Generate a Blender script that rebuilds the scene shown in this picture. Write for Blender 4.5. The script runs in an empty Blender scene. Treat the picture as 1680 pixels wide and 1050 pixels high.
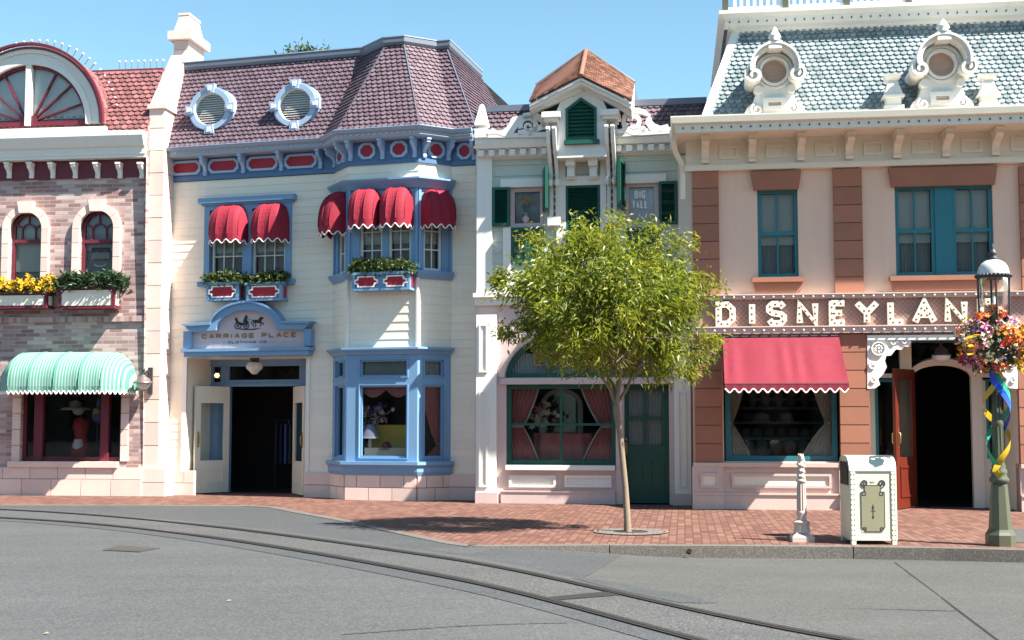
import bpy, math, random
import numpy as np
from mathutils import Vector, Matrix
random.seed(7); np.random.seed(7)
rad = math.radians
SC = bpy.context.scene
COL = SC.collection

# ---------------------------------------------------------------- camera, sky, sun, exposure
CAM_H, FPX, PITCH, CX, CY = 1.5, 2000.0, rad(4.0), 840.0, 550.0
cam_d = bpy.data.cameras.new('camera'); cam = bpy.data.objects.new('camera', cam_d); COL.objects.link(cam)
cam.location = (0, 0, CAM_H); cam.rotation_euler = (rad(90) + PITCH, 0, 0)
cam_d.sensor_width = 36.0; cam_d.lens = 36.0 * FPX / 1680.0
cam_d.shift_y = (CY - 525.0) / 1680.0
cam_d.clip_start = 0.1; cam_d.clip_end = 3000
SC.camera = cam

SUN_AZ, SUN_EL = rad(-30.0), rad(50.5)          # azimuth measured from +X
SUN = Vector((math.cos(SUN_EL) * math.cos(SUN_AZ), math.cos(SUN_EL) * math.sin(SUN_AZ), math.sin(SUN_EL)))
world = bpy.data.worlds.new('World'); SC.world = world; world.use_nodes = True
wn = world.node_tree.nodes; wl = world.node_tree.links
bg = wn['Background']; bg.inputs['Strength'].default_value = 0.051
sky = wn.new('ShaderNodeTexSky'); sky.sky_type = 'NISHITA'; sky.sun_disc = False
sky.sun_elevation = SUN_EL; sky.sun_rotation = math.atan2(SUN.x, SUN.y)
sky.altitude = 0; sky.air_density = 1.0; sky.dust_density = 0.0; sky.ozone_density = 2.0
skt = wn.new('ShaderNodeMix'); skt.data_type = 'RGBA'; skt.blend_type = 'MULTIPLY'; skt.inputs[0].default_value = 1.0   # clearer, more cyan air
wl.new(sky.outputs[0], skt.inputs[6]); skt.inputs[7].default_value = (1.22, 1.46, 1.30, 1)
wl.new(skt.outputs[2], bg.inputs['Color'])
sun_d = bpy.data.lights.new('sun', 'SUN'); sun_d.energy = 5.0; sun_d.angle = rad(0.53); sun_d.color = (1.0, 0.94, 0.84)
sun = bpy.data.objects.new('sun', sun_d); COL.objects.link(sun)
sun.rotation_euler = SUN.to_track_quat('Z', 'Y').to_euler(); sun.location = (0, 0, 30)
SC.view_settings.view_transform = 'Standard'; SC.view_settings.look = 'None'
SC.view_settings.exposure = 1.75; SC.view_settings.gamma = 1.0
SC.cycles.max_bounces = 6; SC.cycles.transparent_max_bounces = 10

# ---------------------------------------------------------------- pixel rays and frames
FWD = Vector((0, math.cos(PITCH), math.sin(PITCH))); UPV = Vector((0, -math.sin(PITCH), math.cos(PITCH)))
def ray(px, py):
    return Vector((1, 0, 0)) * ((px - CX) / FPX) + UPV * ((CY - py) / FPX) + FWD
def on_z(px, py, z=0.0):
    d = ray(px, py); t = (z - CAM_H) / d.z
    return Vector((0, 0, CAM_H)) + d * t
class Frame:
    """a vertical facade plane: u along it, v up, w out of it towards the street"""
    def __init__(s, O, phi, rel=None):
        s.O = Vector(O); s.phi = phi
        s.ex = Vector((math.cos(phi), -math.sin(phi), 0)); s.en = Vector((-math.sin(phi), -math.cos(phi), 0))
        s.rel = rel or ((0, 0, 0), 0.0)
    def world(s, u, v, w): return s.O + s.ex * u + s.en * w + Vector((0, 0, v))
    def q(s, px, py, w=0.0):
        d = ray(px, py); o = Vector((0, 0, CAM_H)); n = s.en
        t = ((s.O + n * w) - o).dot(n) / d.dot(n)
        p = o + d * t - s.O
        return p.dot(s.ex), p.z
    def u(s, px, py, w=0.0): return s.q(px, py, w)[0]
    def v(s, px, py, w=0.0): return s.q(px, py, w)[1]
    def R(s, x0, y0, x1, y1, w=0.0):
        xm, ym = (x0 + x1) / 2, (y0 + y1) / 2
        return s.u(x0, ym, w), s.u(x1, ym, w), s.v(xm, y1, w), s.v(xm, y0, w)
    def sub(s, u0, w0, du, dw):
        l = math.hypot(du, dw); du /= l; dw /= l
        ex = s.ex * du + s.en * dw
        phi = -math.atan2(ex.y, ex.x)
        return Frame(s.world(u0, 0, w0), phi, ((u0, -w0, 0), s.phi - phi))
def base_frame(px, py, deg): return Frame(on_z(px, py, 0), rad(deg))
WORLD = Frame((0, 0, 0), 0.0)

# ---------------------------------------------------------------- materials
MATS = {}
def nmath(nt, op, a, b=None, c=None):
    n = nt.nodes.new('ShaderNodeMath'); n.operation = op
    for k, x in enumerate((a, b, c)):
        if x is None: continue
        if isinstance(x, (int, float)): n.inputs[k].default_value = x
        else: nt.links.new(x, n.inputs[k])
    return n.outputs[0]
def noise(nt, scale, detail=5, rough=0.55, vec=None):
    n = nt.nodes.new('ShaderNodeTexNoise'); n.inputs['Scale'].default_value = scale
    n.inputs['Detail'].default_value = detail; n.inputs['Roughness'].default_value = rough
    if vec is not None: nt.links.new(vec, n.inputs['Vector'])
    return n.outputs['Fac']
def scale_col(nt, col, fac):
    n = nt.nodes.new('ShaderNodeVectorMath'); n.operation = 'SCALE'
    if isinstance(col, tuple): n.inputs[0].default_value = col[:3]
    else: nt.links.new(col, n.inputs[0])
    nt.links.new(fac, n.inputs['Scale'])
    return n.outputs[0]
def mixc(nt, fac, a, b):
    n = nt.nodes.new('ShaderNodeMix'); n.data_type = 'RGBA'
    if isinstance(fac, (int, float)): n.inputs[0].default_value = fac
    else: nt.links.new(fac, n.inputs[0])
    for k, x in ((6, a), (7, b)):
        if isinstance(x, tuple): n.inputs[k].default_value = (*x[:3], 1)
        else: nt.links.new(x, n.inputs[k])
    return n.outputs[2]
def start(name):
    m = bpy.data.materials.new(name); m.use_nodes = True
    nt = m.node_tree; p = nt.nodes['Principled BSDF']
    tc = nt.nodes.new('ShaderNodeTexCoord'); MATS[name] = m
    return m, nt, p, tc.outputs['Object']
def bump(nt, p, h, strength, dist=0.01):
    b = nt.nodes.new('ShaderNodeBump'); b.inputs['Strength'].default_value = strength; b.inputs['Distance'].default_value = dist
    nt.links.new(h, b.inputs['Height']); nt.links.new(b.outputs[0], p.inputs['Normal'])
def mat(name, col, rough=0.6, var=0.12, nscale=3.0, bmp=0.15, bscale=60, tint=0.0, metal=0.0, fine=0.06, spec=0.4, hue=None, streak=0.07):
    m, nt, p, oc = start(name)
    f = nmath(nt, 'MULTIPLY_ADD', noise(nt, nscale, 6, 0.6, oc), 2 * var, 1 - var)
    g = nmath(nt, 'MULTIPLY_ADD', noise(nt, bscale, 3, 0.6, oc), 2 * fine, 1 - fine)
    f = nmath(nt, 'MULTIPLY', f, g)
    if streak:
        mp = nt.nodes.new('ShaderNodeMapping'); mp.inputs['Scale'].default_value = (7, 7, 0.55); nt.links.new(oc, mp.inputs[0])
        f = nmath(nt, 'MULTIPLY', f, nmath(nt, 'MULTIPLY_ADD', noise(nt, 1.4, 5, 0.62, mp.outputs[0]), 2 * streak, 1 - streak))
    base = col
    if tint or hue:
        at = nt.nodes.new('ShaderNodeAttribute'); at.attribute_name = 'tint'
        f = nmath(nt, 'MULTIPLY', f, nmath(nt, 'MULTIPLY_ADD', at.outputs['Fac'], 2 * tint, 1 - tint))
        if hue: base = mixc(nt, at.outputs['Fac'], col, hue)
    nt.links.new(scale_col(nt, base, f), p.inputs['Base Color'])
    p.inputs['Roughness'].default_value = rough; p.inputs['Metallic'].default_value = metal
    p.inputs['Specular IOR Level'].default_value = spec
    if bmp: bump(nt, p, noise(nt, bscale, 4, 0.6, oc), bmp, 0.006)
    return m
def brick_mat(name, c1, c2, mortar, bw, bh, gap, plane='xz', rough=0.8, var=0.15, hue=None, angle=0.0):
    m, nt, p, oc = start(name)
    sp = nt.nodes.new('ShaderNodeSeparateXYZ'); nt.links.new(oc, sp.inputs[0])
    cb = nt.nodes.new('ShaderNodeCombineXYZ'); nt.links.new(sp.outputs[0], cb.inputs[0])
    nt.links.new(sp.outputs[2 if plane == 'xz' else 1], cb.inputs[1])
    vec = cb.outputs[0]
    if angle:
        mp = nt.nodes.new('ShaderNodeMapping'); mp.inputs['Rotation'].default_value = (0, 0, angle)
        nt.links.new(vec, mp.inputs[0]); vec = mp.outputs[0]
    b = nt.nodes.new('ShaderNodeTexBrick'); nt.links.new(vec, b.inputs['Vector'])
    b.inputs['Color1'].default_value = (0, 0, 0, 1); b.inputs['Color2'].default_value = (1, 1, 1, 1); b.inputs['Mortar'].default_value = (0.5, 0.5, 0.5, 1)
    b.inputs['Scale'].default_value = 1; b.inputs['Brick Width'].default_value = bw; b.inputs['Row Height'].default_value = bh
    b.inputs['Mortar Size'].default_value = gap; b.inputs['Mortar Smooth'].default_value = 0.2; b.inputs['Bias'].default_value = 0.0
    rp = nt.nodes.new('ShaderNodeValToRGB'); nt.links.new(b.outputs['Color'], rp.inputs[0])
    cols = [c1, c2] if hue is None else [c1, hue, c2]
    rp.color_ramp.elements[0].color = (*cols[0], 1); rp.color_ramp.elements[-1].color = (*cols[-1], 1)
    for k in range(1, len(cols) - 1):
        e = rp.color_ramp.elements.new(k / (len(cols) - 1)); e.color = (*cols[k], 1)
    col = mixc(nt, b.outputs['Fac'], rp.outputs[0], mortar)
    f = nmath(nt, 'MULTIPLY_ADD', noise(nt, 1.3, 6, 0.65, oc), 2 * var, 1 - var)
    f = nmath(nt, 'MULTIPLY', f, nmath(nt, 'MULTIPLY_ADD', noise(nt, 70, 3, 0.6, oc), 0.3, 0.85))
    nt.links.new(scale_col(nt, col, f), p.inputs['Base Color']); p.inputs['Roughness'].default_value = rough
    h = nmath(nt, 'SUBTRACT', nmath(nt, 'MULTIPLY', noise(nt, 60, 3, 0.6, oc), 0.4), b.outputs['Fac'])
    bump(nt, p, h, 0.5, 0.006)
    return m
def glass_mat(name, tintc=(0.85, 0.9, 0.9), refl=1.0):
    m = bpy.data.materials.new(name); m.use_nodes = True; nt = m.node_tree; nt.nodes.clear()
    out = nt.nodes.new('ShaderNodeOutputMaterial'); mx = nt.nodes.new('ShaderNodeMixShader')
    tr = nt.nodes.new('ShaderNodeBsdfTransparent'); tr.inputs[0].default_value = (*tintc, 1)
    gl = nt.nodes.new('ShaderNodeBsdfGlossy'); gl.inputs['Roughness'].default_value = 0.03; gl.inputs[0].default_value = (0.9, 0.95, 1, 1)
    fr = nt.nodes.new('ShaderNodeFresnel'); fr.inputs[0].default_value = 1.5
    nt.links.new(nmath(nt, 'MULTIPLY', fr.outputs[0], refl), mx.inputs[0])
    nt.links.new(tr.outputs[0], mx.inputs[1]); nt.links.new(gl.outputs[0], mx.inputs[2]); nt.links.new(mx.outputs[0], out.inputs[0])
    MATS[name] = m; return m
def leaf_mat(name, c1, c2, trans=0.35):
    m = bpy.data.materials.new(name); m.use_nodes = True; nt = m.node_tree; p = nt.nodes['Principled BSDF']; out = nt.nodes['Material Output']
    at = nt.nodes.new('ShaderNodeAttribute'); at.attribute_name = 'tint'
    col = mixc(nt, at.outputs['Fac'], c1, c2)
    nt.links.new(col, p.inputs['Base Color']); p.inputs['Roughness'].default_value = 0.42; p.inputs['Specular IOR Level'].default_value = 0.5
    tl = nt.nodes.new('ShaderNodeBsdfTranslucent')
    nt.links.new(scale_col(nt, col, nmath(nt, 'ADD', 1.5, 0.0)), tl.inputs[0])
    mx = nt.nodes.new('ShaderNodeMixShader'); mx.inputs[0].default_value = trans
    nt.links.new(p.outputs[0], mx.inputs[1]); nt.links.new(tl.outputs[0], mx.inputs[2]); nt.links.new(mx.outputs[0], out.inputs[0])
    MATS[name] = m; return m
def stripe_mat(name, c1, c2, freq, duty):
    m, nt, p, oc = start(name)
    sp = nt.nodes.new('ShaderNodeSeparateXYZ'); nt.links.new(oc, sp.inputs[0])
    f = nmath(nt, 'GREATER_THAN', nmath(nt, 'FRACT', nmath(nt, 'MULTIPLY', sp.outputs[0], freq)), duty)
    f2 = nmath(nt, 'MULTIPLY_ADD', noise(nt, 4, 5, 0.6, oc), 0.25, 0.87)
    nt.links.new(scale_col(nt, mixc(nt, f, c1, c2), f2), p.inputs['Base Color']); p.inputs['Roughness'].default_value = 0.8
    return m
def emit_mat(name, col, s):
    m, nt, p, oc = start(name); p.inputs['Base Color'].default_value = (*col, 1)
    p.inputs['Emission Color'].default_value = (*col, 1); p.inputs['Emission Strength'].default_value = s
    return m
def stone_mat(name, c1, c2, rough=0.75):
    m, nt, p, oc = start(name)
    a = nmath(nt, 'MULTIPLY_ADD', noise(nt, 140, 2, 0.7, oc), 2.2, -0.6); a.node.use_clamp = True
    f = nmath(nt, 'MULTIPLY_ADD', noise(nt, 2.2, 6, 0.65, oc), 0.3, 0.85)
    at = nt.nodes.new('ShaderNodeAttribute'); at.attribute_name = 'tint'
    f = nmath(nt, 'MULTIPLY', f, nmath(nt, 'MULTIPLY_ADD', at.outputs['Fac'], 0.2, 0.9))
    nt.links.new(scale_col(nt, mixc(nt, a, c1, c2), f), p.inputs['Base Color']); p.inputs['Roughness'].default_value = rough
    bump(nt, p, noise(nt, 90, 4, 0.6, oc), 0.3, 0.006)
    return m
def asphalt_mat(name, c, grain, gcol, big=0.17, stain=0.8):
    m, nt, p, oc = start(name)
    f = nmath(nt, 'MULTIPLY_ADD', noise(nt, 0.35, 6, 0.6, oc), 2 * big, 1 - big)
    mp = nt.nodes.new('ShaderNodeMapping'); mp.inputs['Scale'].default_value = (0.35, 1.5, 1); mp.inputs['Rotation'].default_value = (0, 0, 0.12)
    nt.links.new(oc, mp.inputs[0])
    f = nmath(nt, 'MULTIPLY', f, nmath(nt, 'MULTIPLY_ADD', noise(nt, 0.9, 5, 0.62, mp.outputs[0]), 2 * stain * 0.35, 1 - stain * 0.35))
    f = nmath(nt, 'MULTIPLY', f, nmath(nt, 'MULTIPLY_ADD', noise(nt, 9, 5, 0.7, oc), 0.34, 0.83))
    sp = nmath(nt, 'MULTIPLY_ADD', noise(nt, 48, 4, 0.8, oc), 4.5, -2.15 + (0.5 - grain)); sp.node.use_clamp = True
    nt.links.new(scale_col(nt, mixc(nt, sp, c, gcol), f), p.inputs['Base Color']); p.inputs['Roughness'].default_value = 0.85
    bump(nt, p, noise(nt, 120, 3, 0.6, oc), 0.35, 0.006)
    return m

brick_mat('brick_wall', (0.23, 0.125, 0.115), (0.54, 0.42, 0.375), (0.40, 0.32, 0.32), 0.27, 0.078, 0.007, hue=(0.35, 0.24, 0.225))
brick_mat('soldier_brick', (0.26, 0.14, 0.14), (0.50, 0.37, 0.35), (0.40, 0.32, 0.32), 0.085, 0.30, 0.007)
brick_mat('paving_brick', (0.095, 0.036, 0.024), (0.185, 0.088, 0.062), (0.062, 0.037, 0.029), 0.21, 0.105, 0.009, plane='xy', var=0.2, hue=(0.143, 0.058, 0.040), angle=rad(-82))
stone_mat('pink_stone', (0.64, 0.47, 0.41), (0.80, 0.63, 0.56))
stone_mat('terracotta', (0.27, 0.105, 0.062), (0.40, 0.18, 0.112))
stone_mat('grey_stone', (0.12, 0.112, 0.108), (0.2, 0.185, 0.175))
mat('joint', (0.22, 0.14, 0.12), 0.9)
mat('cream', (0.80, 0.73, 0.61), 0.55, 0.05, 1.5, 0.08, 50, 0.03)
mat('white', (0.74, 0.72, 0.67), 0.5, 0.05, 2.0, 0.06)
mat('warm_white', (0.78, 0.72, 0.60), 0.5, 0.06, 2.0, 0.06)
mat('blue', (0.165, 0.305, 0.485), 0.45, 0.08, 3, 0.05)
mat('pale_blue', (0.33, 0.44, 0.6), 0.45, 0.06)
mat('maroon', (0.13, 0.018, 0.032), 0.45, 0.12)
mat('red_paint', (0.36, 0.012, 0.028), 0.45, 0.08)
mat('red_canvas', (0.24, 0.01, 0.028), 0.8, 0.2, 5, 0.9, 16)
mat('rose_canvas', (0.185, 0.011, 0.028), 0.8, 0.16, 3, 0.8, 12)
mat('trim_white', (0.85, 0.84, 0.82), 0.7)
stripe_mat('mint_canvas', (0.085, 0.29, 0.215), (0.36, 0.42, 0.39), 17.0, 0.66)
mat('mint_plain', (0.085, 0.29, 0.215), 0.8)
mat('purple_tile', (0.112, 0.072, 0.092), 0.7, 0.1, 2, 0.3, 40, 0.12, hue=(0.135, 0.095, 0.118))
mat('pink_tile', (0.19, 0.082, 0.086), 0.65, 0.1, 2, 0.3, 40, 0.2, hue=(0.24, 0.095, 0.095))
mat('teal_tile', (0.175, 0.228, 0.245), 0.35, 0.12, 2, 0.3, 30, 0.2, spec=0.6, hue=(0.235, 0.28, 0.30))
mat('wood_shingle', (0.17, 0.068, 0.045), 0.8, 0.12, 4, 0.4, 50, 0.3, hue=(0.26, 0.13, 0.085))
mat('slate_metal', (0.13, 0.15, 0.19), 0.5, 0.1)
mat('grey_blue', (0.30, 0.37, 0.46), 0.5, 0.08)
mat('dark_tile', (0.06, 0.075, 0.11), 0.6)
mat('green', (0.012, 0.085, 0.062), 0.4, 0.1)
mat('green_light', (0.02, 0.15, 0.115), 0.45, 0.1)
mat('teal_frame', (0.025, 0.17, 0.21), 0.4, 0.08)
mat('pale_green', (0.49, 0.54, 0.475), 0.55, 0.05, 1.5, 0.08, 50, 0.03)
mat('stucco', (0.76, 0.54, 0.415), 0.85, 0.07, 1.2, 0.35, 130, fine=0.1)
mat('sand_trim', (0.76, 0.70, 0.58), 0.55, 0.06, 2.0, 0.06)
mat('mauve_paint', (0.56, 0.435, 0.415), 0.6, 0.06)
mat('rose_base', (0.60, 0.46, 0.41), 0.7, 0.08, 2.5, 0.2, 90)
mat('sign_pink', (0.52, 0.42, 0.44), 0.55, 0.06)
mat('sign_mesh', (0.40, 0.215, 0.17), 0.6, 0.08)
mat('wire', (0.55, 0.42, 0.38), 0.5)
mat('sign_gold', (0.33, 0.15, 0.022), 0.5)
mat('lilac', (0.80, 0.78, 0.86), 0.8, 0.05)
mat('gold', (0.62, 0.40, 0.12), 0.35, 0.1, metal=0.6)
mat('gold_paint', (0.55, 0.36, 0.10), 0.5)
mat('brass', (0.45, 0.33, 0.14), 0.3, 0.1, metal=0.8)
mat('black', (0.02, 0.02, 0.02), 0.5)
mat('iron', (0.045, 0.045, 0.05), 0.45, 0.1)
mat('room_shade', (0.012, 0.010, 0.010), 0.9)  # near-black liner: the shade of unlit interiors is put into its colour
mat('brown_room', (0.022, 0.015, 0.011), 0.9); mat('shaded_frieze_blue', (0.075, 0.155, 0.29), 0.45, 0.08, 3, 0.05)  # the frieze's deep shade is put into its darker blue
mat('door_red', (0.115, 0.018, 0.010), 0.35, 0.15)
mat('door_cream', (0.72, 0.66, 0.54), 0.45, 0.05)
mat('rose_cloth', (0.50, 0.17, 0.165), 0.8, 0.1, 8)
mat('cream_cloth', (0.55, 0.50, 0.42), 0.85, 0.1, 8)
mat('lace', (0.36, 0.37, 0.36), 0.9, 0.25, 25)
mat('blind', (0.55, 0.57, 0.52), 0.8, 0.06)
mat('grey_blind', (0.40, 0.42, 0.43), 0.8, 0.06)
mat('lamp_green', (0.085, 0.09, 0.058), 0.4, 0.1, 4)
mat('milk_glass', (0.6, 0.6, 0.57), 0.15, 0.02, spec=0.7, bmp=0)
mat('bin_cream', (0.66, 0.62, 0.49), 0.35, 0.04, 2, 0.03)
mat('bin_panel', (0.24, 0.23, 0.145), 0.45, 0.05)
mat('bollard_pink', (0.5, 0.41, 0.365), 0.55, 0.08, 4)
mat('bark', (0.22, 0.165, 0.12), 0.85, 0.25, 12, 0.6, 45)
mat('soil', (0.04, 0.025, 0.018), 0.95)
mat('rail_steel', (0.085, 0.075, 0.07), 0.4, 0.2, metal=0.6)
mat('groove', (0.018, 0.017, 0.016), 0.9)
mat('cover_plate', (0.05, 0.046, 0.042), 0.6, 0.2, 9)
mat('toy_red', (0.40, 0.03, 0.03), 0.7); mat('toy_white', (0.7, 0.68, 0.66), 0.7); mat('toy_blue', (0.10, 0.13, 0.35), 0.7)
mat('toy_yellow', (0.55, 0.40, 0.08), 0.7); mat('hat_navy', (0.03, 0.035, 0.07), 0.8); mat('hat_grey', (0.16, 0.16, 0.20), 0.8); mat('hat_dark', (0.035, 0.032, 0.03), 0.8)
mat('hat_olive', (0.07, 0.07, 0.055), 0.8)
mat('ribbon_yellow', (0.5, 0.31, 0.012), 0.4); mat('ribbon_blue', (0.02, 0.08, 0.55), 0.4); mat('ribbon_green', (0.01, 0.30, 0.17), 0.4)
mat('copper', (0.30, 0.24, 0.22), 0.35, 0.1, metal=0.7)
mat('leaf_dry', (0.25, 0.21, 0.14), 0.7)
for n_, c_ in (('petal_yellow', (0.55, 0.32, 0.006)), ('petal_orange', (0.75, 0.20, 0.02)), ('petal_red', (0.55, 0.03, 0.03)), ('petal_purple', (0.16, 0.05, 0.28)),
               ('petal_blue', (0.06, 0.08, 0.38)), ('petal_cream', (0.75, 0.68, 0.52)), ('petal_pink', (0.62, 0.22, 0.26))):
    mat(n_, c_, 0.7, 0.1, 20, 0, tint=0.2)
glass_mat('glass', (0.8, 0.85, 0.85), 0.8); glass_mat('glass_dim', (0.55, 0.62, 0.62), 1.4); glass_mat('lantern_glass', (0.93, 0.95, 0.94), 0.8)
leaf_mat('leaf_tree', (0.055, 0.105, 0.014), (0.27, 0.275, 0.018), 0.45)
leaf_mat('leaf_dark', (0.018, 0.042, 0.016), (0.045, 0.08, 0.03), 0.2)
leaf_mat('leaf_mid', (0.03, 0.065, 0.014), (0.11, 0.135, 0.028), 0.25)
leaf_mat('leaf_far', (0.035, 0.06, 0.018), (0.08, 0.1, 0.035), 0.3)
asphalt_mat('asphalt', (0.041, 0.0435, 0.0445), 0.35, (0.105, 0.108, 0.108))
asphalt_mat('asphalt_dark', (0.026, 0.0285, 0.032), 0.3, (0.09, 0.094, 0.098))
asphalt_mat('concrete', (0.046, 0.046, 0.0435), 0.4, (0.11, 0.11, 0.104), 0.08)
asphalt_mat('aggregate', (0.038, 0.039, 0.0395), 0.55, (0.19, 0.192, 0.19), 0.08)
asphalt_mat('kerb_concrete', (0.085, 0.075, 0.066), 0.4, (0.19, 0.172, 0.155), 0.14)
# ---------------------------------------------------------------- mesh builder
class MB:
    def __init__(s, m='white'):
        s.V = []; s.F = []; s.M = []; s.S = []; s.T = []; s.names = []; s.m = m; s.tint = 0.5
    def mi(s, m):
        m = m or s.m
        if m not in s.names: s.names.append(m)
        return s.names.index(m)
    def add(s, vs, fs, m=None, smooth=False, tint=None):
        """vs as (u, v, w)"""
        b = len(s.V); k = s.mi(m); t = s.tint if tint is None else tint
        s.V += [(p[0], -p[2], p[1]) for p in vs]
        for f in fs:
            s.F.append(tuple(i + b for i in f)); s.M.append(k); s.S.append(smooth); s.T.append(t)
        return s
    def quad(s, a, b, c, d, m=None, tint=None): return s.add([a, b, c, d], [(0, 1, 2, 3)], m, False, tint)
    def box(s, u0, u1, v0, v1, w0, w1, m=None, tint=None):
        vs = [(u0, v0, w0), (u1, v0, w0), (u1, v1, w0), (u0, v1, w0), (u0, v0, w1), (u1, v0, w1), (u1, v1, w1), (u0, v1, w1)]
        return s.add(vs, [(3, 2, 1, 0), (4, 5, 6, 7), (0, 1, 5, 4), (1, 2, 6, 5), (2, 3, 7, 6), (3, 0, 4, 7)], m, False, tint)
    def prism(s, poly, w0, w1, m=None, tint=None):
        n = len(poly)
        vs = [(p[0], p[1], w0) for p in poly] + [(p[0], p[1], w1) for p in poly]
        fs = [tuple(range(n - 1, -1, -1)), tuple(range(n, 2 * n))] + [(i, (i + 1) % n, (i + 1) % n + n, i + n) for i in range(n)]
        return s.add(vs, fs, m, False, tint)
    def ring(s, outer, inner, w0, w1, m=None, closed=False, tint=None):
        n = len(outer)
        vs = [(p[0], p[1], w0) for p in outer] + [(p[0], p[1], w0) for p in inner] + [(p[0], p[1], w1) for p in outer] + [(p[0], p[1], w1) for p in inner]
        fs = []
        for i in range(n if closed else n - 1):
            j = (i + 1) % n
            fs += [(2 * n + i, 2 * n + j, 3 * n + j, 3 * n + i), (i, n + i, n + j, j), (i, j, 2 * n + j, 2 * n + i), (n + i, 3 * n + i, 3 * n + j, n + j)]
        if not closed:
            fs += [(0, 2 * n, 3 * n, n), (n - 1, 2 * n - 1, 4 * n - 1, 3 * n - 1)]
        return s.add(vs, fs, m, False, tint)
    def stroke(s, pts, t, w0, w1, m=None, closed=False):
        n = len(pts); L = []; Rr = []
        for i in range(n):
            ds = []
            if i > 0 or closed:
                a, b = pts[i - 1], pts[i]; l = math.hypot(b[0] - a[0], b[1] - a[1]) or 1e-9; ds.append(((b[0] - a[0]) / l, (b[1] - a[1]) / l))
            if i < n - 1 or closed:
                a, b = pts[i], pts[(i + 1) % n]; l = math.hypot(b[0] - a[0], b[1] - a[1]) or 1e-9; ds.append(((b[0] - a[0]) / l, (b[1] - a[1]) / l))
            nx = sum(-d[1] for d in ds) / len(ds); ny = sum(d[0] for d in ds) / len(ds)
            l2 = max(nx * nx + ny * ny, 0.2)
            tt = t[i] if isinstance(t, (list, tuple)) else t
            nx *= tt / 2 / l2; ny *= tt / 2 / l2
            L.append((pts[i][0] + nx, pts[i][1] + ny)); Rr.append((pts[i][0] - nx, pts[i][1] - ny))
        return s.ring(L, Rr, w0, w1, m, closed)
    def sweep(s, path, prof, m=None, cap=True):
        """path in plan (u, w) left to right, prof a closed polygon of (outward offset, v)"""
        n = len(path); k = len(prof); nor = []
        for i in range(n):
            ns = []
            for a, b in ((i - 1, i), (i, i + 1)):
                if a < 0 or b >= n: continue
                du = path[b][0] - path[a][0]; dw = path[b][1] - path[a][1]; l = math.hypot(du, dw)
                ns.append((-dw / l, du / l))
            nx = sum(x[0] for x in ns) / len(ns); ny = sum(x[1] for x in ns) / len(ns); l2 = nx * nx + ny * ny
            nor.append((nx / l2, ny / l2))
        vs = [(path[i][0] + nor[i][0] * o, v, path[i][1] + nor[i][1] * o) for i in range(n) for (o, v) in prof]
        fs = [(i * k + j, i * k + (j + 1) % k, (i + 1) * k + (j + 1) % k, (i + 1) * k + j) for i in range(n - 1) for j in range(k)]
        if cap: fs += [tuple(range(k - 1, -1, -1)), tuple(range((n - 1) * k, n * k))]
        return s.add(vs, fs, m)
    def tube(s, pts, r, seg=8, m=None, smooth=True):
        P = [Vector(p) for p in pts]; n = len(P); vs = []; up = Vector((0.31, 0.17, 0.93))
        for i in range(n):
            d = (P[min(i + 1, n - 1)] - P[max(i - 1, 0)]).normalized()
            a = d.cross(up)
            if a.length < 1e-3: a = d.cross(Vector((1, 0, 0)))
            a.normalize(); b = d.cross(a); rr = r[i] if isinstance(r, (list, tuple)) else r
            for j in range(seg):
                t = 2 * math.pi * j / seg
                vs.append(tuple(P[i] + a * (rr * math.cos(t)) + b * (rr * math.sin(t))))
        fs = [(i * seg + j, i * seg + (j + 1) % seg, (i + 1) * seg + (j + 1) % seg, (i + 1) * seg + j) for i in range(n - 1) for j in range(seg)]
        s.add(vs, fs, m, smooth)
        return s.add([vs[j] for j in range(seg)] + [vs[(n - 1) * seg + j] for j in range(seg)], [tuple(range(seg)), tuple(range(2 * seg - 1, seg - 1, -1))], m)
    def lathe(s, prof, u=0, w=0, seg=24, m=None, smooth=True, a0=0.0, v=0.0):
        n = len(prof); vs = []
        for (r, z) in prof:
            for j in range(seg):
                t = 2 * math.pi * j / seg + a0
                vs.append((u + r * math.cos(t), z + v, w + r * math.sin(t)))
        fs = [(i * seg + j, i * seg + (j + 1) % seg, (i + 1) * seg + (j + 1) % seg, (i + 1) * seg + j) for i in range(n - 1) for j in range(seg)]
        s.add(vs, fs, m, smooth)
        s.add(vs[:seg], [tuple(range(seg))], m); return s.add(vs[-seg:], [tuple(range(seg))], m)
    def ball(s, u, v, w, ru, rv=None, rw=None, seg=12, m=None, tint=None):
        rv = rv or ru; rw = rw or ru; n = max(4, seg // 2); vs = []
        for i in range(n + 1):
            a = math.pi * i / n
            for j in range(seg):
                t = 2 * math.pi * j / seg
                vs.append((u + ru * math.sin(a) * math.cos(t), v + rv * math.cos(a), w + rw * math.sin(a) * math.sin(t)))
        fs = [(i * seg + j, i * seg + (j + 1) % seg, (i + 1) * seg + (j + 1) % seg, (i + 1) * seg + j) for i in range(n) for j in range(seg)]
        return s.add(vs, fs, m, True, tint)
    def disc(s, u, v, w, r, m=None, seg=28):
        return s.add([(u + r * math.cos(2 * math.pi * j / seg), v + r * math.sin(2 * math.pi * j / seg), w) for j in range(seg)], [tuple(range(seg))], m)
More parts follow.
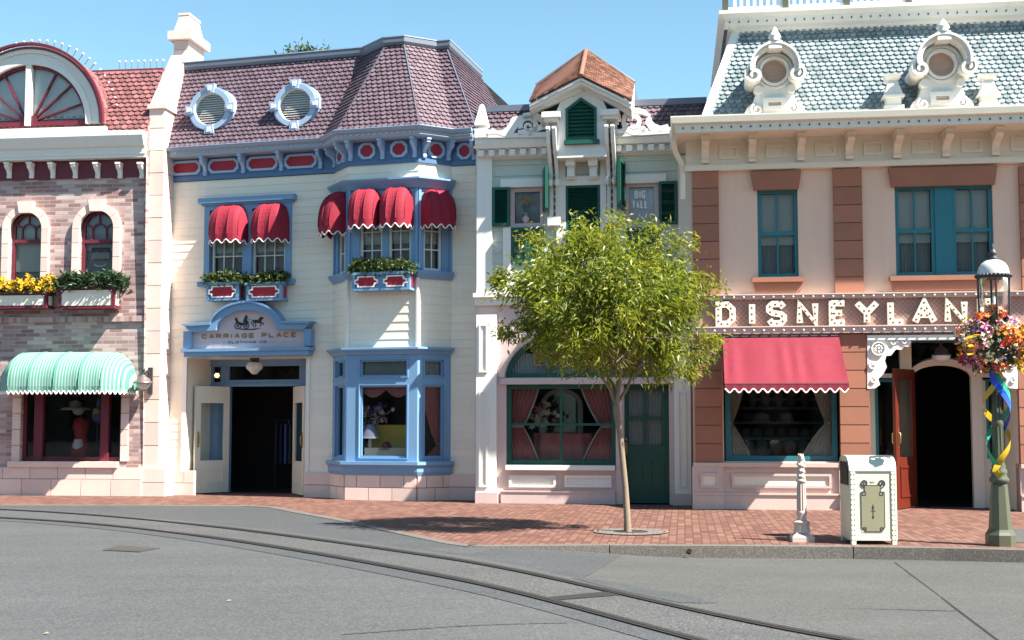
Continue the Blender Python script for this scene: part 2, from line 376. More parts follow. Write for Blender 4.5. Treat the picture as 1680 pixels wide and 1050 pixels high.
    def build(s, name, parent=None, off=(0, 0, 0), frame=None):
        me = bpy.data.meshes.new(name)
        ox, oy, oz = off[0], -off[2], off[1]
        me.from_pydata([(x - ox, y - oy, z - oz) for (x, y, z) in s.V], [], s.F)
        for k in s.names: me.materials.append(MATS[k])
        me.polygons.foreach_set('material_index', s.M); me.polygons.foreach_set('use_smooth', s.S)
        at = me.attributes.new('tint', 'FLOAT', 'FACE'); at.data.foreach_set('value', s.T)
        me.update()
        o = bpy.data.objects.new(name, me); COL.objects.link(o)
        if parent is not None: o.parent = parent
        if frame is not None: o.location = frame.rel[0]; o.rotation_euler = (0, 0, frame.rel[1])
        return o

def tag(o, label=None, cat=None, group=None, kind=None):
    for k, x in (('label', label), ('category', cat), ('group', group), ('kind', kind)):
        if x: o[k] = x
    return o
def thing(name, label, cat, F, at=(0, 0, 0), group=None):
    o = bpy.data.objects.new(name, None); COL.objects.link(o); o.empty_display_size = 0.2
    o.location = F.world(*at); o.rotation_euler = (0, 0, -F.phi)
    return tag(o, label, cat, group)
def solo(name, mb, label, cat, F, at=(0, 0, 0), group=None, kind=None):
    o = mb.build(name, None, at); o.location = F.world(*at); o.rotation_euler = (0, 0, -F.phi)
    return tag(o, label, cat, group, kind)

# ---------------------------------------------------------------- pieces
def arc(cu, cv, ru, rv, a0, a1, n):
    return [(cu + ru * math.cos(rad(a0 + (a1 - a0) * i / n)), cv + rv * math.sin(rad(a0 + (a1 - a0) * i / n))) for i in range(n + 1)]
def spiral(cu, cv, r0, r1, a0, a1, n):
    o = []
    for i in range(n + 1):
        t = i / n; r = r0 + (r1 - r0) * t; a = rad(a0 + (a1 - a0) * t); o.append((cu + r * math.cos(a), cv + r * math.sin(a)))
    return o
def cuts(u0, u1, holes):
    segs = [(u0, u1)]
    for a, b in holes:
        ns = []
        for x, y in segs:
            if b <= x or a >= y: ns.append((x, y)); continue
            if a > x: ns.append((x, a))
            if b < y: ns.append((b, y))
        segs = ns
    return [(a, b) for a, b in segs if b - a > 1e-4]
def flat_wall(mb, u0, u1, v0, v1, holes, w=0.0, reveal=0.2, m=None, rm=None):
    vs = sorted({v0, v1, *[min(max(x, v0), v1) for h in holes for x in h[2:4]]})
    for a, b in zip(vs[:-1], vs[1:]):
        c = (a + b) / 2
        for x, y in cuts(u0, u1, [(h[0], h[1]) for h in holes if h[2] < c < h[3]]):
            mb.quad((x, a, w), (y, a, w), (y, b, w), (x, b, w), m)
    for h in holes:
        a, b, c, d = h[0], h[1], max(h[2], v0), min(h[3], v1); rv = h[4] if len(h) > 4 else reveal
        if rv <= 0: continue
        for p, q in (((a, c), (a, d)), ((b, d), (b, c)), ((a, d), (b, d)), ((b, c), (a, c))):
            mb.quad((*p, w), (*q, w), (*q, w - rv), (*p, w - rv), rm or m)
def clap_wall(mb, u0, u1, v0, v1, holes, w=0.0, pitch=0.15, lap=0.022, reveal=0.2, m=None):
    n = max(1, round((v1 - v0) / pitch)); p = (v1 - v0) / n
    for i in range(n):
        a = v0 + i * p; b = a + p
        ed = sorted({a, b, *[min(max(x, a), b) for h in holes for x in h[2:4]]})
        t = random.random()
        for y0, y1 in zip(ed[:-1], ed[1:]):
            c = (y0 + y1) / 2; wa = w + lap * (1 - (y0 - a) / p); wb = w + lap * (1 - (y1 - a) / p)
            for x, y in cuts(u0, u1, [(h[0], h[1]) for h in holes if h[2] < c < h[3]]):
                mb.quad((x, y0, wa), (y, y0, wa), (y, y1, wb), (x, y1, wb), m, t)
                if y0 == a: mb.quad((x, a, w), (y, a, w), (y, a, w + lap), (x, a, w + lap), m, t)
    for h in holes:
        a, b, c, d = h[0], h[1], max(h[2], v0), min(h[3], v1); rv = h[4] if len(h) > 4 else reveal
        if rv <= 0: continue
        for q, r in (((a, c), (a, d)), ((b, d), (b, c)), ((a, d), (b, d)), ((b, c), (a, c))):
            mb.quad((*q, w + lap), (*r, w + lap), (*r, w - rv), (*q, w - rv), m)
def blocks(mb, u0, u1, v0, v1, w0, w1, rows, cols, m, stagger=True, gap=0.012, back='joint'):
    """ashlar blocks with open joints in front of a dark backing"""
    mb.box(u0 + 0.004, u1 - 0.004, v0, v1 - 0.004, w0, w1 - 0.018, back)
    h = (v1 - v0) / rows
    for r in range(rows):
        L = (u1 - u0) / cols; xs = [u0 + i * L for i in range(cols + 1)]
        if stagger and r % 2 and cols > 1: xs = [u0] + [u0 + (i + 0.5) * L for i in range(cols)] + [u1]
        for a, b in zip(xs[:-1], xs[1:]):
            mb.box(a + (gap / 2 if a > u0 else 0), b - (gap / 2 if b < u1 else 0), v0 + r * h + (gap / 2 if r else 0), v0 + (r + 1) * h - (gap / 2 if r < rows - 1 else 0), w0, w1, m, random.random())
def tiles(mb, bl, br, tl, tr, tw, th, m, shape='scallop', lift=0.042):
    """real lapped tiles over the roof plane; corners as (u, v, w)"""
    BL, BR, TL, TR = [Vector((p[0], p[1], p[2])) for p in (bl, br, tl, tr)]
    mb.quad(bl, br, tr, tl, m, 0.1)
    n = (BR - BL).cross(TL - BL).normalized()
    if n.z < 0: n = -n
    H = ((TL - BL).length + (TR - BR).length) / 2; rows = max(1, round(H / th)); up = (((TL + TR) - (BL + BR)) / 2).normalized()
    for r in range(rows):
        f = r / rows; A = BL.lerp(TL, f); B = BR.lerp(TR, f); L = (B - A).length
        if L < tw * 0.3: continue
        d = (B - A) / L; k = int(L / tw) + 2; o = (r % 2) * tw / 2 - random.random() * 0.01
        g = 1.55 * th if r < rows - 1 else th
        for i in range(-1, k):
            x0 = i * tw + o + 0.004; x1 = x0 + tw - 0.008; c0 = max(x0, 0.0); c1 = min(x1, L)
            if c1 - c0 < tw * 0.12: continue
            if shape == 'scallop':
                jt = random.uniform(-.05, .05) * th; pts = [(c1, g), (c0, g)]
                for j in range(7):
                    t = math.pi * (1 + j / 6); x = (x0 + x1) / 2 + (x1 - x0) / 2 * math.cos(t); y = 0.50 * th + 0.50 * th * math.sin(t) + jt
                    pts.append((min(max(x, c0), c1), y))
            else:
                jt = random.uniform(-0.1, 0.1) * th
                pts = [(c1, g), (c0, g), (c0, jt), (c1, jt)]
            vs = []
            for (x, y) in pts:
                p = A + d * x + up * y + n * (lift * (1 - y / (1.6 * th)) + 0.004); vs.append(tuple(p))
            nn = len(vs); lo = [tuple(Vector(p) - n * 0.03) for p in vs[2:]]
            b = list(range(nn)); fs = [tuple(b)]
            for j in range(2, nn - 1): fs.append((j, j + 1, nn + j + 1 - 2, nn + j - 2))
            mb.add(vs + lo, fs, m, False, random.random())
GL = {
 'A': [[(0, 0), (.5, 1), (1, 0)], [(.2, .36), (.8, .36)]], 'B': [[(0, 0), (0, 1), (.7, 1), (.92, .87), (.92, .65), (.7, .53), (0, .53)], [(.7, .53), (1, .4), (1, .13), (.75, 0), (0, 0)]],
 'C': [[(1, .78), (.78, 1), (.25, 1), (0, .78), (0, .22), (.25, 0), (.78, 0), (1, .22)]], 'D': [[(0, 0), (0, 1), (.65, 1), (1, .75), (1, .25), (.65, 0), (0, 0)]],
 'E': [[(1, 1), (0, 1), (0, 0), (1, 0)], [(0, .5), (.8, .5)]], 'G': [[(1, .78), (.78, 1), (.25, 1), (0, .78), (0, .22), (.25, 0), (.78, 0), (1, .22), (1, .45), (.6, .45)]],
 'H': [[(0, 0), (0, 1)], [(1, 0), (1, 1)], [(0, .5), (1, .5)]], 'I': [[(.5, 0), (.5, 1)]], 'L': [[(0, 1), (0, 0), (1, 0)]], 'M': [[(0, 0), (0, 1), (.5, .35), (1, 1), (1, 0)]],
 'N': [[(0, 0), (0, 1), (1, 0), (1, 1)]], 'O': [[(.25, 0), (0, .22), (0, .78), (.25, 1), (.75, 1), (1, .78), (1, .22), (.75, 0), (.25, 0)]],
 'P': [[(0, 0), (0, 1), (.75, 1), (1, .86), (1, .62), (.75, .46), (0, .46)]], 'R': [[(0, 0), (0, 1), (.75, 1), (1, .86), (1, .62), (.75, .48), (0, .48)], [(.5, .48), (1, 0)]],
 'S': [[(1, .82), (.8, 1), (.2, 1), (0, .84), (0, .66), (.2, .54), (.8, .46), (1, .34), (1, .16), (.8, 0), (.2, 0), (0, .18)]],
 'T': [[(0, 1), (1, 1)], [(.5, 0), (.5, 1)]], 'U': [[(0, 1), (0, .22), (.22, 0), (.78, 0), (1, .22), (1, 1)]], 'Y': [[(0, 1), (.5, .48), (1, 1)], [(.5, .48), (.5, 0)]], '.': [[(.4, 0), (.6, 0)]]}
def letter(mb, ch, u0, u1, v0, v1, t, w0, w1, m, serif=False):
    for st in GL.get(ch, []):
        pts = [(u0 + t / 2 + x * (u1 - u0 - t), v0 + t / 2 + y * (v1 - v0 - t)) for x, y in st]
        if len(pts) == 2 or pts[0] != pts[-1]:
            mb.stroke(pts, t, w0, w1, m)
        else: mb.stroke(pts[:-1], t, w0, w1, m, True)
        w0 -= 0.0007; w1 -= 0.0007
        if serif:
            for e, p in ((pts[0], pts[1]), (pts[-1], pts[-2])):
                if abs(e[1] - p[1]) > abs(e[0] - p[0]):
                    s = t * 0.9; y = v0 if e[1] < p[1] else v1 - t * 0.45
                    mb.box(e[0] - s, e[0] + s, y, y + t * 0.45, w0 - 0.0005, w1 - 0.001, m)
def word(mb, txt, u0, u1, v0, v1, t, w0, w1, m, serif=False, gapf=0.28):
    wd = [0.35 if c in 'I.' else (0.6 if c == ' ' else (1.2 if c == 'M' else 1.0)) for c in txt]
    tot = sum(wd) + gapf * (len(txt) - 1); k = (u1 - u0) / tot; x = u0
    for c, a in zip(txt, wd):
        if c != ' ': letter(mb, c, x, x + a * k, v0, v1, t, w0, w1, m, serif)
        x += (a + gapf) * k
def leaves(mb, pts, size, mats, droop=0.3, wide=0.35):
    """leaf-sized folded faces at the given points (u, v, w)"""
    for p in pts:
        d = Vector((random.gauss(0, 1), random.gauss(-droop, 0.7), random.gauss(0, 1))).normalized()
        s = d.cross(Vector((random.gauss(0, 1), random.gauss(0, 1), random.gauss(0, 1)))).normalized(); nrm = d.cross(s)
        L = size * random.uniform(0.7, 1.3); W = L * wide; P = Vector(p)
        vs = [P, P + d * L * .5 + s * W * .5 + nrm * W * .2, P + d * L, P + d * L * .5 - s * W * .5 + nrm * W * .2]
        mb.add([tuple(x) for x in vs], [(0, 1, 2), (0, 2, 3)], random.choice(mats), False, random.random())
def blossoms(mb, pts, r, mats, facing=(0, 0.4, 1)):
    for p in pts:
        n = (Vector(facing) + Vector((random.gauss(0, .6), random.gauss(0, .5), random.gauss(0, .5)))).normalized()
        a = n.cross(Vector((0.2, 1, 0.1))).normalized(); b = n.cross(a); m = random.choice(mats); P = Vector(p); rr = r * random.uniform(.7, 1.3); vs = [tuple(P)]
        for j in range(10):
            t = 2 * math.pi * j / 10; k = rr * (1.0 if j % 2 else 0.55)
            vs.append(tuple(P + a * (k * math.cos(t)) + b * (k * math.sin(t)) + n * (rr * .35 if j % 2 else 0.0)))
        mb.add(vs, [(0, 1 + j, 1 + (j + 1) % 10) for j in range(10)], m, False, random.random())
def window(F, bld, rect, w, cols=1, rows=1, fm='white', fw=0.05, mw=0.022, pane='glass', blind=None, blind_to=0.0, lace=None, lace_to=0.5, room=0.6, rail=None, name='window', roomm='room_shade', fd=0.06):
    """rect = (u0, u1, v0, v1); frame, muntins and room box, with the pane and blinds as sub-parts"""
    u0, u1, v0, v1 = rect; mb = MB(fm)
    mb.box(u0, u0 + fw, v0, v1, w - fd, w); mb.box(u1 - fw, u1, v0, v1, w - fd, w)
    mb.box(u0 + fw, u1 - fw, v0, v0 + fw, w - fd, w - .001); mb.box(u0 + fw, u1 - fw, v1 - fw, v1, w - fd, w - .001)
    a, b, c, d = u0 + fw, u1 - fw, v0 + fw, v1 - fw
    for i in range(1, cols):
        x = a + (b - a) * i / cols; mb.box(x - mw / 2, x + mw / 2, c, d, w - .045, w - .012)
    for i in range(1, rows):
        y = c + (d - c) * i / rows; k = mw if rail != i else mw * 2.2; mb.box(a, b, y - k / 2, y + k / 2, w - .046, w - .010)
    if room:
        z = w - room
        mb.quad((u0, v0, z), (u1, v0, z), (u1, v1, z), (u0, v1, z), roomm)
        for p, q in (((u0, v0), (u0, v1)), ((u1, v1), (u1, v0)), ((u0, v1), (u1, v1)), ((u1, v0), (u0, v0))):
            mb.quad((*p, w - fd), (*q, w - fd), (*q, z), (*p, z), roomm)
    fo = F if F.rel[1] or F.rel[0] != (0, 0, 0) else None
    o = mb.build(name, bld, frame=fo)
    g = MB(pane); g.quad((a, c, w - .03), (b, c, w - .03), (b, d, w - .03), (a, d, w - .03)); g.build('pane', o)
    if blind:
        bb = MB(blind); y = c + (d - c) * blind_to; bb.box(a, b, y, d, w - .105, w - .10); bb.build('blind', o)
    if lace:
        drape(a, b, c, c + (d - c) * lace_to, w - .15, lace).build('lace_curtain', o)
    return o
def drape(u0, u1, v0, v1, w, m, folds=None, amp=0.02):
    mb = MB(m); n = folds or max(6, int((u1 - u0) / 0.05)); N = n * 4; vs = []; fs = []
    for i in range(N + 1):
        x = u0 + (u1 - u0) * i / N; z = w + amp * math.sin(i * math.pi / 2 + 0.3 * math.sin(i))
        vs += [(x, v0, z), (x, v1, z)]
    for i in range(N): fs.append((2 * i, 2 * i + 2, 2 * i + 3, 2 * i + 1))
    mb.add(vs, fs, m, True); return mb
def tied_curtain(F, u_out, u_in, v0, v1, v_tie, w, m, label, gather=0.25, group=None, trim=None, in_bot=None):
    """a curtain hung along the window and drawn to its outer side at the tie"""
    mb = MB(m); N, K = 40, 24; vs = []; tv = (v_tie - v0) / (v1 - v0); ub = in_bot if in_bot is not None else u_out + (u_in - u_out) * 0.75
    for k in range(K + 1):
        f = k / K; v = v0 + (v1 - v0) * f
        full = u_in if f > tv else ub
        g = abs(f - tv) / (1 - tv if f > tv else tv); g = gather + (1 - gather) * min(1, g) ** 0.75
        e = u_out + (full - u_out) * g
        for i in range(N + 1):
            t = i / N; vs.append((u_out + (e - u_out) * t, v, w + 0.025 * math.sin(t * 7 * 2 * math.pi + 1.5 * math.sin(f * 4)) + 0.02 * math.sin(3 * t + f * 5)))
    fs = [(k * (N + 1) + i, k * (N + 1) + i + 1, (k + 1) * (N + 1) + i + 1, (k + 1) * (N + 1) + i) for k in range(K) for i in range(N)]
    mb.add(vs, fs, m, True)
    if trim:
        ed = [vs[k * (N + 1) + N] for k in range(K + 1)]; mb.tube([(p[0], p[1], p[2] + .012) for p in ed], 0.018, 6, trim)
    ti = MB(trim or 'gold'); r0 = min(u_out, u_out + (u_in - u_out) * gather); r1 = max(u_out, u_out + (u_in - u_out) * gather)
    ti.box(r0, r1, v_tie - .02, v_tie + .02, w - .04, w + .05)
    t = thing('curtain', label, 'curtain', F, (u_out, v0, w), group)
    mb.build('drape', t, (u_out, v0, w)); ti.build('tieback', t, (u_out, v0, w)); return t
def bonnet(F, u0, u1, v0, v1, depth, label, m='red_canvas', s0=0.25, val=0.13, facets=6, group=None, trim='trim_white', ribs=True, stripes=None, pw=0.5, scal=None, smooth=False):
    """curved bonnet awning: quarter-round in section with rounded ends and a scalloped valance"""
    c = (u0 + u1) / 2; hw = (u1 - u0) / 2; N = facets * 4; K = 10; H = v1 - v0
    t = thing('window_awning', label, 'awning', F, (c, v0, 0.0), group)
    def e(s):
        a = (abs(s) - s0) / (1 - s0)
        return 1.0 if a <= 0 else math.sqrt(max(0.0, 1 - a * a))
    S = [math.sin(math.pi / 2 * (-1 + 2 * i / N)) if True else 0 for i in range(N + 1)]
    vs = []
    for s in S:
        q = e(s); bil = 1 - .045 * abs(math.sin(math.pi * S.index(s) / 4)) + random.uniform(-.006, .006)
        for k in range(K + 1):
            th = math.pi / 2 * k / K
            vs.append((c + hw * s, v0 + H * (q ** pw) * math.cos(th) ** 0.8, 0.015 + depth * bil * (0.12 + 0.88 * q) * math.sin(th) ** 0.85))
    fs = [(i * (K + 1) + k, (i + 1) * (K + 1) + k, (i + 1) * (K + 1) + k + 1, i * (K + 1) + k + 1) for i in range(N) for k in range(K)]
    mb = MB(m); mb.add(vs, fs, stripes or m, smooth)
    if ribs:
        for i in range(0, N + 1, 4): mb.tube([(p[0], p[1] + .004, p[2] + .006) for p in vs[i * (K + 1):(i + 1) * (K + 1)]], 0.009, 5, m)
    mb.build('canopy', t, (c, v0, 0))
    edge = [vs[i * (K + 1) + K] for i in range(N + 1)]
    edge = [(c - hw, v0, 0.015)] + edge + [(c + hw, v0, 0.015)]
    vb = MB(m); L = 0; acc = [0]
    for a, b in zip(edge[:-1], edge[1:]): L += math.dist(a, b); acc.append(L)
    ns = scal or max(5, round(L / 0.14)); M = ns * 6; top = []; bot = []; j = 0
    for i in range(M + 1):
        d = L * i / M
        while j < len(acc) - 2 and acc[j + 1] < d: j += 1
        f = (d - acc[j]) / max(1e-9, acc[j + 1] - acc[j]); p = Vector(edge[j]).lerp(Vector(edge[j + 1]), min(1, max(0, f)))
        top.append((p.x, p.y + .004, p.z)); bot.append((p.x, p.y - val + val * 0.28 * math.cos(2 * math.pi * ns * i / M), p.z - 0.01))
    vb.add(top + bot, [(i, i + 1, M + 2 + i, M + 1 + i) for i in range(M)], stripes or m)
    vb.tube([(p[0], p[1], p[2] + .004) for p in bot], 0.012, 5, trim)
    vb.build('valance', t, (c, v0, 0)); return t
def notched(u0, u1, v0, v1, k):
    return [(u0 + k, v0), (u1 - k, v0), (u1 - k * .8, v0 + k * .8), (u1, v0 + k), (u1, v1 - k), (u1 - k * .8, v1 - k * .8), (u1 - k, v1), (u0 + k, v1), (u0 + k * .8, v1 - k * .8), (u0, v1 - k), (u0, v0 + k), (u0 + k * .8, v0 + k * .8)]
def flower_box(F, u0, u1, v0, v1, d, body, panel, edge, label, n=1, style='notch', group='window boxes'):
    t = thing('flower_box', label, 'flower box', F, ((u0 + u1) / 2, v0, 0), group); off = ((u0 + u1) / 2, v0, 0); h = v1 - v0
    mb = MB(body); i = 0.02
    mb.box(u0 + i, u1 - i, v0 + .02, v1 - .03, 0.02, d - .03)
    mb.box(u0 - .03, u1 + .03, v1 - .05, v1, 0.02, d + .02); mb.box(u0, u1, v0, v0 + .04, 0.02, d)
    for x in (u0, u1 - .06): mb.box(x, x + .06, v0 + .04, v1 - .05, d - .08, d - .003)
    mb.build('box', t, off)
    L = (u1 - u0) / n
    for j in range(n):
        a, b = u0 + j * L + .05, u0 + (j + 1) * L - .05; p = MB(panel); c, e = v0 + .06, v1 - .07
        k = min(.08, (e - c) * .32)
        if style == 'notch':
            p.prism(notched(a, b, c, e, k), d - .031, d - .012, panel); q = notched(a, b, c, e, k); q2 = notched(a + .025, b - .025, c + .025, e - .025, k)
            p.ring(q, q2, d - .012, d + .004, edge, True)
        else:
            p.prism([(a + k, e), (b - k, e), (b, e - k), (b, c), (a, c), (a, e - k)][::-1], d - .031, d - .012, panel)
            for x in (a + .015, b - .015): p.ball(x, e - .015, d - .005, .016, m='trim_white')
        p.build('panel', t, off)
    p = MB(panel); p.box(u1 - .02, u1 - .006, v0 + .07, v1 - .08, .09, d - .09); p.build('panel', t, off)
    return t
def planting(F, u0, u1, v, d, label, hgt, mats, nleaf, size, petals=None, npet=0, pr=0.04, cat='plants', name='window_plants', group=None, over=0.06):
    mb = MB(mats[0]); c = (u0 + u1) / 2; pts = []
    lumps = [(random.uniform(u0, u1), random.uniform(.6, 1.15)) for _ in range(int((u1 - u0) / .14) + 3)]
    def hh(x): return hgt * (0.55 + 0.45 * max(max(0, 1 - abs(x - a) / .16) * s for a, s in lumps))
    for _ in range(nleaf):
        x = random.uniform(u0 - over, u1 + over); z = random.uniform(-.05, d + over); pts.append((x, v + random.uniform(-.02, 1) * hh(x), z))
    leaves(mb, pts, size, mats, -0.1, 0.45)
    if npet:
        bp = []
        for _ in range(npet):
            x = random.uniform(u0 - over, u1 + over); bp.append((x, v + random.uniform(.15, 1.05) * hh(x), random.uniform(d * .4, d + over + .03)))
        blossoms(mb, bp, pr, petals)
    return solo(name, mb, label, cat, F, (c, v, d / 2), group)
def bracket(mb, u, v0, v1, w, proj, wid, m=None):
    """scrolled console seen from the side as an S, swept across its width"""
    h = v1 - v0
    pr = [(0, 0), (.25, 0), (.30, .10), (.22, .20), (.28, .36), (.50, .52), (.85, .62), (1.0, .74), (.96, .86), (1.05, .88), (1.05, 1), (0, 1)]
    poly = [(w + proj * a, v0 + h * b) for a, b in pr]; n = len(poly)
    vs = [(u - wid / 2, q, p) for p, q in poly] + [(u + wid / 2, q, p) for p, q in poly]
    mb.add(vs, [tuple(range(n)), tuple(range(2 * n - 1, n - 1, -1))] + [(i, i + n, (i + 1) % n + n, (i + 1) % n) for i in range(n)], m)
    mb.box(u - wid * .62, u + wid * .62, v1 - h * .13, v1 - .001, w, w + proj * 1.08, m)
def bulbs(parent, path, n, r=0.014, m='warm_white'):
    mb = MB(m); mb.ball(0, 0, 0, r, r * 1.4, r, 6); first = mb.build('bulb', parent)
    for i in range(n):
        f = (i + .5) / n * (len(path) - 1); k = min(int(f), len(path) - 2); p = Vector(path[k]).lerp(Vector(path[k + 1]), f - k)
        o = first
        if i: o = first.copy(); COL.objects.link(o); o.parent = parent
        o.location = (p.x, -p.z, p.y)
# ---------------------------------------------------------------- ground
def sm(x, a, b):
    t = min(1, max(0, (x - a) / (b - a))); return t * t * (3 - 2 * t)
def zs(x): return -0.008 - 0.132 * sm(x, -0.6, 2.3)
def on_street(px, py):
    p = on_z(px, py, -0.05)
    for _ in range(8): p = on_z(px, py, zs(p.x))
    return p
def ground_mesh(name, m, xs, ys, zf, kind='structure'):
    mb = MB(m); nx = len(xs)
    mb.add([(x, zf(x), -y) for y in ys for x in xs], [(j * nx + i, j * nx + i + 1, (j + 1) * nx + i + 1, (j + 1) * nx + i) for j in range(len(ys) - 1) for i in range(nx - 1)], m, True)
    return tag(mb.build(name), kind=kind)
xs_ = [-900, -200, -60, -30, -12, -6, -3] + [-0.6 + 2.9 * i / 24 for i in range(25)] + [4, 6, 12, 30, 60, 200, 900]
ground_mesh('street', 'asphalt', xs_, [-900, -200, -60, -20, 0, 4, 8, 12, 16, 20, 30, 60, 200, 900], zs)
# pavement edge, left to right, from the flush apron to the full kerb
edge_px = [(-420, 828.5), (-150, 829), (0, 829.5), (150, 829.5), (300, 830), (400, 830.5), (437, 832), (483, 841), (560, 855), (660, 877), (730, 892), (765, 896.5), (800, 896.8), (870, 896), (1000, 895), (1120, 896), (1250, 896.5), (1400, 897.5), (1550, 900), (1680, 903), (1850, 908), (2200, 918)]
edge = [on_z(x, y, 0.0) for x, y in edge_px]
mb = MB('paving_brick')
top = [(p.x, 0.0, -p.y) for p in edge]
mb.add(top + [(40, 0, -edge[-1].y), (40, 0, -60), (-60, 0, -60), (-60, 0, -edge[0].y)], [tuple(range(len(top) + 4))], 'paving_brick')
tag(mb.build('sidewalk'), kind='structure')
mb = MB('kerb_concrete')
path = [(p.x, -p.y) for p in edge]; dense = []
for a, b in zip(path[:-1], path[1:]):
    n = max(1, int(math.dist(a, b) / 0.6))
    dense += [(a[0] + (b[0] - a[0]) * i / n, a[1] + (b[1] - a[1]) * i / n) for i in range(n)]
dense.append(path[-1])
k = 0
while k < len(dense) - 1:
    seg = dense[k:k + 4]
    if len(seg) < 2: break
    a, b = Vector(seg[0]), Vector(seg[-1]); d0 = (Vector(seg[1]) - a).normalized() * 0.006; d1 = (b - Vector(seg[-2])).normalized() * 0.006
    seg = [tuple(a + d0)] + seg[1:-1] + [tuple(b - d1)]
    mb.sweep(seg, [(-0.17, -0.05), (-0.17, 0.005), (-0.012, 0.005), (-0.004, 0.002), (0.0, -0.01), (0.008, -0.25), (-0.17, -0.25)]); k += 3
hp = on_z(1130, 897, 0); mb.lathe([(0.035, 0), (0.035, .01)], hp.x, -hp.y - .002, 12, 'groove', v=-.07)
mb.add([(hp.x + .035 * math.cos(t * .52), -.055 + .035 * math.sin(t * .52), -hp.y + .016) for t in range(12)], [tuple(range(12))], 'groove')
tag(mb.build('kerb'), kind='structure')

def curve_of(pxs, x0, x1, n=60, deg=3):
    P = [on_street(x, y) for x, y in pxs]; c = np.polyfit([p.x for p in P], [p.y for p in P], deg)
    return [(x0 + (x1 - x0) * i / n, float(np.polyval(c, x0 + (x1 - x0) * i / n))) for i in range(n + 1)]
far_px = [(0, 836.7), (133, 844), (233, 853), (333, 863), (433, 872.5), (560, 892), (660, 908), (760, 922), (860, 940), (960, 961.5), (1060, 982.5), (1120, 996), (1220, 1018), (1350, 1048)]
near_px = [(0, 850), (133, 860), (267, 871.7), (367, 884), (467, 901), (560, 916), (660, 932.5), (760, 953.5), (860, 978), (907, 989), (993, 1010.5), (1120, 1043)]
FAR = curve_of(far_px, -10.5, 3.6); NEAR = curve_of(near_px, -9.6, 2.6)
def shift(c, d):
    o = []
    for i, p in enumerate(c):
        a = c[max(i - 1, 0)]; b = c[min(i + 1, len(c) - 1)]; l = math.dist(a, b)
        o.append((p[0] - (b[1] - a[1]) / l * d, p[1] + (b[0] - a[0]) / l * d))
    return o
def strip(name, L, Rr, lift, m, kind='structure'):
    n = min(len(L), len(Rr)); mb = MB(m)
    mb.add([(x, zs(x) + lift, -y) for x, y in L[:n]] + [(x, zs(x) + lift, -y) for x, y in Rr[:n]], [(i, i + 1, n + i + 1, n + i) for i in range(n - 1)], m)
    return tag(mb.build(name), kind=kind)
def patch(name, pxs, lift, m, sub=14):
    """a sheet lying on the street, outlined by pixel corners"""
    P = [on_street(x, y) for x, y in pxs]; V = []
    for a, b in zip(P, P[1:] + P[:1]):
        for i in range(sub): V.append(a.lerp(b, i / sub))
    mb = MB(m); mb.add([(p.x, zs(p.x) + lift, -p.y) for p in V], [tuple(range(len(V)))], m)
    return tag(mb.build(name), kind='structure')
strip('track_bed', shift(FAR, -0.05), shift(NEAR, 0.05), 0.005, 'aggregate')
strip('track_shoulder', shift(FAR, 0.26), shift(FAR, 0.05), 0.009, 'asphalt')
strip('track_shoulder', shift(NEAR, -0.05), shift(NEAR, -0.38), 0.005, 'asphalt_dark')
patch('asphalt_apron', [(-200, 830), (437, 832.8), (483, 842), (560, 856), (660, 878.5), (765, 898.2), (830, 900), (900, 903), (1020, 911.5), (935, 962), (860, 938), (760, 919.5), (660, 905.5), (560, 889.5), (433, 870.5), (333, 861), (233, 851), (133, 842.5), (0, 835.5)], 0.004, 'asphalt_dark', 3)
patch('concrete_slab', [(1021, 912), (1120, 915), (1250, 918), (1400, 920.5), (1680, 924), (2100, 934), (2100, 1250), (1600, 1125), (1350, 1044), (1220, 1014), (1120, 992), (1060, 978.5), (937, 963)], 0.004, 'concrete', 4)
patch('asphalt_patch', [(937, 950), (975, 952), (1130, 978), (1180, 992), (1115, 991), (1010, 969)], 0.013, 'asphalt_dark', 3)
patch('expansion_gap', [(893, 982), (1000, 971.5), (1022, 977.5), (905, 987)], 0.010, 'groove', 3)
patch('road_joint', [(1467, 924), (1470, 924), (1648, 1058), (1643, 1058)], 0.008, 'groove', 10)
patch('road_joint', [(560, 1041), (930, 1022), (930, 1023), (560, 1042.2)], 0.004, 'asphalt_dark', 6)
patch('road_joint', [(1250, 1000.5), (1420, 999.5), (1570, 1003), (1570, 1004), (1420, 1000.5), (1250, 1001.6)], 0.008, 'asphalt_dark', 6)
for c, lab in ((FAR, 'dark steel tram rail curving nearest the shopfronts'), (NEAR, 'dark steel tram rail curving nearest the viewer')):
    mb = MB('rail_steel'); n = len(c)
    for d0, d1, h0, h1, m in ((-0.075, -0.028, 0.008, 0.017, 'groove'), (-0.028, 0.03, 0.012, 0.021, 'rail_steel'), (0.03, 0.062, 0.008, 0.0165, 'groove')):
        L = shift(c, d1); Rr = shift(c, d0)
        mb.add([(x, zs(x) + h1, -y) for x, y in L] + [(x, zs(x) + h1, -y) for x, y in Rr], [(i, i + 1, n + i + 1, n + i) for i in range(n - 1)], m)
        for E in (L, Rr): mb.add([(x, zs(x) + h1, -y) for x, y in E] + [(x, zs(x) - .01, -y) for x, y in E], [(i, i + 1, n + i + 1, n + i) for i in range(n - 1)], m)
    tag(mb.build('tram_rail'), lab, 'rail', 'tram rails in the street')
mb = MB('cover_plate'); P = [on_street(x, y) for x, y in ((168, 903.5), (195, 895.5), (262, 900), (230, 906.5))]
mb.add([(p.x, zs(p.x) + z, -p.y) for z in (-.01, .008) for p in P], [(4, 5, 6, 7), (0, 1, 5, 4), (1, 2, 6, 5), (2, 3, 7, 6), (3, 0, 4, 7)])
Q = [P[0].lerp(P[2], .5) + (p - P[0].lerp(P[2], .5)) * .86 for p in P]
